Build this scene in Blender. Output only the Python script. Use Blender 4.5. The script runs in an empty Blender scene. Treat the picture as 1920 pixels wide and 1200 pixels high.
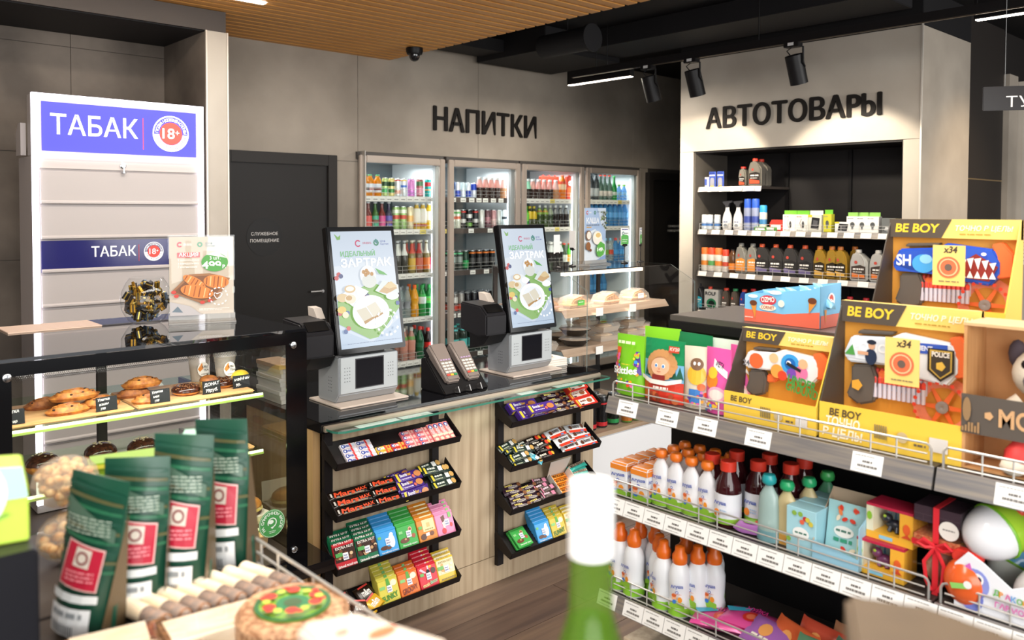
import bpy, bmesh, math, random
from mathutils import Vector, Matrix
random.seed(7)
S = bpy.context.scene
COL = S.collection
PI = math.pi
# ---------------------------------------------------------------- camera, world, exposure
cd = bpy.data.cameras.new('camera')
cam = bpy.data.objects.new('camera', cd); COL.objects.link(cam)
cd.sensor_width = 36; cd.lens = 1553.903 / 1920 * 36
cd.shift_y = (444.718 - 600) / 1920
cd.clip_start = .02
yaw, pitch, roll = .744249446, -.0323922618, .00340347412
fw = Vector((math.sin(yaw)*math.cos(pitch), math.cos(yaw)*math.cos(pitch), math.sin(pitch)))
rt = Vector((math.cos(yaw), -math.sin(yaw), 0)); up = rt.cross(fw)
r2 = rt*math.cos(roll) + up*math.sin(roll); u2 = up*math.cos(roll) - rt*math.sin(roll)
mw = Matrix((r2, u2, -fw)).transposed().to_4x4(); mw.translation = (0, 0, 1.6)
cam.matrix_world = mw
cd.dof.use_dof = True; cd.dof.focus_distance = 3.4; cd.dof.aperture_fstop = 4.0
S.camera = cam
S.view_settings.view_transform = 'Standard'; S.view_settings.look = 'None'
S.view_settings.gamma = 1; S.view_settings.use_curve_mapping = False
S.view_settings.exposure = .55
S.cycles.use_denoising = True
S.cycles.max_bounces = 8; S.cycles.transparent_max_bounces = 24
S.cycles.sample_clamp_indirect = 6
W = bpy.data.worlds.new('world'); S.world = W; W.use_nodes = True
W.node_tree.nodes['Background'].inputs[0].default_value = (.93, .96, 1, 1)
W.node_tree.nodes['Background'].inputs[1].default_value = .55

def area(loc, rot, sx, sy, power, col=(1, .95, .88)):
    l = bpy.data.lights.new('lamp', 'AREA'); l.shape = 'RECTANGLE'; l.size = sx; l.size_y = sy
    l.energy = power; l.color = col
    o = bpy.data.objects.new('lamp', l); COL.objects.link(o); o.location = loc; o.rotation_euler = rot
    return o
def aim(o, target):
    o.rotation_euler = (Vector(target) - o.location).to_track_quat('-Z', 'Y').to_euler()
# daylight from the shop's glass front, behind and to either side of the camera
a1 = area((-1.2, -2.2, 1.9), (0, 0, 0), 4.5, 2.4, 150, (1, .98, .95)); aim(a1, (2.2, 3, 1.0))
a2 = area((5.0, -2.6, 2.0), (0, 0, 0), 4.0, 2.2, 120, (1, .98, .95)); aim(a2, (3.0, 3, 1.0))
# rows of ceiling lamps over the sales floor
area((.6, .9, 2.66), (0, 0, 0), 2.6, .5, 40)
area((2.6, 1.3, 2.66), (0, 0, 0), 2.0, .5, 30)
area((2.0, 3.8, 2.66), (0, 0, 0), 2.6, .3, 26)

# ---------------------------------------------------------------- materials
_mc = {}
def lin(h):
    if isinstance(h, tuple): return h
    h = h.lstrip('#'); c = [int(h[i:i+2], 16)/255 for i in (0, 2, 4)]
    return tuple(((x+.055)/1.055)**2.4 if x > .04045 else x/12.92 for x in c)
def M(c, r=.5, m=0, e=0, tr=0, al=1, coat=0, bump=0, bs=60):
    k = (c, r, m, e, tr, al, coat, bump, bs)
    if k in _mc: return _mc[k]
    mt = bpy.data.materials.new('mat'); mt.use_nodes = True
    nt = mt.node_tree; b = nt.nodes['Principled BSDF']; L = lin(c)
    b.inputs['Base Color'].default_value = (*L, 1); b.inputs['Roughness'].default_value = r
    b.inputs['Metallic'].default_value = m; b.inputs['Transmission Weight'].default_value = tr
    b.inputs['Alpha'].default_value = al; b.inputs['Coat Weight'].default_value = coat
    if max(L) < .03 and not m: b.inputs['Specular IOR Level'].default_value = .28
    if e:
        b.inputs['Emission Color'].default_value = (*L, 1); b.inputs['Emission Strength'].default_value = e
    if bump:
        tc = nt.nodes.new('ShaderNodeTexCoord'); n = nt.nodes.new('ShaderNodeTexNoise'); n.inputs['Scale'].default_value = bs
        bp_ = nt.nodes.new('ShaderNodeBump'); bp_.inputs['Strength'].default_value = bump; bp_.inputs['Distance'].default_value = .004
        nt.links.new(tc.outputs['Object'], n.inputs['Vector']); nt.links.new(n.outputs['Fac'], bp_.inputs['Height']); nt.links.new(bp_.outputs['Normal'], b.inputs['Normal'])
    _mc[k] = mt
    return mt
def noisy(c1, c2, r=.6, scale=(3, 3, 3), detail=5, bump=0, r2=None, lo=.35, hi=.65, m=0, coord='Object'):
    """two colours mixed by a stretched noise: stone, timber, pastry"""
    mt = bpy.data.materials.new('mat'); mt.use_nodes = True
    nt = mt.node_tree; b = nt.nodes['Principled BSDF']
    tc = nt.nodes.new('ShaderNodeTexCoord'); mp = nt.nodes.new('ShaderNodeMapping'); mp.inputs['Scale'].default_value = scale
    n = nt.nodes.new('ShaderNodeTexNoise'); n.inputs['Scale'].default_value = 1; n.inputs['Detail'].default_value = detail
    cr = nt.nodes.new('ShaderNodeValToRGB')
    cr.color_ramp.elements[0].position = lo; cr.color_ramp.elements[0].color = (*lin(c1), 1)
    cr.color_ramp.elements[1].position = hi; cr.color_ramp.elements[1].color = (*lin(c2), 1)
    nt.links.new(tc.outputs[coord], mp.inputs[0]); nt.links.new(mp.outputs[0], n.inputs['Vector'])
    nt.links.new(n.outputs['Fac'], cr.inputs[0]); nt.links.new(cr.outputs[0], b.inputs['Base Color'])
    b.inputs['Roughness'].default_value = r; b.inputs['Metallic'].default_value = m
    if bump:
        bp_ = nt.nodes.new('ShaderNodeBump'); bp_.inputs['Strength'].default_value = bump; bp_.inputs['Distance'].default_value = .003
        nt.links.new(n.outputs['Fac'], bp_.inputs['Height']); nt.links.new(bp_.outputs['Normal'], b.inputs['Normal'])
    return mt
def pane(tint=(1, 1, 1), refl=1.0, rough=.0, ior=1.45):
    """thin clear sheet: passes light straight through and mirrors by Fresnel"""
    mt = bpy.data.materials.new('mat'); mt.use_nodes = True
    nt = mt.node_tree; nt.nodes.remove(nt.nodes['Principled BSDF']); out = nt.nodes['Material Output']
    t = nt.nodes.new('ShaderNodeBsdfTransparent'); t.inputs[0].default_value = (*tint, 1)
    g = nt.nodes.new('ShaderNodeBsdfGlossy'); g.inputs['Roughness'].default_value = rough
    f = nt.nodes.new('ShaderNodeFresnel'); f.inputs[0].default_value = ior
    mu = nt.nodes.new('ShaderNodeMath'); mu.operation = 'MULTIPLY'; mu.inputs[1].default_value = refl
    mx = nt.nodes.new('ShaderNodeMixShader')
    ge = nt.nodes.new('ShaderNodeNewGeometry'); sb = nt.nodes.new('ShaderNodeMath'); sb.operation = 'SUBTRACT'; sb.inputs[0].default_value = 1
    m2 = nt.nodes.new('ShaderNodeMath'); m2.operation = 'MULTIPLY'; m2.use_clamp = True
    nt.links.new(ge.outputs['Backfacing'], sb.inputs[1]); nt.links.new(f.outputs[0], mu.inputs[0])
    nt.links.new(mu.outputs[0], m2.inputs[0]); nt.links.new(sb.outputs[0], m2.inputs[1]); nt.links.new(m2.outputs[0], mx.inputs[0])
    nt.links.new(t.outputs[0], mx.inputs[1]); nt.links.new(g.outputs[0], mx.inputs[2]); nt.links.new(mx.outputs[0], out.inputs[0])
    return mt
def film(c, fac=.35, rough=.15):
    """clear plastic with a body tint: part transparent, part glossy colour"""
    mt = bpy.data.materials.new('mat'); mt.use_nodes = True
    nt = mt.node_tree; b = nt.nodes['Principled BSDF']; out = nt.nodes['Material Output']
    b.inputs['Base Color'].default_value = (*lin(c), 1); b.inputs['Roughness'].default_value = rough
    t = nt.nodes.new('ShaderNodeBsdfTransparent'); mx = nt.nodes.new('ShaderNodeMixShader'); mx.inputs[0].default_value = fac
    t.inputs[0].default_value = (*[.5+.5*v for v in lin(c)], 1)
    nt.links.new(t.outputs[0], mx.inputs[1]); nt.links.new(b.outputs[0], mx.inputs[2]); nt.links.new(mx.outputs[0], out.inputs[0])
    return mt
BLACK = M('#0e0d0f', .45); DARK = M('#191819', .5); CHROME = M('#c9ccd0', .22, 1); STEEL = M('#a8a8a8', .35, .9)
WHITE = M('#f2f1ee', .4); WIRE = M('#d9d7d2', .3, .6); ALU = M('#b7b3ae', .35, .75); GREY = M('#8d8f90', .5)
GLASS = pane(); GLASSG = pane((.93, .98, .96))

# ---------------------------------------------------------------- mesh builder
KIDS = {}
class MB:
    def __init__(s): s.v = []; s.f = []; s.m = []
    def add(s, vs, fs, m):
        o = len(s.v); s.v += [tuple(v) for v in vs]; s.f += [[i+o for i in f] for f in fs]; s.m += [m]*len(fs); return s
    def box(s, x0, x1, y0, y1, z0, z1, m):
        v = [(x, y, z) for z in (z0, z1) for y in (y0, y1) for x in (x0, x1)]
        return s.add(v, [(0, 2, 3, 1), (4, 5, 7, 6), (0, 1, 5, 4), (2, 6, 7, 3), (0, 4, 6, 2), (1, 3, 7, 5)], m)
    def hexa(s, b, t, m):
        """b, t: four bottom and four top corners, both counter-clockwise seen from above"""
        return s.add(list(b)+list(t), [(3, 2, 1, 0), (4, 5, 6, 7), (0, 1, 5, 4), (1, 2, 6, 5), (2, 3, 7, 6), (3, 0, 4, 7)], m)
    def lathe(s, prof, m, n=16, c=(0, 0, 0), sx=1, sy=1, ph=0, caps=True):
        """prof: (r, z) or (r, z, material from here up)"""
        rings = []
        for p in prof:
            r, z = p[0], p[1]
            rings.append([(c[0]+sx*r*math.cos(ph+2*PI*i/n), c[1]+sy*r*math.sin(ph+2*PI*i/n), c[2]+z) for i in range(n)])
        o = len(s.v)
        for rg in rings: s.v += rg
        cur = m
        for k in range(len(prof)-1):
            if len(prof[k]) > 2: cur = prof[k][2]
            for i in range(n):
                j = (i+1) % n
                s.f.append([o+k*n+i, o+k*n+j, o+(k+1)*n+j, o+(k+1)*n+i]); s.m.append(cur)
        if caps and prof[0][0] > 1e-5: s.f.append([o+i for i in range(n)][::-1]); s.m.append(prof[0][2] if len(prof[0]) > 2 else m)
        if caps and prof[-1][0] > 1e-5: s.f.append([o+(len(prof)-1)*n+i for i in range(n)]); s.m.append(cur)
        return s
    def tube(s, pts, r, m, n=6, closed=False):
        P = [Vector(p) for p in pts]; o = len(s.v); N = len(P); a = None
        for k, p in enumerate(P):
            d = (P[min(k+1, N-1)]-P[max(k-1, 0)]) if not closed else (P[(k+1) % N]-P[k-1])
            d.normalize()
            if a is None:
                a = d.orthogonal().normalized()
            a = (a - d*a.dot(d)).normalized(); b = d.cross(a)
            rr = r[k] if isinstance(r, (list, tuple)) else r
            for i in range(n):
                t = 2*PI*i/n; s.v.append(tuple(p + a*rr*math.cos(t) + b*rr*math.sin(t)))
        R = N if closed else N-1
        for k in range(R):
            for i in range(n):
                j = (i+1) % n; k2 = (k+1) % N
                s.f.append([o+k*n+i, o+k*n+j, o+k2*n+j, o+k2*n+i]); s.m.append(m)
        if not closed:
            s.f.append([o+i for i in range(n)][::-1]); s.f.append([o+(N-1)*n+i for i in range(n)]); s.m += [m, m]
        return s
    def prism(s, poly, a, b, m, ax='z', m2=None):
        """extrude polygon along ax between a and b; poly in the other two axes (xy, xz or yz)"""
        mk = {'z': lambda p, h: (p[0], p[1], h), 'y': lambda p, h: (p[0], h, p[1]), 'x': lambda p, h: (h, p[0], p[1])}[ax]
        n = len(poly); o = len(s.v)
        s.v += [mk(p, a) for p in poly] + [mk(p, b) for p in poly]
        s.f += [[o+i for i in range(n)], [o+n+i for i in range(n)][::-1]]; s.m += [m2 or m]*2
        for i in range(n):
            j = (i+1) % n; s.f.append([o+i, o+n+i, o+n+j, o+j]); s.m.append(m)
        return s
    def blob(s, c, rx, ry, rz, m, nu=12, nv=8, f=None):
        o = len(s.v)
        for k in range(nv+1):
            t = -PI/2 + PI*k/nv
            for i in range(nu):
                p = 2*PI*i/nu; q = [math.cos(t)*math.cos(p), math.cos(t)*math.sin(p), math.sin(t)]
                if f: q = f(*q)
                s.v.append((c[0]+rx*q[0], c[1]+ry*q[1], c[2]+rz*q[2]))
        for k in range(nv):
            for i in range(nu):
                j = (i+1) % nu; s.f.append([o+k*nu+i, o+k*nu+j, o+(k+1)*nu+j, o+(k+1)*nu+i]); s.m.append(m)
        return s
    def xf(s, mt, start=0):
        for i in range(start, len(s.v)): s.v[i] = tuple(mt @ Vector(s.v[i]))
        return s
    def build(s, name, parent=None, bev=0, smooth=35, seg=2):
        me = bpy.data.meshes.new(name); me.from_pydata(s.v, [], s.f)
        mats = []
        for m in s.m:
            if m not in mats: mats.append(m)
        for m in mats: me.materials.append(m)
        idx = {m: i for i, m in enumerate(mats)}
        me.polygons.foreach_set('material_index', [idx[m] for m in s.m])
        bm = bmesh.new(); bm.from_mesh(me)
        bmesh.ops.recalc_face_normals(bm, faces=bm.faces)
        if bev:
            ed = [e for e in bm.edges if len(e.link_faces) == 2 and e.calc_face_angle(0) > .6]
            bmesh.ops.bevel(bm, geom=ed, offset=bev, segments=seg, affect='EDGES', clamp_overlap=True)
        bm.to_mesh(me); bm.free()
        if smooth:
            me.shade_smooth(); me.set_sharp_from_angle(angle=math.radians(smooth))
        o = bpy.data.objects.new(name, me); COL.objects.link(o)
        if parent: o.parent = parent; KIDS.setdefault(parent.name, []).append(o)
        return o

# ---------------------------------------------------------------- flat print (lettering, pictures) laid on a face
_tc = {}
def glyphs(t, bold=0):
    k = (t, bold)
    if k not in _tc:
        c = bpy.data.curves.new('t', 'FONT'); c.body = t.replace('Р', 'P').replace('Ы', 'bI').replace('Ь', 'b'); c.resolution_u = 5; c.offset = min(bold, .028)
        o = bpy.data.objects.new('t', c); me = bpy.data.meshes.new_from_object(o)
        vs = [(v.co.x, v.co.y) for v in me.vertices]; fs = [list(p.vertices) for p in me.polygons]
        bpy.data.objects.remove(o); bpy.data.curves.remove(c); bpy.data.meshes.remove(me)
        xs = [v[0] for v in vs] or [0]
        _tc[k] = (vs, fs, min(xs), max(xs))
    return _tc[k]
class Print:
    def __init__(s, o, u, v, eps=.0004, rough=.45):
        s.o = Vector(o); s.u = Vector(u).normalized(); s.v = Vector(v).normalized(); s.n = s.u.cross(s.v)
        s.e = eps; s.k = 1; s.mb = MB(); s.r = rough
    def put(s, pts, fs, col, same=False):
        if not same: s.k += 1
        d = s.n*(s.e*s.k)
        mt = col if not isinstance(col, (str, tuple)) else M(col, s.r)
        s.mb.add([s.o+s.u*p[0]+s.v*p[1]+d for p in pts], fs, mt); return s
    def poly(s, pts, col): return s.put(pts, [list(range(len(pts)))], col)
    def rect(s, x0, y0, x1, y1, col): return s.poly([(x0, y0), (x1, y0), (x1, y1), (x0, y1)], col)
    def ell(s, cx, cy, rx, ry, col, n=18, rot=0):
        c, q = math.cos(rot), math.sin(rot)
        return s.poly([(cx+rx*math.cos(t)*c-ry*math.sin(t)*q, cy+rx*math.cos(t)*q+ry*math.sin(t)*c) for t in [2*PI*i/n for i in range(n)]], col)
    def ring(s, cx, cy, r0, r1, col, n=24, a0=0, a1=2*PI):
        pts = []; N = n
        for i in range(N+1):
            t = a0+(a1-a0)*i/N; pts += [(cx+r0*math.cos(t), cy+r0*math.sin(t)), (cx+r1*math.cos(t), cy+r1*math.sin(t))]
        return s.put(pts, [[2*i, 2*i+1, 2*i+3, 2*i+2] for i in range(N)], col)
    def line(s, pts, w, col):
        q = []
        for i, p in enumerate(pts):
            a = pts[max(i-1, 0)]; b = pts[min(i+1, len(pts)-1)]; dx, dy = b[0]-a[0], b[1]-a[1]; l = math.hypot(dx, dy) or 1
            q += [(p[0]-dy/l*w/2, p[1]+dx/l*w/2), (p[0]+dy/l*w/2, p[1]-dx/l*w/2)]
        return s.put(q, [[2*i, 2*i+1, 2*i+3, 2*i+2] for i in range(len(pts)-1)], col)
    def text(s, t, x, y, size, col, bold=0, w=None, al='l', rot=0, shear=0, sx=1):
        vs, fs, x0, x1 = glyphs(t, bold)
        if not fs: return s
        k = size/.72; kx = k*sx if w is None else w/(x1-x0)
        off = {'l': 0, 'c': -(x1-x0)*kx/2, 'r': -(x1-x0)*kx}[al]
        c, q = math.cos(rot), math.sin(rot)
        P = []
        for a, b in vs:
            X = (a-x0)*kx+off+shear*b*k; Y = b*k; P.append((x+X*c-Y*q, y+X*q+Y*c))
        return s.put(P, fs, col)
    def arc(s, t, cx, cy, r, size, col, a0, a1, inside=False, bold=0):
        """letters along a circle from angle a0 to a1"""
        s.k += 1; n = len(t)
        for i, ch in enumerate(t):
            a = a0+(a1-a0)*(i+.5)/n
            if ch == ' ': continue
            vs, fs, x0, x1 = glyphs(ch, bold); k = size/.72; ro = a-PI/2 if not inside else a+PI/2
            c, q = math.cos(ro), math.sin(ro); P = []
            for X, Y in vs:
                X = (X-(x0+x1)/2)*k; Y = (Y-.36)*k; P.append((cx+r*math.cos(a)+X*c-Y*q, cy+r*math.sin(a)+X*q+Y*c))
            s.put(P, fs, col, same=True)
        return s
    def scribble(s, x0, y0, x1, h, col, n=9, w=.0012):
        """a line of small print too fine to read in the photograph"""
        x = x0; s.k += 1
        while x < x1:
            ww = random.uniform(.4, 1.4)*(x1-x0)/n; e = min(x+ww*.8, x1)
            s.put([(x, y0), (e, y0), (e, y0+h), (x, y0+h)], [[0, 1, 2, 3]], col, same=True); x += ww
        return s
    def build(s, name='print', parent=None):
        o = s.mb.build(name, parent, smooth=0); return o

# ---------------------------------------------------------------- naming and grouping
def thing(o, label, cat, group=None, loc=None, rz=None, rot=None):
    o['label'] = label; o['category'] = cat
    if group: o['group'] = group
    if loc is not None: o.location = loc
    if rz is not None: o.rotation_euler = (0, 0, rz)
    if rot is not None: o.rotation_euler = rot
    return o
def empty(name, loc=(0, 0, 0), rz=0):
    o = bpy.data.objects.new(name, None); COL.objects.link(o); o.location = loc; o.rotation_euler = (0, 0, rz); return o
def struct(o): o['kind'] = 'structure'; return o
def stuff(o): o['kind'] = 'stuff'; return o
def dup(root):
    r = root.copy(); COL.objects.link(r)
    for ch in KIDS.get(root.name, []):
        c = ch.copy(); COL.objects.link(c); c.parent = r; KIDS.setdefault(r.name, []).append(c)
        for g in KIDS.get(ch.name, []):
            d = g.copy(); COL.objects.link(d); d.parent = c; KIDS.setdefault(c.name, []).append(d)
    return r
_proto = {}
def make(key, fn):
    """first call builds the thing, later calls copy it with its parts"""
    if key not in _proto:
        _proto[key] = fn(); return _proto[key]
    return dup(_proto[key])
NTH = ['first', 'second', 'third', 'fourth', 'fifth', 'sixth', 'seventh', 'eighth', 'ninth', 'tenth', 'eleventh', 'twelfth', 'thirteenth', 'fourteenth', 'fifteenth', 'sixteenth']
def B(name, x0, x1, y0, y1, z0, z1, m, parent=None, bev=0): return MB().box(x0, x1, y0, y1, z0, z1, m).build(name, parent, bev)

# ---------------------------------------------------------------- the room
CONC = noisy('#8f867a', '#a79d90', .75, (1.6, 1.6, 1.6), 8, .12)
CONCL = noisy('#ada498', '#bfb7ab', .75, (1.6, 1.6, 1.6), 8, .12)
TILE = noisy('#574e46', '#7d7267', .7, (2.2, 2.2, 2.2), 9, .15)
OAK = noisy('#a58f73', '#c9b699', .55, (38, 38, 1.6), 6, .05, lo=.3, hi=.7)
OAK2 = noisy('#b08a5c', '#c9a573', .55, (38, 38, 1.6), 6, .05, lo=.3, hi=.7)
SLAT = noisy('#cf8d42', '#e0a457', .5, (2, 40, 40), 5, .03, lo=.3, hi=.7)
CEILB = M('#121113', .7); DUCT = M('#1b1a1c', .6)

fl = struct(B('floor', -3, 12, -4, 6.6, -.06, -.006, M('#4a4038', .6)))
PL = [noisy(a, b, .42, (1.5, 30, 1), 6, .05) for a, b in (('#5d4b42', '#75604f'), ('#66544a', '#7d6858'), ('#54443d', '#6b574b'))]
random.seed(3)
for j in range(14):
    y0 = .25 + j*.2; x0 = .2 + (j*.47) % 1.2 - 1.2
    while x0 < 3.9:
        a, b = max(x0, .2), min(x0+1.2, 3.9)
        if b-a > .02: B('plank', a+.0015, b-.0015, y0+.0015, y0+.1985, -.006, 0, random.choice(PL), fl)
        x0 += 1.2
# back wall: a slab round the cooler opening, faced with large panels
wb = MB()
for a, b, c, d in ((-1, 3.47, 0, 3.1), (3.47, 6.865, 2.03, 3.1), (6.865, 10.5, 0, 3.1), (3.47, 6.865, 0, .03)):
    wb.box(a, b, 5.506, 5.62, c, d, M('#3a3530', .8))
wb = struct(wb.build('wall_back'))
def panel(par, x0, x1, z0, z1, m, y0=5.5, y1=5.507): B('panel', x0+.0015, x1-.0015, y0, y1, z0+.0015, z1-.0015, m, par, .001)
for z0, z1 in ((2.572, 3.05), (1.934, 2.572), (1.3, 1.934), (.66, 1.3), (0, .66)):
    for x0, x1 in ((-.9, .18), (.18, 1.445), (1.445, 2.0)): panel(wb, x0, x1, z0, z1, TILE)
for x0, x1, z0, z1 in ((2.13, 3.453, 1.97, 3.05), (3.2, 3.453, 0, 1.97), (2.13, 2.45, 0, 1.97), (3.453, 4.662, 2.048, 3.05), (4.662, 6.769, 2.048, 3.05),
                       (6.769, 8.2, 2.048, 3.05), (8.2, 10, 2.048, 3.05), (6.885, 7.02, 0, 2.048), (7.7, 8.9, 0, 2.048)): panel(wb, x0, x1, z0, z1, CONC)
# pier beside the tobacco cabinet, with light metal corner trims
pr = struct(B('wall_pier', 2.0, 2.133, 4.846, 5.505, 0, 2.655, TILE))
B('facing', 2.0, 2.133, 4.84, 4.8455, 0, 2.655, CONCL, pr)
for x in (1.998, 2.126): B('corner_trim', x, x+.009, 4.834, 4.8455, 0, 2.655, M('#cfc6ba', .4, .3), pr)
bm_ = struct(B('beam', -1.2, 2.123, 4.84, 5.5, 2.656, 2.777, M('#453e3a', .6)))
B('soffit', -1.2, 2.1, 4.86, 5.5, 2.650, 2.6555, M('#1d1b1d', .6), bm_)
# ceiling: black slab, timber slats hung under its left part
ce = struct(B('ceiling', -3, 12, -4, 6.6, 3.05, 3.12, CEILB))
sl = MB().box(-1.6, 3.745, 0, .07, 2.78, 2.85, SLAT).build('slat', ce, .002, seg=1); sl.location = (0, .6, 0)
for k in range(1, 53):
    o = sl.copy(); COL.objects.link(o); o.location = (0, .6+.093*k, 0)
for x in (-1.0, .4, 1.8, 3.3): B('slat_rail', x, x+.03, .6, 5.5, 2.852, 2.885, BLACK, ce)
# side walls, out of sight but closing the room
struct(B('wall_left', -1.7, -1.6, 1.5, 5.6, 0, 3.1, CONC))
# pavilion for the car goods: front face towards -x with a niche
wr = MB(); D = M('#2d2a27', .8)
wr.box(5.606, 6.4, 2.178, 2.285, 0, 3.05, D).box(5.606, 6.4, 3.928, 4.055, 0, 3.05, D).box(5.606, 6.4, 2.285, 3.928, 2.074, 3.05, D).box(5.606, 6.4, 2.285, 3.928, 0, .74, D)
wr = struct(wr.build('wall_right'))
def vpanel(par, y0, y1, z0, z1, m, x0=5.6, x1=5.607): B('panel', x0, x1, y0+.0012, y1-.0012, z0+.0012, z1-.0012, m, par, .001)
for y0, y1, z0, z1 in ((2.172, 4.06, 2.0755, 2.81), (2.172, 2.284, 0, 2.0755), (3.929, 4.06, 0, 2.0755)): vpanel(wr, y0, y1, z0, z1, CONCL)
panel(wr, 5.6, 6.46, 0, 2.81, CONC, 2.172, 2.178); vpanel(wr, 2.172, 4.06, 2.811, 3.05, CEILB); panel(wr, 5.607, 6.46, 2.811, 3.05, CEILB, 2.172, 2.178)
B('corner_trim', 5.594, 5.602, 2.166, 2.176, 0, 2.83, M('#d8d2c8', .4, .4), wr)
NB = M('#1c1a1b', .6, bump=.1)
B('niche_back', 6.07, 6.08, 2.286, 3.927, .742, 2.072, NB, wr)
for y in (2.85, 3.36): B('niche_upright', 6.05, 6.069, y-.012, y+.012, .742, 2.072, BLACK, wr)
B('niche_side', 5.61, 6.07, 3.918, 3.927, .742, 2.072, M('#57514a', .7), wr)
B('niche_side', 5.61, 6.07, 2.286, 2.292, .742, 2.072, NB, wr); B('niche_top', 5.61, 6.07, 2.292, 3.918, 2.062, 2.072, NB, wr)
# wall beyond the pavilion, dark cabinet doors and a pale return
w2 = struct(B('wall_far', 6.4, 10.5, 2.26, 2.35, 0, 3.05, M('#221f1e', .7)))
for z0, z1 in ((0, 1.845), (1.85, 3.05)): B('panel', 6.47, 7.40, 2.24, 2.2595, z0, z1, M('#2b2725', .5), w2)
B('joint_trim', 6.47, 7.40, 2.238, 2.241, 1.843, 1.852, M('#b79f77', .35, .8), w2)
B('panel', 7.41, 7.62, 2.2, 2.2595, 0, 2.7, CONC, w2); B('panel', 7.63, 9.4, 2.16, 2.2595, 0, 2.66, CONCL, w2)
struct(B('wall_end', 10.4, 10.5, -4, 6.6, 0, 3.1, CONC))

# staff doors
def staff_door(nm, x0, x1, sx, sz):
    d = struct(MB().box(x0+.06, x1-.06, 5.462, 5.49, .01, 1.935, M('#1d1b1a', .5)).build(nm, bev=.002))
    fr = MB()
    FM = M('#262321', .5)
    fr.box(x0, x0+.075, 5.44, 5.5, 0, 2.005, FM).box(x1-.075, x1, 5.44, 5.5, 0, 2.005, FM).box(x0+.075, x1-.075, 5.44, 5.5, 1.925, 2.005, FM)
    fr.build('door_frame', d, .003)
    P = Print((sx, 5.4605, sz), (1, 0, 0), (0, 0, 1))
    P.ell(0, 0, .135, .135, '#151414', 40).text('СЛУЖЕБНОЕ', 0, .012, .022, '#d9d6d2', 0, .2, 'c').text('ПОМЕЩЕНИЕ', 0, -.036, .022, '#d9d6d2', 0, .215, 'c')
    P.build('door_sign', d)
    MB().lathe([(.012, 0), (.012, .03)], STEEL, 10).tube([(0, 0, .03), (-.1, 0, .03)], .008, STEEL).xf(Matrix.Translation((x1-.13, 5.462, 1.0)) @ Matrix.Rotation(PI/2, 4, 'X')).build('door_handle', d)
    return d
staff_door('door_1', 2.34, 3.238, 2.665, 1.407)
staff_door('door_2', 6.973, 7.87, 7.426, 1.41)

# wall lettering
def letters(word, o, u, h, w, label, depth=.012, fat=.006):
    vs, fs, x0, x1 = glyphs(word, .001); k = h/.72; kx = (w-2*fat)/(x1-x0); u = Vector(u); n = u.cross(Vector((0, 0, 1)))
    mt = M('#15110f', .7); mb = MB()
    for j, (dx, dz) in enumerate(((0, 0), (fat, 0), (2*fat, 0), (fat, fat*.6), (fat, -fat*.6))):
        p = [Vector(o)+u*((a-x0)*kx+dx)+Vector((0, 0, b*k+dz)) for a, b in vs]; N = len(p); d_ = depth-.0006*j
        mb.add(p+[q+n*d_ for q in p], [list(f) for f in fs]+[[i+N for i in f] for f in fs], mt)
        cnt = {(f[i], f[(i+1) % len(f)]) for f in fs for i in range(len(f))}; o_ = len(mb.v)-2*N
        for a, b in cnt:
            if (b, a) not in cnt: mb.f.append([o_+a, o_+b, o_+b+N, o_+a+N]); mb.m.append(mt)
    return thing(mb.build('wall_lettering', smooth=0), label, 'lettering')
letters('НАПИТКИ', (4.169, 5.495, 2.262), (1, 0, 0), .195, 1.186, 'dark raised letters spelling drinks in Russian above the drink coolers')
letters('АВТОТОВАРЫ', (5.595, 3.807, 2.25), (0, -1, 0), .158, 1.386, 'dark raised letters spelling car goods in Russian above the black niche')

nt_ = B('paper_notice', 7.537, 7.537+.3, 2.157, 2.1595, 1.167, 1.469, WHITE)
thing(nt_, 'white paper notice on the pale wall at the frame edge', 'notice')
P = Print((7.537, 2.1565, 1.167), (1, 0, 0), (0, 0, 1))
for k in range(9): P.scribble(.03, .03+.03*k, .27, .006, '#8a8a90', 6)
P.build('notice_print', nt_)
# ducts under the black ceiling
dm = MB().box(5.0, 5.5, 2.2, 4.62, 2.9, 3.045, DUCT).box(4.6, 5.5, 4.62, 5.45, 2.86, 3.045, DUCT).box(4.0, 4.6, 5.1, 5.4, 2.9, 3.0, DUCT)
thing(dm.build('air_duct', bev=.004), 'black rectangular air duct running under the dark ceiling', 'duct')
q = q_ = (4.450,3.987,2.834)
rd = MB().lathe([(.1, 0), (.1, .02), (.085, .022), (.085, .5)], DUCT, 24).xf(Matrix.Translation(q) @ Matrix.Rotation(-PI/2, 4, 'X'))
rd.tube([(q_[0], q_[1]+.25, q_[2]+.085), (q_[0], q_[1]+.25, 3.05)], .004, DUCT)
thing(rd.build('round_duct'), 'black round duct stub with a flanged open end beside the timber ceiling', 'duct')
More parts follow.
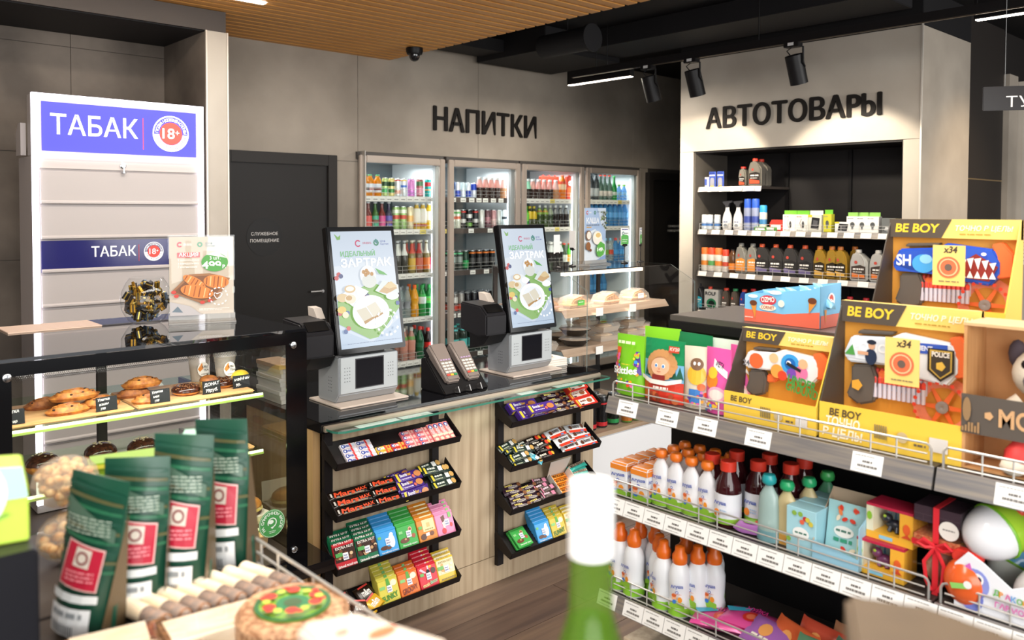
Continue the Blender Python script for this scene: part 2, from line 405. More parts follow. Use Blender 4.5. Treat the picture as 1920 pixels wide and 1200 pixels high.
# track, spots and linear lamps
TX = 4.84
tr = MB().box(TX-.02, TX+.02, -1.5, 4.55, 2.655, 2.705, BLACK)
tr = thing(tr.build('lighting_track'), 'black lighting track hanging in front of the car goods wall', 'track')
MB().box(TX-.006, TX+.006, -1.5, 4.55, 2.652, 2.656, M('#6b5f52', .3, .7)).build('rail_insert', tr)
for y in (4.3, 2.9, 1.6): MB().tube([(TX, y, 2.705), (TX, y, 3.05)], .003, BLACK).build('hanger_rod', tr)
def spot(y, label, power, blend=.5, size=60, tgt=None):
    r = empty('track_spotlight', (TX, y, 2.655)); thing(r, label, 'spotlight', 'track spotlights')
    MB().box(-.03, .03, -.05, .05, -.028, 0, BLACK).build('adapter', r, .003); MB().box(-.012, .012, -.02, .02, -.02, -.001, M('#c7c7c7', .4)).build('adapter_badge', r).location = (-.0185, 0, 0)
    ax = Vector((.33, -.06, -1)).normalized()
    c = Vector((.0, -.005, -.075)); R_ = ax.to_track_quat('Z', 'Y').to_matrix().to_4x4()
    b = MB().lathe([(.0, 0), (.052, 0), (.055, .003), (.055, .185), (.05, .185), (.046, .16), (0, .16)], BLACK, 24)
    b.xf(Matrix.Translation(c) @ R_); b.build('spot_body', r)
    MB().lathe([(.0, .162), (.044, .162)], M('#fff1d8', .3, e=18), 20).xf(Matrix.Translation(c) @ R_).build('lens', r)
    MB().tube([(0, -.068, -.028), (0, -.07, -.13), (.03, -.066, -.15)], .006, BLACK).build('bracket', r)
    MB().tube([(0, .01, -.028), (-.02, .03, -.05), (0, .01, -.085)], .004, BLACK).build('cable', r)
    l = bpy.data.lights.new('lamp', 'SPOT'); l.energy = power; l.color = (1, .88, .7); l.spot_size = math.radians(size); l.spot_blend = blend; l.shadow_soft_size = .04
    o = bpy.data.objects.new('lamp', l); COL.objects.link(o); o.location = Vector((TX, y, 2.655))+c+ax*.2
    aim(o, tgt or (Vector(o.location)+ax))
spot(3.42, 'black track spotlight nearest the left edge of the car goods wall', 44, .3, 84, (5.6, 3.85, 1.65))
spot(2.66, 'black track spotlight above the middle of the car goods lettering', 44, .3, 84, (5.6, 2.6, 1.65))
spot(3.80, 'black track spotlight half in shadow beside the linear lamp', 60, .5, 60, (6.3, 5.0, .9))
LW = M('#fff0dc', .4, e=14)
def linear(x, y0, y1, z, label, h=.11, w=.05):
    r = MB().box(x-w/2, x+w/2, y0, y1, z, z+h, BLACK).build('linear_lamp', bev=.002); thing(r, label, 'lamp', 'linear ceiling lamps')
    MB().box(x-w/2+.006, x+w/2-.006, y0+.005, y1-.005, z-.004, z-.0005, LW).build('diffuser', r)
    MB().tube([(x, y0+.25, z+h), (x, y0+.25, 3.05)], .003, BLACK).build('hanger_rod', r)
    area((x, (y0+y1)/2, z-.02), (0, 0, PI/2), y1-y0, .05, 16, (1, .9, .78))
    return r
ya, yb = 4.693, 4.037; zz = (2.626+2.616)/2
linear(4.95, yb, ya, zz, 'black linear lamp glowing warm under the duct by the drinks wall')
linear(4.95, -.6, 1.644, 2.646, 'black linear lamp glowing warm above the toilet sign')
r = MB().box(.5, 2.192, 4.474-.02, 4.474+.02, 2.772, 2.779, LW).build('recessed_lamp')
thing(r, 'white strip lamp recessed in the timber slat ceiling', 'lamp')
MB().box(.49, 2.192+.01, 4.474-.026, 4.474+.026, 2.7795, 2.80, WHITE).build('lamp_housing', r)
sp_ = bpy.data.lights.new('lamp', 'SPOT'); sp_.energy = 45; sp_.color = (1, .74, .45); sp_.spot_size = 1.3; sp_.spot_blend = .8; sp_.shadow_soft_size = .05
so_ = bpy.data.objects.new('lamp', sp_); COL.objects.link(so_); so_.location = (6.2, .9, 2.5); aim(so_, (6.4, 2.2, 1.5))
# dome camera
q = (3.598,4.965,2.770)
r = empty('security_camera', (q[0], q[1], 2.78)); thing(r, 'black dome security camera under the edge of the slat ceiling', 'camera')
MB().lathe([(.062, 0), (.062, -.025), (.055, -.045), (.04, -.05)], BLACK, 24).build('housing', r)
MB().lathe([(.04, -.05), (.038, -.07), (.027, -.088), (.012, -.096), (0, -.098)], M('#1a1a1e', .05, coat=1), 20).build('dome', r)
# toilet sign
q = (4.600,1.487,2.231); zb = 2.110
u = Vector((.55, -.84, 0)).normalized()
r = MB().box(0, .62, -.004, .004, zb-q[2], 0, M('#24201f', .25)).build('toilet_sign', bev=.003)
thing(r, 'dark hanging sign with pale lettering for the toilets', 'sign', loc=(q[0], q[1], q[2]), rz=math.atan2(u.y, u.x))
P = Print((0, -.0045, 0), (1, 0, 0), (0, 0, 1)); P.text('ТУАЛЕТ', .105, -.105, .055, '#e8e4e0', 0, .36); P.build('lettering', r)
for x in (.1, .52): MB().tube([(x, 0, 0), (x, 0, 3.05-q[2])], .0015, GREY, 4).build('wire', r)

# ---------------------------------------------------------------- tobacco cabinet
CAB = M('#b4acaa', .45); LILAC = M('#3d3dc8', .4, e=.45); NEON = M('#f4f2ff', .4, e=1.9)
tc_ = empty('tobacco_cabinet', (0, 0, 0)); thing(tc_, 'white tobacco cabinet with lit frame and blue sign before the stone niche', 'cabinet')
B('body', 1.083, 1.966, 4.84, 5.13, 0, 1.875, CAB, tc_, .003); B('sign_box', 1.083, 1.966, 4.84, 4.93, 1.876, 2.196, CAB, tc_, .002)
for a, b, c, d in ((1.079, 1.106, .05, 2.199), (1.946, 1.97, .05, 2.199), (1.106, 1.946, 2.175, 2.199), (1.106, 1.946, 1.868, 1.888)): B('light_strip', a, b, 4.81, 4.839, c, d, NEON, tc_)
sp = B('sign_panel', 1.125, 1.93, 4.822, 4.839, 1.902, 2.158, LILAC, tc_)
B('sign_frame', 1.113, 1.939, 4.828, 4.8395, 1.893, 2.1675, M('#cfc3bd', .4), tc_)
def tobacco_print(par, x0, z0, h, y, col, right):
    P = Print((x0, y, z0), (1, 0, 0), (0, 0, 1), rough=.4)
    wl, rd = M('#ffffff', .4, e=.55 if right else .1), M('#e5463a', .4, e=.5 if right else .05)
    k = h/.256
    P.text('ТАБАК', .04*k, .09*k, .105*k, wl, .01, .44*k)
    P.rect(.505*k, .03*k, .509*k, .205*k, rd)
    P.ell(.66*k, .128*k, .102*k, .102*k, wl, 40).ell(.66*k, .128*k, .094*k, .094*k, col, 40)
    P.ring(.66*k, .128*k, .066*k, .094*k, wl, 30, PI*1.02, PI*1.98).ell(.66*k, .128*k, .064*k, .064*k, rd, 36)
    P.arc('ПРОДАЖА НЕСОВЕРШЕННОЛЕТНИМ', .66*k, .128*k, .079*k, .017*k, wl, PI*.98, PI*.02).arc('ЗАПРЕЩЕНА', .66*k, .128*k, .079*k, .019*k, col, PI*1.06, PI*1.94, True)
    P.text('18', .612*k, .10*k, .06*k, wl, .012, .068*k).text('+', .684*k, .118*k, .035*k, wl)
    P.build('print', par)
tobacco_print(sp, 1.125, 1.902, .256, 4.8215, LILAC, True)
B('top_rail', 1.115, 1.937, 4.826, 4.8395, 1.812, 1.866, M('#c6bbb6', .4), tc_, .001)
lk = MB().lathe([(.016, 0), (.016, .006), (.011, .008), (.011, .014)], CHROME, 14).xf(Matrix.Translation((1.524, 4.826, 1.838)) @ Matrix.Rotation(PI/2, 4, 'X')).build('lock', tc_)
MB().box(1.521, 1.527, 4.806, 4.812, 1.80, 1.838, CHROME).lathe([(.013, 0), (.013, .004)], CHROME, 12, (1.524, 4.809, 1.797)).build('key', lk)
NAVY = M('#2a2a66', .12)
for i, (a, b) in enumerate(((1.625, 1.80), (1.44, 1.612), (1.264, 1.432), (1.082, 1.252), (.905, 1.07), (.725, .893), (.545, .713), (.365, .533), (.185, .353))):
    bl = i == 2
    s = B('shutter', 1.117, 1.935, 4.822, 4.8395, a, b, NAVY if bl else M('#b5adaa', .5), tc_, .002)
    MB().prism([(4.821, a), (4.812, a+.004), (4.812, a+.012), (4.821, a+.02)], 1.117, 1.935, M('#bcb4b1', .45), 'x').build('lip', s)
    if bl: tobacco_print(s, 1.335, a+.03, .135, 4.8215, NAVY, False)
MB().prism([(4.95, 1.88), (5.05, 1.88), (5.05, 2.0), (5.0, 2.05), (4.95, 2.05)], 1.055, 1.08, CAB, 'x').build('side_bracket', tc_)

# ---------------------------------------------------------------- drink coolers
CF = M('#b9ada2', .3, .35); CW = M('#dfe3e4', .5); CBK = M('#5f696c', .5); LED = M('#eef6ff', .4, e=3)
CX = [(3.436, 4.257), (4.296, 5.116), (5.139, 5.967), (5.998, 6.831)]
SHZ = [1.708, 1.44, 1.077, .712, .356, .09]
ORD4 = ['leftmost', 'second', 'third', 'rightmost']
COOLERS = []
for i, (x0, x1) in enumerate(CX):
    c = empty('drinks_cooler', ((x0+x1)/2, 5.5, 0)); thing(c, ['leftmost tall glass-door drinks cooler next to the staff door', 'second tall glass-door drinks cooler with dark shelf edges', 'third tall glass-door drinks cooler with tea and green bottles', 'rightmost tall glass-door drinks cooler full of water bottles'][i], 'cooler', 'drink coolers in the back wall')
    w = (x1-x0)/2; xb = x0 if i else x0+.02
    # interior shell in local coordinates
    L, R = -w-.004, w+.004
    if i == 0: L = 3.474-(x0+x1)/2
    if i == 3: R = 6.862-(x0+x1)/2
    sh = MB().box(L, R, .70, .72, .03, 2.025, CBK).box(L, L+.012, .06, .70, .03, 2.025, CW).box(R-.012, R, .06, .70, .03, 2.025, CW).box(L+.012, R-.012, .06, .70, .032, .07, CW).box(L+.012, R-.012, .06, .70, 2.0, 2.025, CBK)
    sh.build('cabinet', c)
    B('head_frame', -w-.004, w+.004, -.028, .05, 1.99, 2.045, M('#4a4643', .5), c); B('plinth', -w-.004, w+.004, -.02, .05, .0, .06, BLACK, c)
    df = MB()
    for a, b, d, e in ((-w, -w+.055, .06, 2.02), (w-.055, w, .06, 2.02), (-w+.055, w-.055, 1.965, 2.02), (-w+.055, w-.055, .06, .13)): df.box(a, b, -.062, -.03, d, e, CF)
    df = df.build('door_frame', c, .006)
    B('gasket', -w+.05, w-.05, -.03, -.024, .12, 1.97, pane((.9, .95, .95), .0), c) if 0 else None
    B('glass', -w+.05, w-.05, -.048, -.042, .12, 1.97, pane((.97, .99, .985), 1.0), c)
    B('mullion', R-.05, R-.012, .02, .058, .07, 1.99, CW, c); B('led_tube', R-.048, R-.03, .06, .075, .1, 1.93, LED, c)
    B('led_tube', L+.03, L+.04, .06, .07, .1, 1.93, M('#eef6ff', .4, e=2), c)
    dark = i == 1
    for k, z in enumerate(SHZ):
        s = B('shelf', L+.014, R-.052, .075, .66, z-.006, z, M('#c9cdcf', .4), c)
        B('price_rail', L+.014, R-.052, .066, .0745, z-.042, z+.002, M('#4a403c', .45) if dark else M('#e4e1dc', .4), s)
        P = Print((L+.014, .0655, z-.04), (1, 0, 0), (0, 0, 1)); wd = R-L-.066; t = 0
        while t < wd-.06:
            tw = .062
            if (not dark) or random.random() < .55:
                P.rect(t+.002, .002, t+tw, .038, '#f1efea' if random.random() > .04 else '#e9d774').scribble(t+.012, .012, t+tw-.01, .008, '#8a8783', 5)
            t += tw+(.004 if not dark else random.uniform(.01, .07))
        stuff(P.build('price_tags', s))
        fe = MB()
        for zz_ in (.03, .062): fe.tube([(L+.02, .078, z+zz_), (R-.056, .078, z+zz_)], .0022, WIRE, 4)
        n = 5
        for j in range(n+1):
            xx = L+.025+(R-L-.085)*j/n
            fe.tube([(xx, .078, z+.001), (xx, .078, z+.062)], .0022, WIRE, 4)
        fe.build('wire_fence', s)
    COOLERS.append((c, L, R))
    area(((x0+x1)/2, 5.75, 1.96), (0, 0, 0), w*1.7, .3, 3, (.94, .98, 1))
MB().box(3.452, 3.458, 5.4, 5.5, 0, 2.05, ALU).build('edge_trim', COOLERS[0][0]).location = (-COOLERS[0][0].location.x, -5.5, 0)

# ---------------------------------------------------------------- checkout counter
def blackgloss(c='#0d0d10', ior=1.8, rough=.03):
    mt = bpy.data.materials.new('mat'); mt.use_nodes = True; b = mt.node_tree.nodes['Principled BSDF']
    b.inputs['Base Color'].default_value = (*lin(c), 1); b.inputs['Roughness'].default_value = rough; b.inputs['IOR'].default_value = ior
    return mt
BG = blackgloss(); EDGEG = M('#3f7f6c', .15)
cc = empty('checkout_counter', (0, 0, 0)); thing(cc, 'light oak checkout counter with a glossy black worktop and glass ledge', 'counter')
B('worktop', 1.475, 2.96, 2.60, 3.25, .806, .845, BG, cc, .002)
for a, b in ((1.51, 2.298), (2.301, 2.955)): B('front_panel', a, b, 2.63, 2.648, .118, .804, OAK, cc, .001)
B('plinth', 1.51, 2.955, 2.632, 2.65, .0, .115, OAK, cc, .001); B('side_panel', 1.478, 1.508, 2.66, 3.2, 0, .804, OAK2, cc, .001); B('side_panel', 2.94, 2.958, 2.66, 3.2, 0, .804, OAK, cc, .001)
B('back_panel', 1.51, 2.94, 3.18, 3.2, 0, .804, BLACK, cc)
gl = MB(); pts = [(1.49, 2.598), (1.49, 2.545), (1.50, 2.522), (1.525, 2.512), (2.93, 2.512), (2.95, 2.522), (2.955, 2.54), (2.955, 2.598)]
gl.prism(pts, .816, .824, EDGEG, 'z', pane((.9, .97, .95), 1))
gl.build('glass_ledge', cc, smooth=0); B('ledge_rail', 1.485, 2.957, 2.585, 2.599, .81, .832, M('#b5a795', .3, .6), cc, .002)
P = Print((1.6, 2.512, .8162), (1, 0, 0), (0, 1, 0))
lt = MB()
for a, b in ((1.60, 1.78), (1.79, 1.93), (2.4, 2.5), (2.62, 2.8)): lt.box(a, b, 2.52, 2.58, .8150, .8155, WHITE)
lt.build('ticket_strip', cc)

# ---------------------------------------------------------------- bakery showcase
sc = empty('bakery_showcase', (0, 0, 0)); thing(sc, 'black-framed glass bakery showcase with lit shelves on a wooden base', 'showcase')
BF = M('#0b0b0d', .12)
B('base_cabinet', .30, 1.40, 2.56, 3.2, 0, .372, OAK2, sc, .001); B('base_slab', .25, 1.447, 2.455, 3.26, .375, .415, BG, sc, .002)
B('base_door', .34, .84, 2.552, 2.5595, .04, .36, OAK2, sc, .001); B('base_door', .845, 1.37, 2.552, 2.5595, .04, .36, OAK2, sc, .001)
B('top_glass', .44, 1.375, 2.515, 3.22, 1.19, 1.2, blackgloss('#101013', 2.1, .02), sc, .001)
B('front_glass', .44, 1.356, 2.52, 2.528, .416, 1.189, pane((.96, .97, .96), .8), sc)
B('side_glass', 1.356, 1.364, 2.53, 3.2, .416, 1.189, pane((.8, .8, .78), 1.6), sc)
B('side_glass', .44, .448, 2.53, 3.2, .416, 1.189, pane(), sc)
fb = MB()
for a, b, c, d in ((.44, .506, .416, 1.189), (1.301, 1.3755, .416, 1.189), (.506, 1.301, 1.152, 1.189)): fb.box(a, b, 2.514, 2.519, c, d, BF)
fb.build('front_border', sc)
dots = MB()
for j in range(4):
    for k in range(150):
        dots.lathe([(.0018-.0004*j, 0), (.0018-.0004*j, .0006)], BF, 4, (.508+.0053*k+.0026*(j % 2), 1.149-.0045*j, 0))
for i_ in range(len(dots.v)):
    x, y, z = dots.v[i_]; dots.v[i_] = (x, 2.5185-z, y)
stuff(dots.build('halftone_fringe', sc, smooth=0))
B('corner_post', 1.3645, 1.3755, 2.52, 2.60, .416, 1.189, BF, sc); B('rear_frame', .44, 1.364, 3.2, 3.22, 1.15, 1.189, BF, sc); B('rear_frame', .44, 1.364, 3.2, 3.22, .416, .45, BF, sc)
for x in (.44, .915, 1.335): B('rear_post', x, x+.03, 3.195, 3.2195, .45, 1.15, M('#2c2624', .5), sc)
for x, z in ((1.325, 1.149), (.495, 1.151), (1.325, .46), (.495, .46)):
    MB().lathe([(.011, 0), (.011, .006), (.008, .008)], CHROME, 16).xf(Matrix.Translation((x, 2.514, z)) @ Matrix.Rotation(PI/2, 4, 'X')).build('glass_bolt', sc)
LEDY = M('#f3ffc0', .4, e=2.2); BOARD = noisy('#c79560', '#dcb07a', .5, (3, 30, 30), 5)
SHB = [.962, .764, .49]
for z in SHB:
    s = B('glass_shelf', .452, 1.302, 2.69, 3.16, z-.004, z+.002, pane((.86, .97, .86), 1), sc)
    B('led_strip', .46, 1.30, 2.684, 2.689, z-.004, z+.003, LEDY, s); B('edge_profile', .452, 1.302, 2.6835, 2.690, z-.012, z-.005, M('#a9c75f', .4), s)
    area((.88, 2.70, z-.014), (0, 0, 0), .8, .02, .9, (.95, 1, .75))
    for x in (.6, 1.2): B('shelf_bracket', x, x+.012, 2.75, 3.19, z-.03, z-.005, BLACK, s)
B('deck', .452, 1.352, 2.535, 3.19, .416, .424, M('#3a302a', .4), sc)
area((.9, 2.62, 1.17), (0, 0, 0), .8, .05, 3.5, (1, .97, .9))

# ---------------------------------------------------------------- sweets racks on the counter front
def rack(x0, x1, zs, label):
    r = empty('sweets_rack', (x0, 2.628, 0)); thing(r, label, 'rack', 'sweets racks')
    K = M('#191516', .4); w = x1-x0
    for x in (0, w-.075): B('upright', x, x+.034, -.02, 0, .08, .80, K, r, .001)
    for z in zs:
        mb = MB(); y0 = -.098
        mb.add([(0, y0, z), (w, y0, z), (w, -.008, z+.075), (0, -.008, z+.075), (0, y0, z-.003), (w, y0, z-.003), (w, -.008, z+.072), (0, -.008, z+.072)], [(0, 1, 2, 3), (7, 6, 5, 4), (0, 4, 5, 1), (3, 2, 6, 7)], K)
        mb.add([(0, y0, z-.003), (w, y0, z-.003), (w, y0-.012, z+.024), (0, y0-.012, z+.024), (0, y0-.003, z-.003), (w, y0-.003, z-.003), (w, y0-.015, z+.024), (0, y0-.015, z+.024)], [(0, 1, 2, 3), (7, 6, 5, 4), (3, 2, 6, 7), (0, 4, 5, 1), (0, 3, 7, 4), (1, 5, 6, 2)], K)
        for x in (-.002, w-.001): mb.prism([(y0, z-.003), (y0-.014, z+.024), (-.008, z+.098), (-.002, z+.08), (-.002, z+.03)], x, x+.003, K, 'x')
        mb.build('tray', r, smooth=0)
    return r
RZ1 = [.688, .505, .313, .128]; RZ2 = [.693, .507, .324, .137]
rack(1.495, 2.05, RZ1, 'black four-tray sweets rack nearer the bakery showcase')
rack(2.325, 2.885, RZ2, 'black four-tray sweets rack nearer the glass deli case')

# ---------------------------------------------------------------- deli case
dc = empty('deli_case', (0, 0, 0)); thing(dc, 'glass refrigerated deli case with steel shelves and white base', 'showcase')
B('base', 3.0, 3.99, 2.79, 3.55, .06, .44, M('#e7e9ec', .4), dc, .006); B('kick_plinth', 3.03, 3.96, 2.83, 3.5, 0, .06, BLACK, dc)
DW = noisy('#8f7a66', '#b39c84', .4, (3, 30, 30), 4)
B('deck', 3.0, 3.985, 2.785, 3.5, .441, .462, DW, dc, .002)
prof = [(2.78, .465), (2.78, 1.197), (2.95, 1.287), (3.5, 1.287), (3.5, .465)]
for x in (3.07, 3.985): MB().prism(prof, x, x+.005, M('#6d7b78', .2), 'x', pane((.97, .98, .98), .7)).build('end_glass', dc, smooth=0)
B('front_glass', 3.076, 3.984, 2.78, 2.785, .465, 1.197, pane((.985, .99, .99), .6), dc)
MB().hexa([(3.076, 2.78, 1.197), (3.984, 2.78, 1.197), (3.984, 2.95, 1.282), (3.076, 2.95, 1.282)], [(3.076, 2.778, 1.2015), (3.984, 2.778, 1.2015), (3.984, 2.948, 1.2865), (3.076, 2.948, 1.2865)], pane((.985, .99, .99), .6)).build('canopy_glass', dc, smooth=0)
B('top_shelf', 3.076, 3.984, 2.955, 3.5, 1.28, 1.286, blackgloss('#26221f', 1.7, .04), dc); B('lamp_tube', 3.08, 3.72, 2.945, 2.972, 1.262, 1.279, M('#ffe9cf', .4, e=1.7), dc)
B('back_panel', 3.076, 3.984, 3.49, 3.5, .465, .62, BLACK, dc)
for x in (3.076, 3.5, 3.95): B('rear_post', x, x+.025, 3.485, 3.4995, .62, 1.279, M('#2b2725', .5), dc)
SST = noisy('#c0a48c', '#dcc3ac', .25, (3, 60, 60), 3, m=.45)
DSZ = [1.078, .872]
for z in DSZ:
    s = B('steel_shelf', 3.09, 3.97, 2.975, 3.46, z-.008, z, SST, dc)
    MB().prism([(2.975, z), (2.945, z-.036), (2.943, z-.035), (2.972, z+.003)], 3.085, 3.965, SST, 'x').build('shelf_lip', s)
    for x in (3.32, 3.6): MB().box(x, x+.055, 2.938, 2.941, z-.042, z+.0, WHITE).build('price_card', s)
area((3.5, 3.05, 1.255), (0, 0, 0), .8, .1, 3, (1, .9, .78))

# ---------------------------------------------------------------- shelving gondolas in the foreground
SHD = M('#3b3532', .5); RAIL = noisy('#8f8e91', '#b3aaa0', .3, (.5, 4, 90), 3, m=.6)
def gondola(nm, X0, X1, bays, zs, label, side, ztop, tags):
    """shelves run along y; side=-1 faces -x (front edge at X0, back panel at X1)"""
    g = empty(nm, (0, 0, 0)); thing(g, label, 'shelving')
    ya, yb = bays[0][0], bays[-1][1]; lo, hi = min(X1, X1-side*.02), max(X1, X1-side*.02)
    B('back_panel', lo, hi, ya, yb, .06, ztop-.03, M('#0f0e10', .5), g)
    for bi, (y0, y1) in enumerate(bays):
        for k, z in enumerate(zs):
            a, b = min(X0, X1), max(X0, X1)
            s = B('shelf', a, b, y0+.002, y1-.002, z-.025, z, SHD, g, .001)
            e = X0
            MB().prism([(e, z+.002), (e+side*.003, z+.001), (e+side*.017, z-.043), (e+side*.006, z-.046), (e, z-.03)], y0+.003, y1-.003, RAIL, 'y').build('price_rail', s, smooth=0)
            fe = MB(); x = e-side*.006; h = .045; rr = .0026
            pts = [(x, y0+.012, z+.001), (x, y0+.012, z+h-.01), (x, y0+.016, z+h-.003), (x, y0+.022, z+h), (x, y1-.022, z+h), (x, y1-.016, z+h-.003), (x, y1-.012, z+h-.01), (x, y1-.012, z+.001)]
            fe.tube(pts, rr, WIRE, 6)
            for q in (.006, .024): fe.tube([(x, y0+.02, z+q), (x, y1-.02, z+q)], .002, WIRE, 5)
            n = 4
            for j in range(n):
                for d_ in (-.02, .02):
                    yy = y0+(y1-y0)*(j+.5)/n+d_*1.4; fe.tube([(x, yy, z+.001), (x, yy, z+h)], .002, WIRE, 5)
            fe.build('wire_fence', s)
            for t in tags.get((bi, k), []): tag(s, e, t, z, side)
    return g
def tag(par, e, y, z, side):
    w = .068
    if side not in _tagp:
        _tagp[side] = o = MB().box(-.0006, 0, -w/2, w/2, -.042, 0, WHITE).build('price_tag', par)
        if side > 0: P = Print((.0002, -w/2, -.042), (0, 1, 0), (0, 0, 1), .0002)
        else: P = Print((-.0007, w/2, -.042), (0, -1, 0), (0, 0, 1), .0002)
        P.scribble(.006, .035, .05, .002, '#9a9896', 8).scribble(.024, .022, .046, .0045, '#66625f', 3).scribble(.014, .012, .058, .005, '#77736f', 9).scribble(.008, .005, .05, .0015, '#a5a3a0', 8)
        stuff(P.build('small_print', o))
    else:
        o = dup(_tagp[side]); o.parent = par; KIDS.setdefault(par.name, []).append(o)
    o.location = (e+side*.0045, y, z-.001); o.rotation_euler = (0, -side*.31, 0)
_tagp = {}

# ---------------------------------------------------------------- drinks
def bottle(name, h, r, body, cap='#ffffff', label=None, lz=(.2, .55), shape='pet', cr=None, label2=None, neck=None):
    nr = .013; N = 14
    bm_ = body if not isinstance(body, str) else M(body, .12)
    if shape == 'pet': pr = [(r*.86, 0), (r, h*.03), (r, h*.22), (r*.95, h*.3), (r*.95, h*.42), (r, h*.5), (r, h*.58), (r*.86, h*.68), (r*.5, h*.82), (nr, h*.88), (nr, h*.93)]
    elif shape == 'wide': pr = [(r*.9, 0), (r, h*.03), (r, h*.68), (r*.9, h*.76), (r*.6, h*.85), (nr*1.3, h*.89), (nr*1.3, h*.94)]
    elif shape == 'long': pr = [(r*.9, 0), (r, h*.02), (r, h*.52), (r*.85, h*.6), (r*.5, h*.7), (nr*.95, h*.78), (nr*.9, h*.96)]
    elif shape == 'tea': pr = [(r*.86, 0), (r, h*.03), (r*.95, h*.06), (r, h*.09), (r*.95, h*.14), (r, h*.17), (r*.95, h*.22), (r, h*.25), (r*.95, h*.3), (r, h*.33), (r*.95, h*.38), (r, h*.41), (r, h*.5), (r*.55, h*.88), (nr*1.2, h*.9), (nr*1.2, h*.93)]
    elif shape == 'dumb': pr = [(r*.86, 0), (r, h*.03), (r, h*.3), (r*.8, h*.4), (r, h*.52), (r, h*.6), (r*.6, h*.82), (nr, h*.88), (nr, h*.93)]
    o = MB().lathe(pr, bm_, N).build(name, smooth=50)
    def rad(z):
        for (a, b), (c, d) in zip(pr, pr[1:]):
            if b <= z <= d: return a+(c-a)*(z-b)/max(d-b, 1e-6)
        return r
    def wrap(nm, z0, z1, m):
        zs = [z0]+[p[1] for p in pr if z0 < p[1] < z1]+[z1]
        MB().lathe([(rad(z)+.0009, z) for z in zs], m if not isinstance(m, str) else M(m, .35), N).build(nm, o, smooth=50)
    if label: wrap('label', h*lz[0], h*lz[1], label)
    if label2: wrap('label_band', h*label2[1], h*label2[2], label2[0])
    if neck: wrap('neck_label', h*neck[1], h*neck[2], neck[0])
    c = cr or (nr*1.25 if shape != 'tea' else nr*1.55)
    top = h*.94 if shape == 'long' else h*.89
    MB().lathe([(c, top), (c, h-.002), (c*.88, h)], M(cap, .35), 12).build('cap', o)
    return o
def can(name, h, r, col, band=None, top='#c9ccce', band2=None):
    N = 14; m = M(col, .25, .3); lidm = M('#c4c7ca', .25, .9)
    pr = [(r*.8, 0, lidm), (r*.97, h*.03, m), (r, h*.06)]
    bands = sorted([b for b in (band, band2) if b], key=lambda b: b[1])
    for b in bands: pr += [(r, h*b[1], M(b[0], .28, .25)), (r, h*b[2], m)]
    pr += [(r, h*.9), (r*.84, h*.965, lidm), (r*.86, h*.985), (r*.86, h), (r*.8, h*.985)]
    o = MB().lathe(pr, m, N).build(name, smooth=40)
    MB().lathe([(r*.82, h*.975), (0, h*.975)], lidm, N).box(-.004, .008, -.005, .005, h*.976, h*.984, M('#9a9da0', .3, .9)).build('lid', o)
    return o
def carton(name, h, w, d, col, c2=None, cap=None):
    m = M(col, .35)
    o = MB().box(-w/2, w/2, -d/2, d/2, 0, h, m).build(name, bev=.003, seg=1)
    if c2:
        P = Print((-w/2, -d/2-.0006, 0), (1, 0, 0), (0, 0, 1)); P.rect(.003, h*.12, w-.003, h*.52, c2).ell(w/2, h*.7, w*.32, h*.12, '#f4efe4').scribble(w*.25, h*.68, w*.75, .006, c2, 3); P.build('print', o)
    if cap: MB().lathe([(.011, h), (.011, h+.012)], M(cap, .4), 12).build('cap', o)
    return o
WATER = film('#5aa6e0', .45, .06); CLEAR = film('#cfdcdc', .3, .05); WGRN = film('#3f9a58', .6, .08)
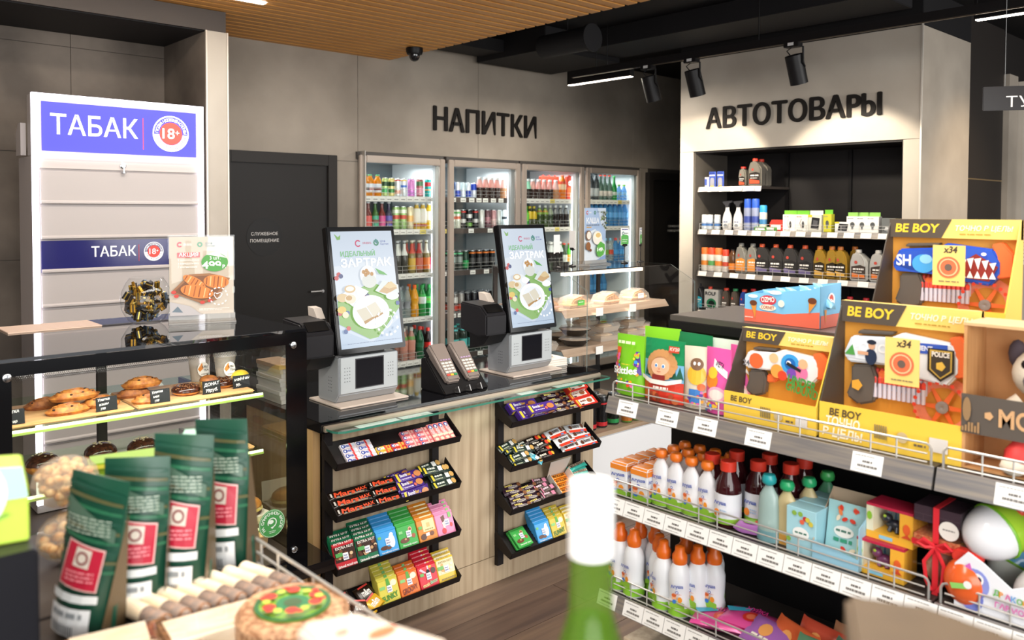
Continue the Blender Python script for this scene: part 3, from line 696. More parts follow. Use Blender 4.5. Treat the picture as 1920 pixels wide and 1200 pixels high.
DK = {
 'oj': (lambda: bottle('juice_bottle', .172, .031, '#d98412', '#2fa35a', '#dfe3ea', (.2, .58), 'wide', label2=('#d8482e', .28, .4)), 'orange juice bottle with green cap'),
 'gcan': (lambda: can('drink_can', .152, .026, '#b9cf86', ('#2c4a2c', .55, .78), band2=('#58b06a', .2, .45)), 'pale green drink can'),
 'ycan': (lambda: can('drink_can', .152, .026, '#dccb86', ('#2c4a2c', .55, .78), band2=('#4d8d4b', .2, .4)), 'pale yellow drink can'),
 'wrcan': (lambda: can('drink_can', .152, .026, '#dfe0e2', ('#c93a3a', .84, .9), band2=('#e5a595', .15, .35)), 'white drink can with red rim'),
 'wbcan': (lambda: can('drink_can', .152, .026, '#dde2e6', ('#e4c557', .84, .9), band2=('#4f74c2', .5, .62)), 'white drink can with blue mark'),
 'pcan': (lambda: can('drink_tumbler', .15, .03, '#d78bc8', ('#b565b8', .1, .3)), 'pink drink tumbler'),
 'bpcan': (lambda: can('drink_tumbler', .15, .03, '#a86a62', ('#d992a0', .1, .5), band2=('#4b7d4f', .62, .85)), 'pink and brown drink tumbler'),
 'tcan': (lambda: can('drink_tumbler', .15, .03, '#23a79c', ('#c9343e', .6, .82), band2=('#e3a13d', .36, .45)), 'teal and red drink tumbler'),
 'blcan': (lambda: can('drink_tumbler', .15, .03, '#2f8fe0', ('#e9f1f8', .1, .5)), 'bright blue drink tumbler'),
 'sred': (lambda: bottle('glass_bottle', .225, .029, '#6d2420', '#d3d6d8', '#e05a52', (.14, .5), 'long'), 'small red soda bottle'),
 'sgrn': (lambda: bottle('glass_bottle', .225, .029, '#3f6a30', '#d3d6d8', '#4fb08c', (.14, .5), 'long', label2=('#d86a5c', .24, .36)), 'small green soda bottle'),
 'spnk': (lambda: bottle('glass_bottle', .225, .029, '#7a2f28', '#d3d6d8', '#d94f8e', (.14, .5), 'long'), 'small pink soda bottle'),
 'sprp': (lambda: bottle('glass_bottle', .225, .029, '#3b3350', '#d3d6d8', '#5a58b0', (.14, .5), 'long', label2=('#d9503e', .22, .32)), 'small purple soda bottle'),
 'lgcan': (lambda: can('tall_can', .19, .031, '#9fc27a', ('#c44a3a', .45, .62), band2=('#e7ecd8', .7, .85)), 'tall lime green can with red stripe'),
 'pale': (lambda: can('tall_can', .19, .031, '#d8cba6', ('#e8b56c', .3, .6)), 'tall pale yellow can'),
 'wjug': (lambda: bottle('juice_bottle', .215, .033, '#d8b44a', '#e8e6df', '#ece7da', (.25, .8), 'wide', label2=('#b5462d', .1, .2)), 'juice bottle with broad white label'),
 'yjug': (lambda: bottle('juice_bottle', .215, .033, '#e2b51f', '#e8e6df', '#eee8d6', (.34, .7), 'wide', label2=('#e6c02c', .74, .82)), 'yellow lemonade bottle'),
 'gneck': (lambda: bottle('glass_bottle', .27, .031, '#4c4a44', '#bfc2c4', None, shape='long', neck=('#dfe2dc', .55, .9)), 'smoky bottle with white neck wrap'),
 'lem1': (lambda: bottle('glass_bottle', .27, .032, '#8a7a4a', '#d9d6c2', '#d9b04a', (.1, .46), 'long', neck=('#c8472f', .6, .9)), 'glass lemonade bottle with yellow label'),
 'lem2': (lambda: bottle('glass_bottle', .27, .032, '#7a5a44', '#d9d6c2', '#d06a50', (.1, .46), 'long', neck=('#c03a32', .6, .9)), 'glass lemonade bottle with red label'),
 'lem3': (lambda: bottle('glass_bottle', .27, .032, '#7a6a34', '#d9d6c2', '#e0762e', (.1, .46), 'long', neck=('#dfd9c4', .6, .9)), 'glass lemonade bottle with orange label'),
 'lem4': (lambda: bottle('glass_bottle', .27, .032, '#8a7a54', '#d9d6c2', '#e65a9a', (.1, .46), 'long', neck=('#e9dfc8', .6, .9)), 'glass lemonade bottle with pink label'),
 'clr': (lambda: bottle('soda_bottle', .255, .033, CLEAR, '#8f9498', '#8c8f94', (.3, .52), 'dumb'), 'clear grey soda bottle'),
 'org': (lambda: bottle('soda_bottle', .265, .036, '#e39a1c', '#ee6a22', '#e8a52c', (.36, .52), 'dumb'), 'orange soda bottle'),
 'spr': (lambda: bottle('soda_bottle', .26, .036, '#2f8f45', '#2c9a48', '#dfe8e2', (.4, .62), 'pet', label2=('#39b54a', .62, .7)), 'green lemon soda bottle'),
 'spr2': (lambda: bottle('soda_bottle', .26, .036, '#1f7d3a', '#2c9a48', '#58c95a', (.4, .62), 'pet', label2=('#e8503a', .48, .54)), 'green soda bottle'),
 'mcan': (lambda: can('drink_can', .145, .03, '#e9e6e2', ('#d8523e', .1, .45)), 'white and red drink can'),
 'pinkb': (lambda: bottle('soda_bottle', .27, .035, '#b88476', '#d8d4cc', '#cf8f7c', (.3, .6), 'pet', neck=('#6f9a4a', .62, .72)), 'rosy brown soda bottle'),
 'dgrn': (lambda: bottle('soda_bottle', .27, .036, '#1f5c38', '#d93a2c', '#2c6e4c', (.36, .5), 'pet'), 'dark green soda bottle'),
 'cola': (lambda: bottle('cola_bottle', .25, .035, '#231312', '#e0392b', '#d92b25', (.3, .52), 'pet'), 'cola bottle with red label'),
 'dglass': (lambda: bottle('glass_bottle', .26, .03, '#3a4434', '#c9c59c', '#d8c25a', (.12, .3), 'long', label2=('#8c3f34', .3, .4)), 'dark glass bottle with yellow label'),
 'dblue': (lambda: can('slim_can', .14, .0265, '#2c5c9a', ('#a4c6e4', .1, .5)), 'dark blue slim can'),
 'rb': (lambda: can('slim_can', .135, .0265, '#e6e9f2', ('#1d3fb0', .06, .48)), 'silver and blue energy can'),
 'rbs': (lambda: can('slim_can', .135, .0265, '#cfe3ea', ('#dfe9ee', .1, .5)), 'pale silver energy can'),
 'rbb': (lambda: can('slim_can', .135, .0265, '#e2e6ee', ('#1d3fb0', .5, .9)), 'blue topped energy can'),
 'teap': (lambda: bottle('tea_bottle', .185, .033, '#3a2620', '#e8e4e0', '#d99a92', (.5, .88), 'tea'), 'dark iced tea bottle with pink label'),
 'teaw': (lambda: bottle('tea_bottle', .185, .033, '#c28b62', '#eceae6', '#e4b9b2', (.5, .88), 'tea'), 'amber iced tea bottle with pale label'),
 'teag': (lambda: bottle('tea_bottle', .185, .033, '#2c211c', '#e8ece6', '#8fd0b0', (.5, .88), 'tea'), 'dark iced tea bottle with mint label'),
 'grcan': (lambda: can('tall_can', .165, .029, '#d9dccd', ('#5aa85a', .78, .88), band2=('#cf6446', .5, .64)), 'white energy can with green rim'),
 'brcan': (lambda: can('tall_can', .165, .029, '#19171a', ('#d2382e', .84, .93), band2=('#c7c5c2', .3, .5)), 'black energy can with red rim'),
 'bgcan': (lambda: can('tall_can', .165, .029, '#1b1a1c', ('#d8d6d2', .55, .75), band2=('#6fa83e', .12, .3)), 'black energy can with green base'),
 'wcan': (lambda: can('tall_can', .165, .029, '#d9d9d4'), 'plain pale grey energy can'),
 'prcan': (lambda: can('tall_can', .165, .029, '#6d4a52', ('#a9737c', .3, .6)), 'plum coloured energy can'),
 'rpcan': (lambda: can('tall_can', .165, .029, '#b98a8c', ('#d7b5b0', .2, .5)), 'rose coloured energy can'),
 'scan': (lambda: can('tall_can', .165, .029, '#c3c9c7', ('#9aa3a0', .1, .3)), 'silver energy can'),
 'kcan': (lambda: can('tall_can', .165, .029, '#e3ecf0', ('#2a2f36', .48, .62)), 'white energy can with black letters'),
 'wpcan': (lambda: can('tall_can', .165, .029, '#f0e0e2', ('#c98a92', .48, .6)), 'white energy can with rose letters'),
 'e1': (lambda: can('tall_can', .17, .0305, '#33403c', ('#5fc28a', .82, .9), band2=('#8f9b96', .4, .7)), 'dark energy can with mint rim'),
 'e2': (lambda: can('tall_can', .17, .0305, '#1c3a2a', ('#2f9a55', .1, .5)), 'dark energy can with green base'),
 'e3': (lambda: can('tall_can', .17, .0305, '#171719', ('#e07a2c', .82, .9), band2=('#4c4a4a', .3, .6)), 'black energy can with orange rim'),
 'r1': (lambda: can('tall_can', .165, .0305, '#6a6460', ('#d8442e', .1, .38), band2=('#e4dfd8', .5, .8)), 'grey can with red base'),
 'r2': (lambda: can('tall_can', .165, .0305, '#8c8783', ('#e0553a', .1, .42)), 'silver can with red flame base'),
 'd1': (lambda: can('tall_can', .165, .0305, '#1e1b20', ('#9a6a6a', .25, .5)), 'black can with rose blush'),
 'd2': (lambda: can('tall_can', .165, .0305, '#232030', ('#5a4fb0', .2, .55)), 'black can with violet flash'),
 'tealb': (lambda: bottle('water_bottle', .24, .035, '#27362e', '#49b8b0', '#5fc4c0', (.12, .5), 'wide', label2=('#4c9a5a', .12, .18), neck=('#59bcc0', .8, .86)), 'dark water bottle with turquoise label'),
 'ojug': (lambda: bottle('juice_jug', .235, .037, '#e07a24', '#e05a2a', '#e9c9a0', (.4, .62), 'wide', label2=('#d8482a', .64, .74)), 'big orange juice jug'),
 'rcart': (lambda: carton('juice_carton', .225, .066, .066, '#d6452c', '#e2703a', '#c8352a'), 'red orange juice carton'),
 'gt': (lambda: bottle('tea_bottle', .21, .033, '#3a4a22', '#dfe6dc', '#7fa244', (.58, .84), 'pet', label2=('#e07a4a', .68, .76)), 'green tea bottle with fruit label'),
 'gt2': (lambda: bottle('tea_bottle', .21, .033, '#34402a', '#e4e6e0', '#8e9a84', (.58, .84), 'pet'), 'green tea bottle with grey label'),
 'gtb': (lambda: bottle('tea_bottle', .2, .03, '#3c9a2e', '#52b03a', '#7ed04c', (.3, .7), 'pet'), 'bright green drink bottle'),
 'gty': (lambda: bottle('tea_bottle', .2, .03, '#3f4420', '#c9b62c', '#d8b82c', (.4, .75), 'pet'), 'dark bottle with yellow label'),
 'dt': (lambda: bottle('tea_bottle', .21, .034, '#241d1c', '#dfe2e2', '#6f7276', (.6, .84), 'pet'), 'dark cola bottle with grey label'),
 'crm': (lambda: bottle('sauce_bottle', .16, .031, '#cfc6a8', '#d9cf5a', '#e4ddc4', (.2, .5), 'wide'), 'cream drink bottle'),
 'wrib': (lambda: bottle('soda_bottle', .22, .034, '#2a2524', '#eef0f0', '#d4dadc', (.55, .86), 'pet'), 'dark soda bottle with white shoulder'),
 'redg': (lambda: bottle('soda_bottle', .2, .03, '#3a4a34', '#e0584a', '#dfe6e0', (.1, .45), 'long'), 'green bottle with coral cap'),
 'ogb': (lambda: bottle('soda_bottle', .2, .03, '#58b83a', '#e0584a', '#e8a03a', (.1, .45), 'long'), 'lime bottle with coral cap'),
 'silv': (lambda: bottle('glass_bottle', .26, .032, film('#4a4f52', .75, .08), '#3a3d40', '#b9bec0', (.15, .45), 'wide'), 'smoked clear water bottle'),
 'redc': (lambda: bottle('glass_bottle', .26, .033, film('#5c7a6a', .6, .06), '#d2402e', '#d8cfc6', (.16, .36), 'long'), 'clear glass water bottle with red cap'),
 'grnb': (lambda: bottle('glass_bottle', .25, .031, '#1f8a3e', '#2fa04a', '#cfd8cc', (.2, .34), 'long'), 'bright green glass water bottle'),
 'sblue': (lambda: bottle('water_bottle', .165, .03, WATER, '#7cc24a', '#8cc4ec', (.3, .52), 'pet'), 'small blue water bottle with green cap'),
 'blue': (lambda: bottle('water_bottle', .26, .037, WATER, '#4a90d8', '#5a9ed8', (.34, .54), 'pet'), 'tall blue water bottle'),
 'wgl': (lambda: bottle('water_bottle', .24, .037, CLEAR, '#8cc8e8', '#7ab04a', (.3, .5), 'pet'), 'clear water bottle with green label'),
 'wrl': (lambda: bottle('water_bottle', .24, .037, CLEAR, '#8cc8e8', '#c8503c', (.3, .5), 'pet'), 'clear water bottle with red label'),
 'wbl': (lambda: bottle('water_bottle', .24, .037, WATER, '#d8504a', '#4a9ad8', (.3, .5), 'pet'), 'blue water bottle with red cap'),
}
SN = ['top', 'second', 'third', 'fourth', 'fifth', 'bottom']
CN = ['leftmost', 'second', 'third', 'rightmost']
def drink_row(ci, k, xs, kinds, rows=1, y=5.622):
    z = SHZ[k]+.0005; cnt = {}
    for r_ in range(rows):
        for i, (x, kd) in enumerate(zip(xs, kinds)):
            fn, d = DK[kd]
            o = make(kd, fn)
            tot = kinds.count(kd); cnt[(kd, r_)] = cnt.get((kd, r_), 0)+1; q = cnt[(kd, r_)]
            lab = d + (', %s along' % NTH[q-1] if tot > 1 else '') + ', %s%s shelf of %s cooler' % (['', 'back row of ', 'rear row of '][r_], SN[k], CN[ci])
            o.location = (x, y+.078*r_, z); o.rotation_euler = (0, 0, random.uniform(-.5, .5))
            thing(o, lab, 'drink', 'drinks on the %s shelf of the %s cooler' % (SN[k], CN[ci]))
random.seed(11)
drink_row(0, 0, [3.594,3.641,3.712,3.783,3.845,3.905,3.966,4.041,4.128,4.216,4.287], ['oj', 'oj', 'oj', 'gcan', 'ycan', 'wrcan', 'wbcan', 'pcan', 'bpcan', 'tcan', 'blcan'])
drink_row(0, 1, [3.623,3.688,3.752,3.818,3.886,3.957,4.027,4.095,4.158,4.222,4.284], ['sred', 'sgrn', 'spnk', 'sprp', 'lgcan', 'lgcan', 'pale', 'wjug', 'wjug', 'yjug', 'yjug'])
drink_row(0, 2, [3.902,3.970,4.046,4.119,4.194,4.267], ['gneck', 'gneck', 'lem1', 'lem2', 'lem3', 'lem4'], 2)
drink_row(0, 3, [3.927,3.997,4.073,4.150,4.225,4.290], ['clr', 'clr', 'org', 'spr', 'spr2', 'mcan'], 2)
drink_row(0, 4, [3.964,4.040,4.127,4.211,4.290], ['pinkb', 'pinkb', 'dgrn', 'cola', 'cola'], 2)
drink_row(0, 5, [3.890,3.964,4.051,4.127,4.200,4.279], ['gneck', 'gneck', 'dglass', 'dglass', 'dglass', 'dglass'], 2)
drink_row(1, 0, [4.474,4.533,4.593,4.650,4.714,4.782,4.854,4.921,4.988,5.063,5.136], ['dblue', 'rb', 'rbs', 'rb', 'rbb', 'teap', 'teap', 'teap', 'teap', 'teaw', 'teaw'])
drink_row(1, 1, [4.480,4.534,4.593,4.663,4.733,4.805,4.877,4.947,5.012,5.077,5.147], ['grcan', 'grcan', 'brcan', 'bgcan', 'brcan', 'wcan', 'prcan', 'rpcan', 'scan', 'kcan', 'wpcan'])
drink_row(1, 2, [4.484,4.552,4.621,4.697,4.775,4.853,4.929], ['e1', 'e1', 'e2', 'e3', 'e3', 'e3', 'e3'], 3)
drink_row(1, 3, [4.499,4.571,4.643,4.717,4.791,4.867,4.937], ['r1', 'r2', 'd1', 'd1', 'd2', 'd1', 'd1'], 3)
drink_row(1, 4, [4.506,4.598,4.693,4.783,4.874], ['tealb']*5, 2)
drink_row(1, 5, [4.512,4.596,4.681,4.768,4.856], ['dglass']*5)
drink_row(2, 0, [5.375,5.442,5.519,5.594,5.670,5.750,5.843,5.937,6.006], ['teag', 'teap', 'teap', 'teap', 'teap', 'teaw', 'ojug', 'rcart', 'rcart'])
for x_, n_ in zip([5.694,5.775,5.857], ('nearest the door hinge', 'in the middle', 'beside the orange jug')):
    o = make('rcart', DK['rcart'][0]); o.location = (x_, 5.74, SHZ[0]+.0005); thing(o, 'red juice carton behind the tea bottles on top shelf, ' + n_, 'drink', 'red cartons behind the tea')
drink_row(2, 1, [5.356,5.401,5.457,5.531,5.607,5.675,5.745,5.816,5.894,5.971,6.032], ['gtb', 'gty', 'gty', 'gt', 'gt', 'gt2', 'dt', 'dt', 'dt', 'crm', 'crm'])
drink_row(2, 2, [5.689,5.748,5.811,5.874,5.943,6.012], ['wrib', 'wrib', 'wrib', 'redg', 'ogb', 'ogb'], 2)
drink_row(3, 0, [6.258,6.334,6.403,6.469,6.540,6.616,6.693,6.775], ['silv', 'silv', 'redc', 'redc', 'redc', 'grnb', 'sblue', 'sblue'])
drink_row(3, 1, [6.261,6.333,6.407,6.481,6.557,6.633,6.710,6.788], ['blue']*8, 2)
drink_row(3, 2, [6.272,6.341,6.411,6.485,6.561,6.646,6.732], ['wgl', 'wgl', 'wgl', 'wgl', 'wrl', 'wbl', 'wbl'])
drink_row(3, 3, [6.260,6.325,6.390,6.456], ['blue']*4)
drink_row(3, 4, [6.263,6.328,6.393,6.460], ['wgl']*4)

# ---------------------------------------------------------------- things on the checkout counter
CT = .8455
_sc = {}
def SC(c, e=.6):
    if (c, e) not in _sc:
        m = M(c, .2, e=e+.001); m.node_tree.nodes['Principled BSDF'].inputs['Base Color'].default_value = (.01, .01, .012, 1); _sc[(c, e)] = m
    return _sc[(c, e)]
KB = M('#9da1a5', .35, .3); KF = M('#b4babd', .35, .1); PLATE = M('#cfc0b3', .3)
def screen_print(par, o, u, v, w, h):
    P = Print(o, u, v, .0003)
    def X(a): return a*w
    def Z(b): return (1-b)*h
    def pl(pts, c): P.poly([(X(a), Z(b)) for a, b in pts], c)
    pl([(0, 0), (1, 0), (1, 1), (0, 1)], SC('#cfdceb')); pl([(0, .3), (1, .24), (1, .5), (0, .56)], SC('#dde6ef')); pl([(0, .83), (.5, .97), (1, .78), (1, 1), (0, 1)], SC('#bccfe4'))
    pl([(.05, .02), (.11, .05), (.15, .03), (.14, .07), (.09, .075)], SC('#7fb45a'))
    P.ring(X(.42), Z(.108), X(.032), X(.05), SC('#cf2f62'), 16, .7, 5.6); P.text('IRBIS', X(.5), Z(.115), .0085, SC('#c9687f'), .01, X(.14))
    P.ring(X(.72), Z(.105), X(.025), X(.048), SC('#3d8f6a'), 8); pl([(.68, .09), (.72, .07), (.76, .09), (.74, .12)], SC('#4b8f8a')); P.text('Шеф', X(.79), Z(.103), .0085, SC('#4a5aa8'), .01); P.text('Круглик', X(.79), Z(.125), .0065, SC('#4a5aa8'), .01, X(.14))
    P.text('ИДЕАЛЬНЫЙ', X(.12), Z(.218), .02, SC('#55b94e'), .012, X(.56)); P.text('ЗАВТРАК', X(.11), Z(.31), .032, SC('#f6fafd', .8), .025, X(.83))
    pl([(0, .6), (.3, .52), (.55, .45), (.8, .5), (1, .6), (1, .69), (.6, .93), (.46, .94), (0, .79)], SC('#86b85a'))
    for a, b, c in ((.06, .37, '#c93a3a'), (.02, .4, '#c93a3a'), (.09, .385, '#2f3f7a'), (.42, .565, '#c93a3a'), (.48, .565, '#26386a'), (.14, .70, '#2f5a9a'), (.02, .7, '#c93a3a'), (.13, .83, '#d0433c'), (.08, .855, '#2f5a9a'), (.97, .65, '#2f4f9a')): P.ell(X(a), Z(b), X(.035), X(.033), SC(c), 10)
    P.ell(X(.05), Z(.67), X(.07), X(.05), SC('#e6c34a'), 10); P.ell(X(.1), Z(.715), X(.05), X(.045), SC('#efe6c0'), 12)
    P.ell(X(.52), Z(.39), X(.13), X(.14), SC('#eef1f2', .7), 20).ell(X(.53), Z(.44), X(.12), X(.1), SC('#dfe2da'), 20)
    for a, b in ((.45, .36), (.5, .35), (.48, .385), (.58, .38), (.52, .37)): P.ell(X(a), Z(b), X(.03), X(.03), SC('#c08a3a'), 8)
    pl([(.64, .33), (.78, .37), (.84, .4), (.7, .385)], SC('#57b04a'))
    pl([(.02, .55), (.3, .47), (.5, .53), (.24, .66)], SC('#e6ecef', .65)); P.ell(X(.2), Z(.5), X(.09), X(.055), SC('#dcb981'), 14).ell(X(.2), Z(.497), X(.065), X(.035), SC('#f2ead8', .7), 14).ell(X(.07), Z(.57), X(.09), X(.06), SC('#e0c48e'), 14).ell(X(.19), Z(.585), X(.09), X(.065), SC('#efe4c8'), 14).ell(X(.17), Z(.575), X(.05), X(.035), SC('#caa05a'), 12).ell(X(.38), Z(.535), X(.09), X(.05), SC('#f6f6f6', .75), 16)
    pl([(.6, .53), (.75, .44), (1.0, .49), (1.0, .56), (.86, .6)], SC('#e0e8e6', .62)); pl([(.66, .54), (.84, .46), (.98, .52), (.8, .565)], SC('#d2ab72')); pl([(.74, .5), (.88, .455), (.98, .505), (.84, .52)], SC('#e6cc98')); P.ell(X(.88), Z(.585), X(.11), X(.055), SC('#f2f4f5', .75), 18)
    P.ell(X(.5), Z(.71), X(.3), X(.235), SC('#f4f6f8', .8), 36).ell(X(.5), Z(.712), X(.24), X(.185), SC('#e6eaee', .7), 30)
    pl([(.26, .685), (.42, .665), (.52, .76), (.36, .785)], SC('#dcd3ba')); pl([(.43, .66), (.58, .625), (.68, .72), (.53, .755)], SC('#e4dcc6')); pl([(.36, .785), (.53, .75), (.54, .765), (.38, .81)], SC('#b5842f')); pl([(.53, .755), (.68, .72), (.69, .735), (.55, .77)], SC('#b5842f'))
    hp = [(.73, .86), (.68, .82), (.66, .79), (.69, .775), (.73, .80), (.76, .765), (.82, .76), (.83, .80), (.79, .835), (.73, .86)]
    P.line([(X(a), Z(b)) for a, b in hp], .003, SC('#ffffff', .8))
    for t in range(14): P.ring(X(.74), Z(.81), X(.165), X(.195), SC('#f2f5f8', .75), 2, .2+t*.42, .2+t*.42+.22)
    P.scribble(X(.06), Z(.965), X(.94), .002, SC('#7d8aa6'), 20); P.k += 1
    return P.build('screen_image', par)
def kiosk(x0, label, wd):
    r = empty('order_kiosk', (x0, 2.72, CT)); thing(r, label, 'kiosk', 'self-service order kiosks')
    B('base_plate', 0, .315, 0, .24, 0, .007, PLATE, r, .002)
    mb = MB(); mb.prism([(.05, .04), (.075, .0075), (.205, .0075), (.205, .186), (.05, .186)], .022, .298, KB, 'x'); b = mb.build('body', r, .004)
    B('front_plate', .03, .29, .0465, .0495, .045, .184, KF, b, .001)
    B('camera_window', .098, .222, .0445, .0468, .062, .172, M('#15151a', .05), b, .001); B('window_frame', .094, .226, .0458, .0472, .058, .176, M('#3c3c40', .4), b)
    hs = MB()
    for j in range(5):
        for i in range(3):
            for xx in (.046, .246): hs.box(xx+i*.011, xx+i*.011+.003, .0458, .0466, .09+j*.013, .093+j*.013, M('#4a4c50', .5))
            hs.box(.0212, .0219, .10+i*.011, .103+i*.011, .05+j*.013, .053+j*.013, M('#4a4c50', .5))
    stuff(hs.build('speaker_holes', b, smooth=0))
    # leaning screen
    S0 = Vector((.012, .034, .2)); v = Vector((0, .088, .487)); L = v.length; v.normalize(); n = Vector((1, 0, 0)).cross(v)
    Mx = Matrix((Vector((1, 0, 0)), v, n)).transposed().to_4x4(); Mx.translation = S0
    s = MB().box(0, wd, 0, L, -.036, 0, M('#0d0d0f', .12)).xf(Mx).build('screen', r, .003)
    screen_print(s, S0+v*.02+Vector((.016, 0, 0)), (1, 0, 0), v, wd-.032, L-.038)
    B('screen_mount', .06, wd-.05, .09, .19, .1865, .24, BLACK, r, .004)
    # receipt printer on the left, card reader on the right
    K = M('#1c1b1e', .45)
    p = MB().prism([(.055, .195), (.055, .285), (.10, .325), (.24, .335), (.24, .21), (.12, .185)], -.115, .01, K, 'x').build('receipt_printer', r, .006)
    MB().hexa([(-.10, .062, .2955), (-.01, .062, .2955), (-.01, .098, .3275), (-.10, .098, .3275)], [(-.10, .06, .2975), (-.01, .06, .2975), (-.01, .096, .3295), (-.10, .096, .3295)], M('#0b0b0c', .3)).build('paper_slot', p)
    MB().prism([(.17, .326), (.24, .335), (.245, .37), (.2, .365)], -.0, .035, M('#e6dacd', .6), 'x').build('paper_roll', p)
    MB().prism([(.10, .15), (.2, .12), (.2, .2), (.06, .194)], -.09, .015, BLACK, 'x').build('printer_arm', r)
    v2 = Vector((0, .35, .94)).normalized(); n2 = Vector((1, 0, 0)).cross(v2)
    M2 = Matrix((Vector((.94, .3, 0)).normalized(), v2, Vector((.94, .3, 0)).normalized().cross(v2))).transposed().to_4x4(); M2.translation = (wd-.03, .10, .205)
    t = MB().box(0, .085, 0, .165, -.018, 0, M('#131318', .2)).xf(M2).build('card_reader', r, .005)
    P = Print((0, 0, 0), (1, 0, 0), (0, 1, 0), .0003)
    P.rect(.004, .004, .081, .161, SC('#0a1020', .4)).poly([(.004, .05), (.081, .075), (.081, .1), (.004, .075)], SC('#1565c8', .8)).poly([(.03, .035), (.081, .06), (.081, .075), (.004, .05)], SC('#0d3f7a', .5)).ell(.06, .045, .014, .017, SC('#4a8fe8', .7))
    for i, tx in enumerate(('оплатите', 'как вам', 'удобно')): P.text(tx, .012, .138-.012*i, .007, SC('#e8e8ff', .7), .01)
    o = P.build('reader_screen', t); o.matrix_local = M2
    return r
kiosk(1.628, 'grey order kiosk with tall bright screen beside the bakery showcase', .314)
kiosk(2.517, 'grey order kiosk with tall bright screen beside the deli case', .302)
# card terminals
def terminal(x, label):
    r = empty('card_terminal', (x, 2.665, .895)); thing(r, label, 'terminal', 'card terminals')
    v = Vector((0, .13, .14)).normalized(); n = Vector((1, 0, 0)).cross(v); Mx = Matrix((Vector((1, 0, 0)), v, n)).transposed().to_4x4()
    TB = M('#8b7f78', .3, .2)
    b = MB().hexa([(-.034, 0, -.03), (.034, 0, -.03), (.043, .185, -.045), (-.043, .185, -.045)], [(-.036, .002, 0), (.036, .002, 0), (.045, .19, .004), (-.045, .19, .004)], TB).xf(Mx).build('terminal_body', r, .008, seg=3)
    MB().box(-.047, .047, .14, .195, -.05, -.02, BLACK).xf(Mx).build('rear_shell', r, .008)
    P = Print(n*.0012+v*.0, (1, 0, 0), v, .0004)
    P.rect(-.03, .112, .03, .152, '#2a2d33').rect(-.026, .115, .026, .147, SC('#7d8fd0', .4)).rect(-.02, .16, .012, .168, '#2a2422').scribble(-.03, .155, .03, .003, '#3a3632', 4)
    P.k += 1
    for i in range(4): P.put([(-.026+i*.014, .1), (-.016+i*.014, .1), (-.016+i*.014, .106), (-.026+i*.014, .106)], [[0, 1, 2, 3]], M('#b59ac0', .4), True)
    P.build('display', b)
    for j in range(5):
        for i in range(3):
            c = ['#d9463a', '#e8b23a', '#2f8f55'][i] if j == 0 else '#d6d2c8'
            x_ = -.027+i*.0185; y_ = .025+j*.0145
            MB().box(x_, x_+.0155, y_, y_+.009, .0005, .004, M(c, .4)).xf(Mx).build('key', b, .001, seg=1)
    return r
terminal(2.137, 'card terminal on the black stand, the one nearer the showcase'); terminal(2.247, 'card terminal on the black stand, the one nearer the deli case')
t = MB().prism([(2.65, 0), (2.82, 0), (2.82, .13), (2.79, .135), (2.66, .01)], 2.075, 2.31, BLACK, 'x').build('terminal_stand', bev=.004)
thing(t, 'black sloping stand holding two card terminals on the counter', 'stand', loc=(0, 0, CT))
for x in (2.13, 2.19, 2.25): MB().tube([(x, 2.655, .02), (x, 2.635, .03), (x, 2.625, .008), (x, 2.66, .003)], .0025, STEEL, 5).build('wire_foot', t)
# leaflets and papers
r = empty('leaflet_stack', (2.86, 2.86, CT), -.12); thing(r, 'stack of pale leaflets at the deli end of the counter', 'leaflets')
for i in range(7): B('leaflet', -.09+random.uniform(-.004, .004), .08, -.07+random.uniform(-.004, .004), .07, i*.0052, i*.0052+.0046, M('#e4ddd2' if i % 2 else '#eee9e0', .6), r, .001)
P = Print((-.09, -.07, .0366), (1, 0, 0), (0, 1, 0)); P.ell(.09, .07, .045, .02, '#b09a86').scribble(.04, .1, .13, .006, '#8a7a6c', 5).scribble(.03, .03, .12, .004, '#a8998c', 7); P.build('cover_print', r)
r = empty('paper_stack', (1.56, 3.04, CT)); thing(r, 'stack of white paper sheets and wooden edge behind the showcase corner', 'paper')
for i in range(9): B('sheet_block', -.06-.004*(i % 3), .03, -.1, .1, i*.017, i*.017+.0165, M(['#eeeae6', '#e2d8ce', '#c9a583'][i % 3 if i > 5 else 0], .6), r, .001)

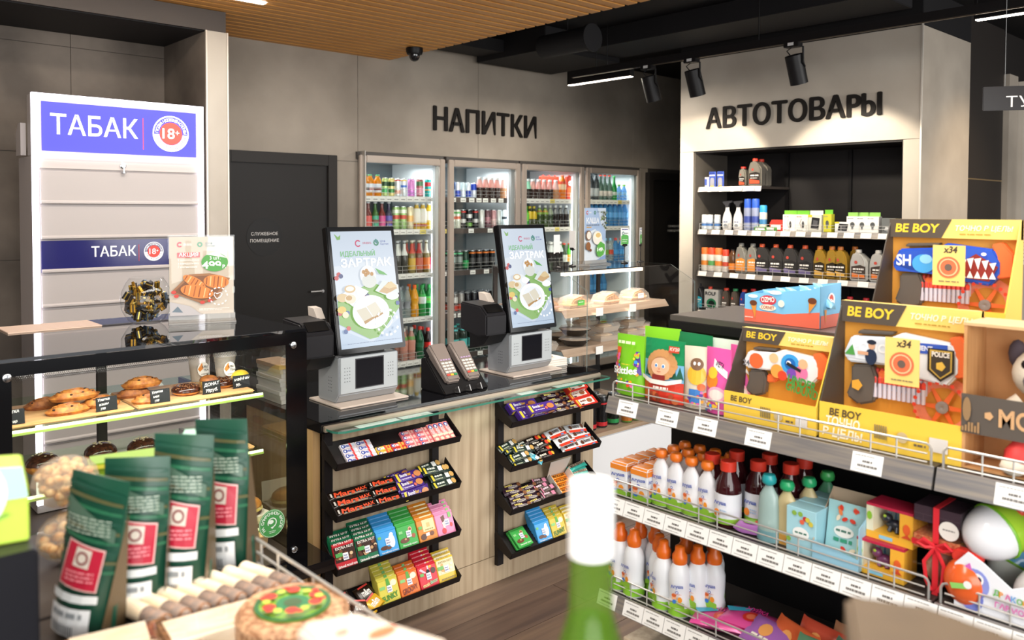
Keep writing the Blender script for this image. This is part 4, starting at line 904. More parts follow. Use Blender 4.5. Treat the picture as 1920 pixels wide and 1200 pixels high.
# ---------------------------------------------------------------- on top of the bakery showcase
def acrylic_sign(name, w, h, label, fn, loc, rz, cat='sign'):
    r = empty(name, loc, rz); thing(r, label, cat)
    b = B('poster', 0, w, -.001, .001, .028, .028+h, WHITE, r)
    P = Print((0, -.0012, .028), (1, 0, 0), (0, 0, 1), .0003); fn(P, w, h); P.build('poster_print', b)
    B('acrylic_sheet', -.004, w+.004, -.005, -.0028, .004, h+.034, pane((.97, .98, .98), 1), r); B('acrylic_sheet', -.004, w+.004, .0028, .005, .004, h+.034, pane((.97, .98, .98), 1), r)
    MB().prism([(-.04, 0), (.04, 0), (.04, .005), (.008, .012), (.005, .03), (-.005, .03), (-.008, .012), (-.04, .005)], -.004, w+.004, film('#d8d6d2', .35, .1), 'x').build('acrylic_foot', r, smooth=0)
    return r
def poster_a(P, w, h):
    P.rect(0, 0, w, h, '#d8c8b8').poly([(0, .32*h), (w, .5*h), (w, h), (0, h)], '#cdbba8').poly([(.55*w, .6*h), (w, .62*h), (w, h), (.6*w, h)], '#e6dbd0').rect(.72*w, .74*h, .9*w, .98*h, '#efe8e2')
    P.ring(.16*w, .9*h, .02*w, .045*w, '#c94a5a', 14, .7, 5.6).text('IRBIS', .22*w, .885*h, .009, '#f6f0ee', .01).ring(.47*w, .9*h, .02*w, .045*w, '#5a9a7a', 8).text('Шеф', .56*w, .9*h, .008, '#6a8a92', .01).text('Круглик', .56*w, .872*h, .006, '#6a8a92', .005)
    P.rect(.12*w, .735*h, .47*w, .80*h, '#d64a50').text('АКЦИЯ', .145*w, .75*h, .0125, '#fff6f4', .02, .3*w)
    for i, t in enumerate(('3 шоколадных', '3 миндальных', '3 малиновых')): P.text('· '+t, .1*w, (.69-.043*i)*h, .0075, '#fbf4ee', .01)
    P.ell(.7*w, .67*h, .21*w, .12*h, '#4f9a46', 28).poly([(.56*w, .77*h), (.72*w, .81*h), (.9*w, .72*h), (.78*w, .74*h)], '#e6f0dc')
    P.text('3 шт.', .62*w, .705*h, .012, '#f4faf0', .01).text('499', .5*w, .59*h, .026, '#ffffff', .025, .3*w).text('Р.', .82*w, .59*h, .013, '#ffffff', .03)
    P.poly([(.02*w, .3*h), (.3*w, .52*h), (.62*w, .53*h), (.94*w, .46*h), (.72*w, .18*h), (.5*w, .14*h)], '#9a6b47').poly([(.06*w, .3*h), (.32*w, .49*h), (.6*w, .5*h), (.88*w, .44*h), (.68*w, .22*h), (.5*w, .18*h)], '#7b4f33')
    def roll(cx, cy, a, b, ro):
        P.ell(cx*w, cy*h, a*w, b*h, '#d9813c', 22, ro)
        for k in range(6):
            t = -.75+.3*k; c, q = math.cos(ro), math.sin(ro); l = b*.8*math.sqrt(max(0, 1-t*t)); e = []
            for sgn in (-1, 1): X_ = t*a*w; Y_ = sgn*l*h; e.append((cx*w+X_*c-Y_*q, cy*h+X_*q+Y_*c))
            P.line(e, .0035, ['#8f4a22', '#f0c084', '#a85a2a'][k % 3])
    roll(.72, .42, .2, .085, -.1); roll(.38, .42, .2, .06, -.55); roll(.42, .3, .26, .085, -.2)
    for a, b in ((.1, .25), (.06, .3), (.5, .16), (.62, .18)): P.ell(a*w, b*h, .04*w, .022*h, '#c9433a', 10)
    P.poly([(0, 0), (.5*w, 0), (.3*w, .12*h), (0, .18*h)], '#b9b4b4').poly([(.03*w, .05*h), (.12*w, .12*h), (.2*w, .04*h)], '#6a7a86')
    hp = [(.72, .2), (.68, .25), (.69, .28), (.73, .265), (.78, .28), (.81, .26), (.78, .22), (.72, .2)]
    P.line([(a*w, b*h) for a, b in hp], .0025, '#ffffff')
    for t in range(13): P.ring(.75*w, .235*h, .13*w, .15*w, '#f6f0ea', 2, t*.46, t*.46+.25)
    P.scribble(.45*w, .075*h, .92*w, .002, '#f4eee8', 14).scribble(.45*w, .06*h, .8*w, .002, '#f4eee8', 10)
acrylic_sign('promo_sign', .213, .275, 'acrylic sign with sliced pastries and a green price bubble on the showcase', poster_a, (1.073, 2.925, 1.2005), math.atan2(-.067, .204))
# candy bowl and its sweets
q = (1.02, 3.0, 1.2005); RB = .082
bw = MB().lathe([(0, .0), (.045, 0), (.06, .012), (RB, .05), (RB+.003, .083), (RB*.97, .115), (RB*.8, .145), (.056, .157), (.06, .161)], pane((.97, .98, .98), 1.2), 28)
thing(bw.build('candy_bowl', smooth=60), 'round glass bowl full of gold and black sweets on the showcase', 'bowl', loc=q)
random.seed(5); cols = [('#c9a03c', .25, .7), ('#1d1b1d', .3, 0), ('#b88a30', .25, .7), ('#5a6a7c', .3, .3), ('#e2c467', .25, .7), ('#2a2320', .3, 0), ('#3a3f46', .3, .2)]
for i in range(150):
    def mk(i=i):
        c, r_, m_ = cols[i % 7]
        return MB().box(-.0135, .0135, -.0085, .0085, -.0045, .0045, M(c, r_, m_)).box(-.0139, .0139, -.003, .003, -.0049, .0049, M('#d8b95a' if i % 2 else '#26221f', .3, .6 if i % 2 else 0)).build('wrapped_candy', bev=.001, seg=1)
    o = make(('candy', i % 7), mk)
    while True:
        p = Vector((random.uniform(-1, 1), random.uniform(-1, 1), random.uniform(-1, 1)))
        if .5 < p.length < .97: break
    o.location = (q[0]+p.x*RB*.9, q[1]+p.y*RB*.9, max(q[2]+.013, q[2]+.078+p.z*.068)); o.rotation_euler = [random.uniform(0, 6) for _ in range(3)]
    thing(o, 'small foil wrapped sweet inside the glass bowl on the showcase', 'candy', 'wrapped sweets in the glass bowl')
thing(B('beige_board', .60, .88, 3.02, 3.19, 1.2005, 1.2045, M('#dcbfa8', .5)), 'thin beige board lying on the black showcase top', 'board')

# ---------------------------------------------------------------- bakery goods
PAST = noisy('#8e4d1e', '#c98438', .55, (60, 60, 60), 6, .3); PAST2 = noisy('#7a4220', '#a5652c', .6, (70, 70, 70), 6, .3); CHOC = noisy('#2a140c', '#4a2618', .15, (90, 90, 90), 3)
SUGAR = M('#8a5a34', .6); RAISIN = M('#2a1712', .5); BUN = noisy('#b8702a', '#d9964a', .35, (50, 50, 50), 4)
def swirl(a, b, h, m=None):
    """oval raisin swirl: a flat oval with a spiral ridge"""
    m = m or PAST
    N, K = 44, 12; v = []; mb = MB()
    for k in range(K+1):
        t = k/K
        for i in range(N):
            p = 2*PI*i/N; rr = t
            z = h*(1-t**3.2)*.8 + .0045*math.sin((t*4.2-p/(2*PI))*2*PI)*(1 if t < .97 else 0)*min(1, t*3)+.004
            v.append((a*rr*math.cos(p), b*rr*math.sin(p), max(z, 0.004) if k < K else h*.35))
    f = [[k*N+i, k*N+(i+1) % N, (k+1)*N+(i+1) % N, (k+1)*N+i] for k in range(K) for i in range(N)]
    o = len(v); v += [(a*.88*math.cos(2*PI*i/N), b*.88*math.sin(2*PI*i/N), 0) for i in range(N)]
    f += [[K*N+i, K*N+(i+1) % N, o+(i+1) % N, o+i] for i in range(N)]+[list(range(o, o+N))[::-1]]
    ob = mb.add(v, f, m).build('swirl_bun', smooth=50)
    rs = MB()
    for t in range(5):
        aa = random.uniform(0, 6.28); rr = random.uniform(.3, .75); rs.blob((a*rr*math.cos(aa), b*rr*math.sin(aa), h*(1-rr**3.2)*.8+.005), .005, .004, .003, RAISIN, 6, 4)
    stuff(rs.build('raisins', ob)); return ob
def donut(R, r, m, top=None, name='donut'):
    mb = MB(); N, K = 24, 10; vs = []
    for i in range(N):
        p = 2*PI*i/N
        for k in range(K): t = 2*PI*k/K; vs.append(((R+r*math.cos(t))*math.cos(p), (R+r*math.cos(t))*math.sin(p), r*.85*math.sin(t)+r*.85))
    fs = [[i*K+k, ((i+1) % N)*K+k, ((i+1) % N)*K+(k+1) % K, i*K+(k+1) % K] for i in range(N) for k in range(K)]
    o = mb.add(vs, fs, m).build(name, smooth=60)
    if top:
        mb = MB(); vs = []
        for i in range(N):
            p = 2*PI*i/N
            for k in range(7): t = -.25+3.6*k/6; vs.append(((R+(r+.0015)*math.cos(t))*math.cos(p), (R+(r+.0015)*math.cos(t))*math.sin(p), (r+.0015)*.85*math.sin(t)+r*.86))
        mb.add(vs, [[i*7+k, ((i+1) % N)*7+k, ((i+1) % N)*7+k+1, i*7+k+1] for i in range(N) for k in range(6)], top).build('icing', o, smooth=60)
        sp = MB(); random.seed(9)
        for _ in range(60):
            p = random.uniform(0, 6.28); t = random.uniform(.5, 2.6); c = ((R+(r+.003)*math.cos(t))*math.cos(p), (R+(r+.003)*math.cos(t))*math.sin(p), (r+.003)*.85*math.sin(t)+r*.86); sp.blob(c, .0025, .0025, .0018, SUGAR, 5, 3)
        stuff(sp.build('crumbs', o))
    return o
def chalk(px, lines, label, w=.062, h=.044):
    o = MB().box(-w/2, w/2, 0, .003, 0, h, M('#1c1e20', .6)).build('chalk_tag', bev=.001, seg=1)
    P = Print((-w/2, -.0003, 0), (1, 0, 0), (0, 0, 1), .0002); n = len(lines)
    for i, t in enumerate(lines): P.text(t, .005+.004*i, h-(i+1)*h/(n+.25)+.001, h/(n+.6)*.62, '#f2f0ea', .008, None, 'l', .08, .2)
    P.build('chalk_writing', o); B('tag_foot', -w/2, w/2, .003, .03, 0, .002, M('#1c1e20', .6), o)
    thing(o, label, 'price tag', 'chalk price tags', loc=px, rot=(-.16, 0, .0)); return o
z1, z2, z3, z4 = SHB[0]+.002, SHB[1]+.002, SHB[2]+.002, .424
def tray(x0, x1, y0, y1, z, label): thing(B('serving_board', x0, x1, y0, y1, z+.0003, z+.0105, BOARD, None, .004), label, 'board')
tray(.50, .885, 2.715, 2.99, z1, 'pale wooden serving board under the raisin swirls'); tray(.893, 1.285, 2.715, 2.99, z1, 'pale wooden serving board under the donuts on the top bakery shelf')
tray(.98, 1.285, 2.715, 2.96, z2, 'pale wooden serving board under the almond croissant on middle bakery shelf')
zb = z1+.011
for i, (p, a, b, h, rz, dz, m, lab) in enumerate((
    ((0.710,2.739,0.975), .066, .042, .026, .1, 0, PAST, 'raisin swirl bun lying lowest in front of the pile on the top bakery shelf'),
    ((0.673,2.844,0.975), .062, .042, .028, .3, 0, PAST2, 'darker raisin swirl bun at the back of the pile on the top shelf'),
    ((0.740,2.766,0.975), .076, .042, .03, .05, .03, PAST, 'large raisin swirl bun lying on top of the pile on the top shelf'),
    ((0.809,2.768,0.975), .06, .045, .03, -.2, 0, PAST, 'raisin swirl bun half behind the chalk tag for raisin swirls'),
    ((0.936,2.823,0.975), .06, .04, .026, .1, 0, PAST2, 'dark swirl bun at the bottom of the second pile on the top shelf'),
    ((0.965,2.829,0.975), .068, .042, .03, .1, .028, PAST, 'golden swirl bun resting on another in the second pile'),
    ((0.939,2.720,0.975), .05, .035, .022, -.1, 0, PAST, 'small golden swirl bun in front of the second pile'))):
    o = swirl(a, b, h, m); thing(o, lab, 'bun', 'swirl buns on the top bakery shelf', loc=(p[0], p[1]+(.06 if i in (1, 2, 4, 5) else .04), zb+dz), rz=rz)
for p, lab in (((1.079,2.758,0.975), 'donut with brown crumb icing behind the donut tag'), ((1.217,2.791,0.975), 'second crumb iced donut farther along the top bakery shelf')):
    thing(donut(.03, .017, BUN, CHOC), lab, 'donut', 'donuts on the top bakery shelf', loc=(p[0], p[1]+.04, zb))
o = MB().lathe([(.026, 0), (.03, .03), (.02, .032)], noisy('#c08a3a', '#d9b05a', .6, (80, 80, 80), 4), 16).blob((0, 0, .034), .031, .031, .016, PAST2, 14, 6).build('muffin'); p = (1.165,2.758,0.975)
thing(o, 'small muffin between the donuts and the lemon on the top shelf', 'muffin', loc=(p[0], p[1]+.06, zb))
# bubble tea cups and lemon
def teacup(label, loc):
    o = MB().lathe([(.026, 0), (.038, .1), (.0395, .104)], film('#d8d0c4', .4, .1), 20).build('bubble_tea_cup', smooth=50)
    MB().lathe([(.041, .1), (.041, .107), (.037, .112), (.036, .13), (.026, .148), (.01, .154), (0, .154)], film('#e8e4e0', .3, .08), 20).build('dome_lid', o, smooth=60)
    MB().lathe([(.0268, .015), (.033, .06)], M('#c9b9a4', .4), 20).build('milk_tea', o)
    P = Print((0, -.0395, .03), (1, 0, 0), (0, 0, 1), .0003); P.ell(0, .028, .021, .026, '#f4efe6', 24).poly([(-.02, .03), (-.004, .052), (.0, .03), (-.012, .02)], '#e08a3a').text('BUBBLE', -.005, .033, .008, '#3a3430', .02, .022).text('TEA', .0, .021, .008, '#3a3430', .02).text('АЗБУКА', -.008, .008, .005, '#3a3430', .01); P.build('label', o)
    thing(o, label, 'drink cup', 'bubble tea cups in the showcase', loc=loc)
p = (1.258,2.826,0.975); teacup('bubble tea cup with dome lid and round label on the top bakery shelf', (p[0]-.01, p[1]+.05, zb)); teacup('bubble tea cup standing behind the other one on the top bakery shelf', (p[0]-.06, p[1]+.16, z1+.0003))
p = (1.292,2.796,0.975)
thing(MB().blob((0, 0, .026), .036, .026, .026, M('#e2c02e', .4, bump=.3, bs=200), 16, 10, lambda a, b, c: (a*(1+.12*abs(a)**6), b, c)).build('lemon'), 'yellow lemon beside the bubble tea cup', 'lemon', loc=(p[0]-.01, p[1]+.03, zb), rz=.4)
for px, ln, lab in (((0.550,2.699,0.975), ['УЛИТКА', '199-', 'сахар'], 'chalk price tag at the corner of the showcase for sugar swirls'), ((0.805,2.690,0.975), ['Улитка', 'изюм', '199'], 'chalk price tag for the raisin swirls'), ((0.967,2.704,0.975), ['Улитка', 'мак', '199'], 'chalk price tag in front of the second swirl pile'),
                    ((1.145,2.742,0.975), ['ДОНАТ', '79руб.'], 'chalk price tag for the donuts'), ((1.261,2.764,0.975), ['маффин', '99-'], 'chalk price tag for the muffins beside the lemon')):
    chalk((px[0], max(px[1], 2.722), z1+.011), ln, lab)
# glass stand with a pastry at the corner
p = (0.601,2.863,0.975)
thing(MB().box(-.05, .05, -.04, .04, 0, .06, pane()).build('pastry_box'), 'clear box around a pastry in the showcase corner', 'box', loc=(.53, 2.86, z1+.011))
thing(swirl(.035, .028, .03, PAST), 'golden pastry inside the clear box in the showcase corner', 'bun', loc=(.53, 2.86, z1+.0125))
# middle shelf
p = (1.149,2.609,0.778)
def croissant():
    mb = MB(); pts = []; rs = []
    for k in range(21):
        t = -1+2*k/20; pts.append((.062*math.sin(t*1.35), .03*math.cos(t*1.9), .028-.006*abs(t))); rs.append((.028*(1-abs(t)**2.2)+.008)*(1+.09*math.cos(k*PI)))
    return mb.tube(pts, rs, PAST, 14).build('croissant', smooth=60)
thing(croissant(), 'golden almond croissant on the middle bakery shelf', 'croissant', loc=(p[0], p[1]+.05, z2+.0145), rz=.2)
chalk((p[0]+.0, max(p[1]-.02, 2.722), z2+.011), ['КРУАССАН', 'миндаль', '190руб'], 'chalk price tag for the almond croissant on the middle shelf')
for (px, lab) in (((0.961,2.813,0.770), 'glossy chocolate glazed bun with pale nuts on the middle bakery shelf'), ((0.838,2.847,0.770), 'chocolate glazed bun with grated nuts farther along the middle shelf'), ((0.665,2.836,0.770), 'chocolate bun at the far corner of the middle bakery shelf')):
    o = MB().blob((0, 0, .03), .05, .046, .034, PAST, 18, 10, lambda a, b, c: (a, b, max(c, -.88))).build('chocolate_bun')
    MB().blob((0, 0, .032), .0505, .0465, .034, CHOC, 18, 10, lambda a, b, c: (a, b, max(c, -.05+.06*math.sin(7*math.atan2(b, a))))).build('icing', o)
    nt = MB()
    for _ in range(26):
        aa = random.uniform(0, 6.28); rr = random.uniform(0, .6); nt.blob((.05*rr*math.cos(aa), .046*rr*math.sin(aa), .033+.034*math.sqrt(1-rr*rr)), .004, .003, .0015, M('#c9b89a', .6), 5, 3)
    stuff(nt.build('chopped_nuts', o)); thing(o, lab, 'bun', 'chocolate buns on the middle shelf', loc=(px[0], px[1]+.06, z2+.0003))
# wrapped rolls, burger and boxes below
FILM = film('#efe9e4', .22, .08)
def wrapped(px, z, label, c='#8a5a3a', dy=.06):
    o = MB().blob((0, 0, .028), .055, .038, .028, noisy(c, '#b5814e', .5, (60, 60, 60), 4), 14, 8, lambda a, b, c_: (a, b, max(c_, -.9))).build('wrapped_roll')
    MB().blob((0, 0, .03), .064, .045, .034, FILM, 16, 10, lambda a, b, c_: (a*(1+.05*math.sin(9*b)), b*(1+.06*math.sin(11*a)), max(c_, -.85))).build('film_wrap', o, smooth=0)
    thing(o, label, 'roll', 'film wrapped rolls in the showcase', loc=(px[0], px[1]+dy, z+.0003))
wrapped((1.405,3.229,0.492), z3, 'film wrapped roll on the lowest bakery shelf beside the burger', '#7a4a34'); wrapped((1.315,3.224,0.492), z3, 'film wrapped roll on the lowest shelf behind the green bags', '#6a4432', .1)
def burger():
    r = empty('burger_box'); CB = M('#ece2d2', .6)
    MB().hexa([(-.055, -.05, 0), (.055, -.05, 0), (.055, .05, 0), (-.055, .05, 0)], [(-.065, -.06, .03), (.065, -.06, .03), (.065, .06, .03), (-.065, .06, .03)], CB).build('box_base', r)
    MB().hexa([(-.065, .062, .03), (.065, .062, .03), (.065, .066, .03), (-.065, .066, .03)], [(-.055, .095, .095), (.055, .095, .095), (.055, .099, .094), (-.055, .099, .094)], CB).build('box_lid', r)
    return r
r = burger(); p = (1.302,2.756,0.492); thing(r, 'open white carton holding a burger on the lowest bakery shelf', 'carton', loc=(p[0]-.02, 2.775, z3+.0003), rz=.1)
b = MB().blob((0, 0, .052), .05, .05, .03, BUN, 20, 10, lambda a, b_, c: (a, b_, max(c, -.15))).build('burger')
MB().lathe([(.047, .02), (.05, .03), (.048, .036)], M('#4a281a', .6), 20).build('patty', b); MB().lathe([(.05, .036), (.054, .042), (.05, .048)], noisy('#e9d9a0', '#d8b858', .5, (90, 90, 90), 3), 20).build('cheese', b); MB().lathe([(.042, .0015), (.048, .012), (.047, .02)], BUN, 20).build('bottom_bun', b)
P = Print((-.03, -.02, .0835), (1, 0, 0), (0, 1, 0)); P.scribble(0, .01, .06, .006, '#7a3f1c', 5).scribble(.005, .022, .055, .006, '#7a3f1c', 4); P.build('brand_mark', b)
thing(b, 'burger with shiny bun lying in the white carton', 'burger', loc=(p[0]-.02, 2.775, z3+.0065))
p = (1.314,2.672,0.424); thing(MB().hexa([(-.06, -.05, 0), (.06, -.05, 0), (.06, .05, 0), (-.06, .05, 0)], [(-.066, -.056, .045), (.066, -.056, .045), (.066, .056, .045), (-.066, .056, .045)], M('#c79f72', .7)).build('kraft_box', bev=.002), 'brown kraft food box on the showcase deck', 'box', loc=(p[0]-.07, 2.72, z4+.0003))
chalk((p[0]-.09, 2.625, z4+.001), ['бургер', 'чизбургер', '189-'], 'chalk price tag standing on the showcase deck before the kraft box', .08, .05)
wrapped((1.0, 2.75), z4, 'film wrapped roll on the deck of the showcase', '#7a4a34', 0)
# round sticker on the glass
st = MB().lathe([(.046, 0), (.046, .0006)], M('#4a9a52', .4), 40).xf(Matrix.Translation((1.249, 2.5193, .566)) @ Matrix.Rotation(PI/2, 4, 'X')).build('glass_sticker', sc)
P = Print((1.249, 2.5186, .566), (1, 0, 0), (0, 0, 1), .0002); P.ring(0, 0, .043, .0445, '#cfe6cf', 30).arc('НА СЛИВОЧНОМ МАСЛЕ', 0, 0, .034, .0095, '#f2faf2', PI*1.22, -PI*.22, bold=.02).ring(0, .003, .013, .0165, '#eaf6ea', 18, -1.2, 3.6).ell(-.004, .006, .009, .007, '#eaf6ea', 14).poly([(-.006, -.012), (.012, -.008), (.0, -.018)], '#eaf6ea').scribble(-.012, -.026, .012, .002, '#eaf6ea', 4).scribble(-.01, -.031, .01, .002, '#eaf6ea', 3); P.build('sticker_print', st)

# ---------------------------------------------------------------- sweets in the racks
SA = math.atan2(.075, .09)
def on_slope(o, x, s, zt, h=.0, rz=0, tip=0):
    """lay a thing on the sloping tray: x along the rack, s up the slope, h above the slope"""
    o.location = (x, 2.532+s*math.cos(SA)-h*math.sin(SA), zt+.0012+s*math.sin(SA)+h*math.cos(SA))
    o.rotation_euler = (Matrix.Rotation(SA+tip, 4, 'X') @ Matrix.Rotation(rz, 4, 'Z')).to_euler()
def upright(o, x, s, zt, lean=.42):
    o.location = (x, 2.538+s*math.cos(SA), zt+.0025+s*math.sin(SA)+.001); o.rotation_euler = (-lean+.0, 0, 0)
def wrapper(name, L, Wd, H, col, deco=None, rough=.22, crimp='#8a8a8a'):
    """pillow-packed bar with crimped ends; local x length, y width, z up"""
    m = M(col, rough, .1); mb = MB(); N = 10; K = 10; o = 0
    vs = []
    for k in range(K+1):
        t = k/K; x = -L/2+L*t; e = min(t, 1-t)*K
        f = 0 if e < .9 else (.75 if e < 1.9 else 1); wy = Wd/2*(1.0 if f == 0 else .93)
        xz = x+(.003 if (k in (0, K)) else 0)*0
        for i in range(N):
            p = 2*PI*i/N; c, s_ = math.cos(p), math.sin(p)
            yy = wy*math.copysign(abs(c)**.7, c); zz_ = H/2*math.copysign(abs(s_)**.55, s_)*max(f, .08)
            vs.append((xz, yy, H/2+zz_))
    fs = [[k*N+i, k*N+(i+1) % N, (k+1)*N+(i+1) % N, (k+1)*N+i] for k in range(K) for i in range(N)]+[[i for i in range(N)][::-1], [K*N+i for i in range(N)]]
    ob = mb.add(vs, fs, m).build(name, smooth=50)
    if deco:
        P = Print((-L/2, -Wd/2, H+.0002), (1, 0, 0), (0, 1, 0), .0003, .3); deco(P, L, Wd); P.build('wrapper_print', ob)
    return ob
def tablet(name, col, deco, w=.087, h=.093, d=.0105):
    """square chocolate bar in a flow pack with a folded top edge; stands on its base facing -y"""
    m = M(col, .35); mb = MB().box(-w/2, w/2, -d/2, d/2, .004, h-.008, m)
    ob = mb.build(name, bev=.002, seg=1)
    MB().hexa([(-w/2, -d/2, h-.008), (w/2, -d/2, h-.008), (w/2, d/2, h-.008), (-w/2, d/2, h-.008)], [(-w/2, -.001, h), (w/2, -.001, h), (w/2, .0012, h), (-w/2, .0012, h)], m).build('seam', ob)
    P = Print((-w/2, -d/2-.0004, 0), (1, 0, 0), (0, 0, 1), .0003, .35); deco(P, w, h); P.build('print', ob)
    return ob
def logo(P, x, y, s=.022):
    P.rect(x, y, x+s, y+s*1.1, '#f6f6f8').text('Ritter', x+s*.12, y+s*.62, s*.26, '#3a4f9a', .02, s*.74).text('SPORT', x+s*.1, y+s*.2, s*.24, '#3a4f9a', .03, s*.8)
def d_nut(c, foot):
    def f(P, w, h):
        P.rect(.002, h*.3, w-.002, h-.012, '#3a2018')
        for i in range(14):
            P.ell(random.uniform(.1, .9)*w, random.uniform(.34, .72)*h, .007, .006, random.choice(['#c9a074', '#5a3222', '#7a4a2e', '#e0c49a']), 9)
        P.text('EXTRA NUT', w*.08, h*.76, .0095, '#f2ece4', .02, w*.84, 'l', .0); P.rect(.003, h*.5, w*.36, h*.64, '#57a85a'); logo(P, w*.36, h*.34); P.text(foot, w*.05, h*.1, .008, '#fbf4f2', .03, w*.9)
    return f
def d_milk(P, w, h):
    P.ell(w*.7, h*.5, w*.16, h*.26, '#eef2f4', 16).ell(w*.72, h*.74, w*.1, h*.08, '#f6f8fa', 12).ell(w*.28, h*.3, w*.2, h*.08, '#5a3222', 12).ell(w*.5, h*.26, w*.12, h*.06, '#6d3f28', 10).rect(w*.04, h*.66, w*.2, h*.76, '#6fc06a'); logo(P, w*.38, h*.38); P.text('Альпийское молоко', w*.08, h*.1, .0055, '#f0f6fb', .02, w*.84)
def d_hazel(P, w, h):
    P.ell(w*.66, h*.72, w*.1, h*.1, '#d9b48a', 14).ell(w*.66, h*.72, w*.06, h*.06, '#8a4a34', 12).ell(w*.78, h*.44, w*.1, h*.09, '#a85a3a', 14).ell(w*.3, h*.34, w*.24, h*.1, '#6d3f28', 14).ell(w*.34, h*.38, w*.06, h*.04, '#c9a074', 8).rect(w*.05, h*.62, w*.24, h*.72, '#8fd08a'); logo(P, w*.42, h*.42); P.text('Лесной орех', w*.12, h*.12, .006, '#eef8ec', .02, w*.76)
def d_choc(P, w, h):
    P.rect(w*.28, h*.42, w*.92, h*.9, '#e9dca4').rect(w*.5, h*.58, w*.68, h*.76, '#d4be78').scribble(w*.38, h*.47, w*.82, .004, '#a8965a', 4).ell(w*.24, h*.24, w*.16, h*.12, '#5a3222', 12).ell(w*.7, h*.3, w*.12, h*.09, '#7a4428', 12).rect(w*.04, h*.56, w*.24, h*.68, '#6fb85a').rect(w*.36, h*.24, w*.56, h*.36, '#f4f4f6')
def d_straw(P, w, h):
    P.poly([(w*.3, h*.8), (w*.5, h*.86), (w*.52, h*.62), (w*.36, h*.56)], '#6d3f34').poly([(w*.32, h*.56), (w*.5, h*.62), (w*.46, h*.3), (w*.36, h*.3)], '#e8d8d4').ell(w*.36, h*.22, w*.12, h*.12, '#d8323a', 14).ell(w*.8, h*.4, w*.08, h*.09, '#e04848', 12).rect(w*.72, h*.7, w*.88, h*.92, '#7cc06a'); logo(P, w*.46, h*.4)
def d_funky(word, c):
    def f(P, w, h):
        P.poly([(w*.42, h*.95), (w*.56, h*.95), (w*.6, h*.62), (w*.4, h*.6)], '#58a83a').ell(w*.76, h*.74, w*.16, h*.12, '#f2ecd0', 14).rect(w*.05, h*.58, w*.32, h*.7, '#8fd07a'); logo(P, w*.4, h*.42); P.text(word, w*.1, h*.12, .019, c, .03, w*.8, 'l', .12)
    return f
def d_merci(P, w, h):
    P.rect(w*.5, h*.5, w*.58, h*.9, '#f2ccd8').ell(w*.52, h*.62, w*.1, h*.14, '#1d1a1e', 12).ell(w*.8, h*.66, w*.13, h*.12, '#4a2618', 12).ell(w*.66, h*.84, w*.09, h*.06, '#e8b23a', 8).poly([(w*.06, h*.8), (w*.16, h*.86), (w*.4, h*.66), (w*.34, h*.62)], '#f0c4d4').rect(w*.06, h*.54, w*.26, h*.66, '#6fb85a'); logo(P, w*.38, h*.36); P.text('music', w*.1, h*.1, .014, '#f4d890', .03, w*.38, 'l', .1).text('dancer', w*.5, h*.16, .014, '#8fd0a0', .03, w*.42, 'l', .1)
def d_ynut(P, w, h):
    P.rect(.003, h*.34, w-.003, h*.92, '#efe4b8')
    for i in range(9): P.ell(random.uniform(.1, .9)*w, random.uniform(.42, .72)*h, .007, .005, random.choice(['#d9a860', '#f6efd4', '#c98f48']), 8)
    P.rect(w*.04, h*.54, w*.34, h*.68, '#6fb85a'); logo(P, w*.38, h*.4); P.text('EXTRA NUT', w*.12, h*.79, .008, '#a8903a', .02, w*.76).scribble(w*.1, h*.14, w*.9, .003, '#6a5a2a', 8)
R1, R2 = RZ1, RZ2
def pack(col, c2, word, name='gum_pack', L=.062, W_=.0195, H=.0115):
    def f():
        o = MB().box(-L/2, L/2, 0, W_, 0, H, M(col, .3)).build(name, bev=.0012, seg=1)
        P = Print((-L/2, 0, H), (1, 0, 0), (0, 1, 0), .0003, .3); P.ell(L*.16, W_*.5, W_*.4, W_*.4, '#26409a', 14).ell(L*.16, W_*.5, W_*.22, W_*.22, '#e8eef8', 10); P.text(word, L*.2, W_*.24, W_*.55, '#2f52b0' if c2 == '#d8e2f2' else '#f6f2f4', .04, L*.36); P.poly([(L*.6, 0), (L*.72, 0), (L*.68, W_), (L*.56, W_)], '#d83a3a' if c2 == '#d8e2f2' else c2).ell(L*.84, W_*.5, L*.08, W_*.36, c2, 10); P.build('print', o); return o
    return f
GW = [('white', '#f0e6ea', '#d8e2f2'), ('yellow', '#efc54a', '#d8503a'), ('red', '#e04a34', '#f4b04a'), ('pink', '#ee7f86', '#f6c0b4')]
def gum(kind, x, n, lab):
    nm, c, c2 = GW[kind]
    for j in range(n):
        o = make(('gum', kind), pack(c, c2, 'Orbit')); on_slope(o, x, .005+.0208*j+(0 if kind != 3 else 0), R1[0])
        thing(o, '%s gum pack, %s row up in the %s' % (nm, NTH[j], lab), 'gum', '%s gum packs in the top tray' % nm)
gum(0, 1.577, 4, 'column nearest the showcase, top tray'); gum(0, 1.641, 4, 'second white column of the top tray')
gum(1, 1.708, 2, 'yellow column of the top tray'); gum(2, 1.772, 2, 'red column of the top tray')
gum(3, 1.837, 4, 'first pink column of the top tray'); gum(3, 1.901, 4, 'second pink column of the top tray')
for j in range(4):
    o = make('stickgum', pack('#ea8a86', '#f2d8c0', 'СЛАДКИЙ', 'chew_pack', .088, .0245)); on_slope(o, 1.948+.0255*j, .05, R1[0]); o.rotation_euler = (Matrix.Rotation(SA, 4, 'X') @ Matrix.Rotation(-PI/2, 4, 'Z')).to_euler(); o.location.x -= .012
    thing(o, 'long pink chew pack standing upslope, %s of four in top tray' % NTH[j], 'gum', 'long chew packs in the top tray')
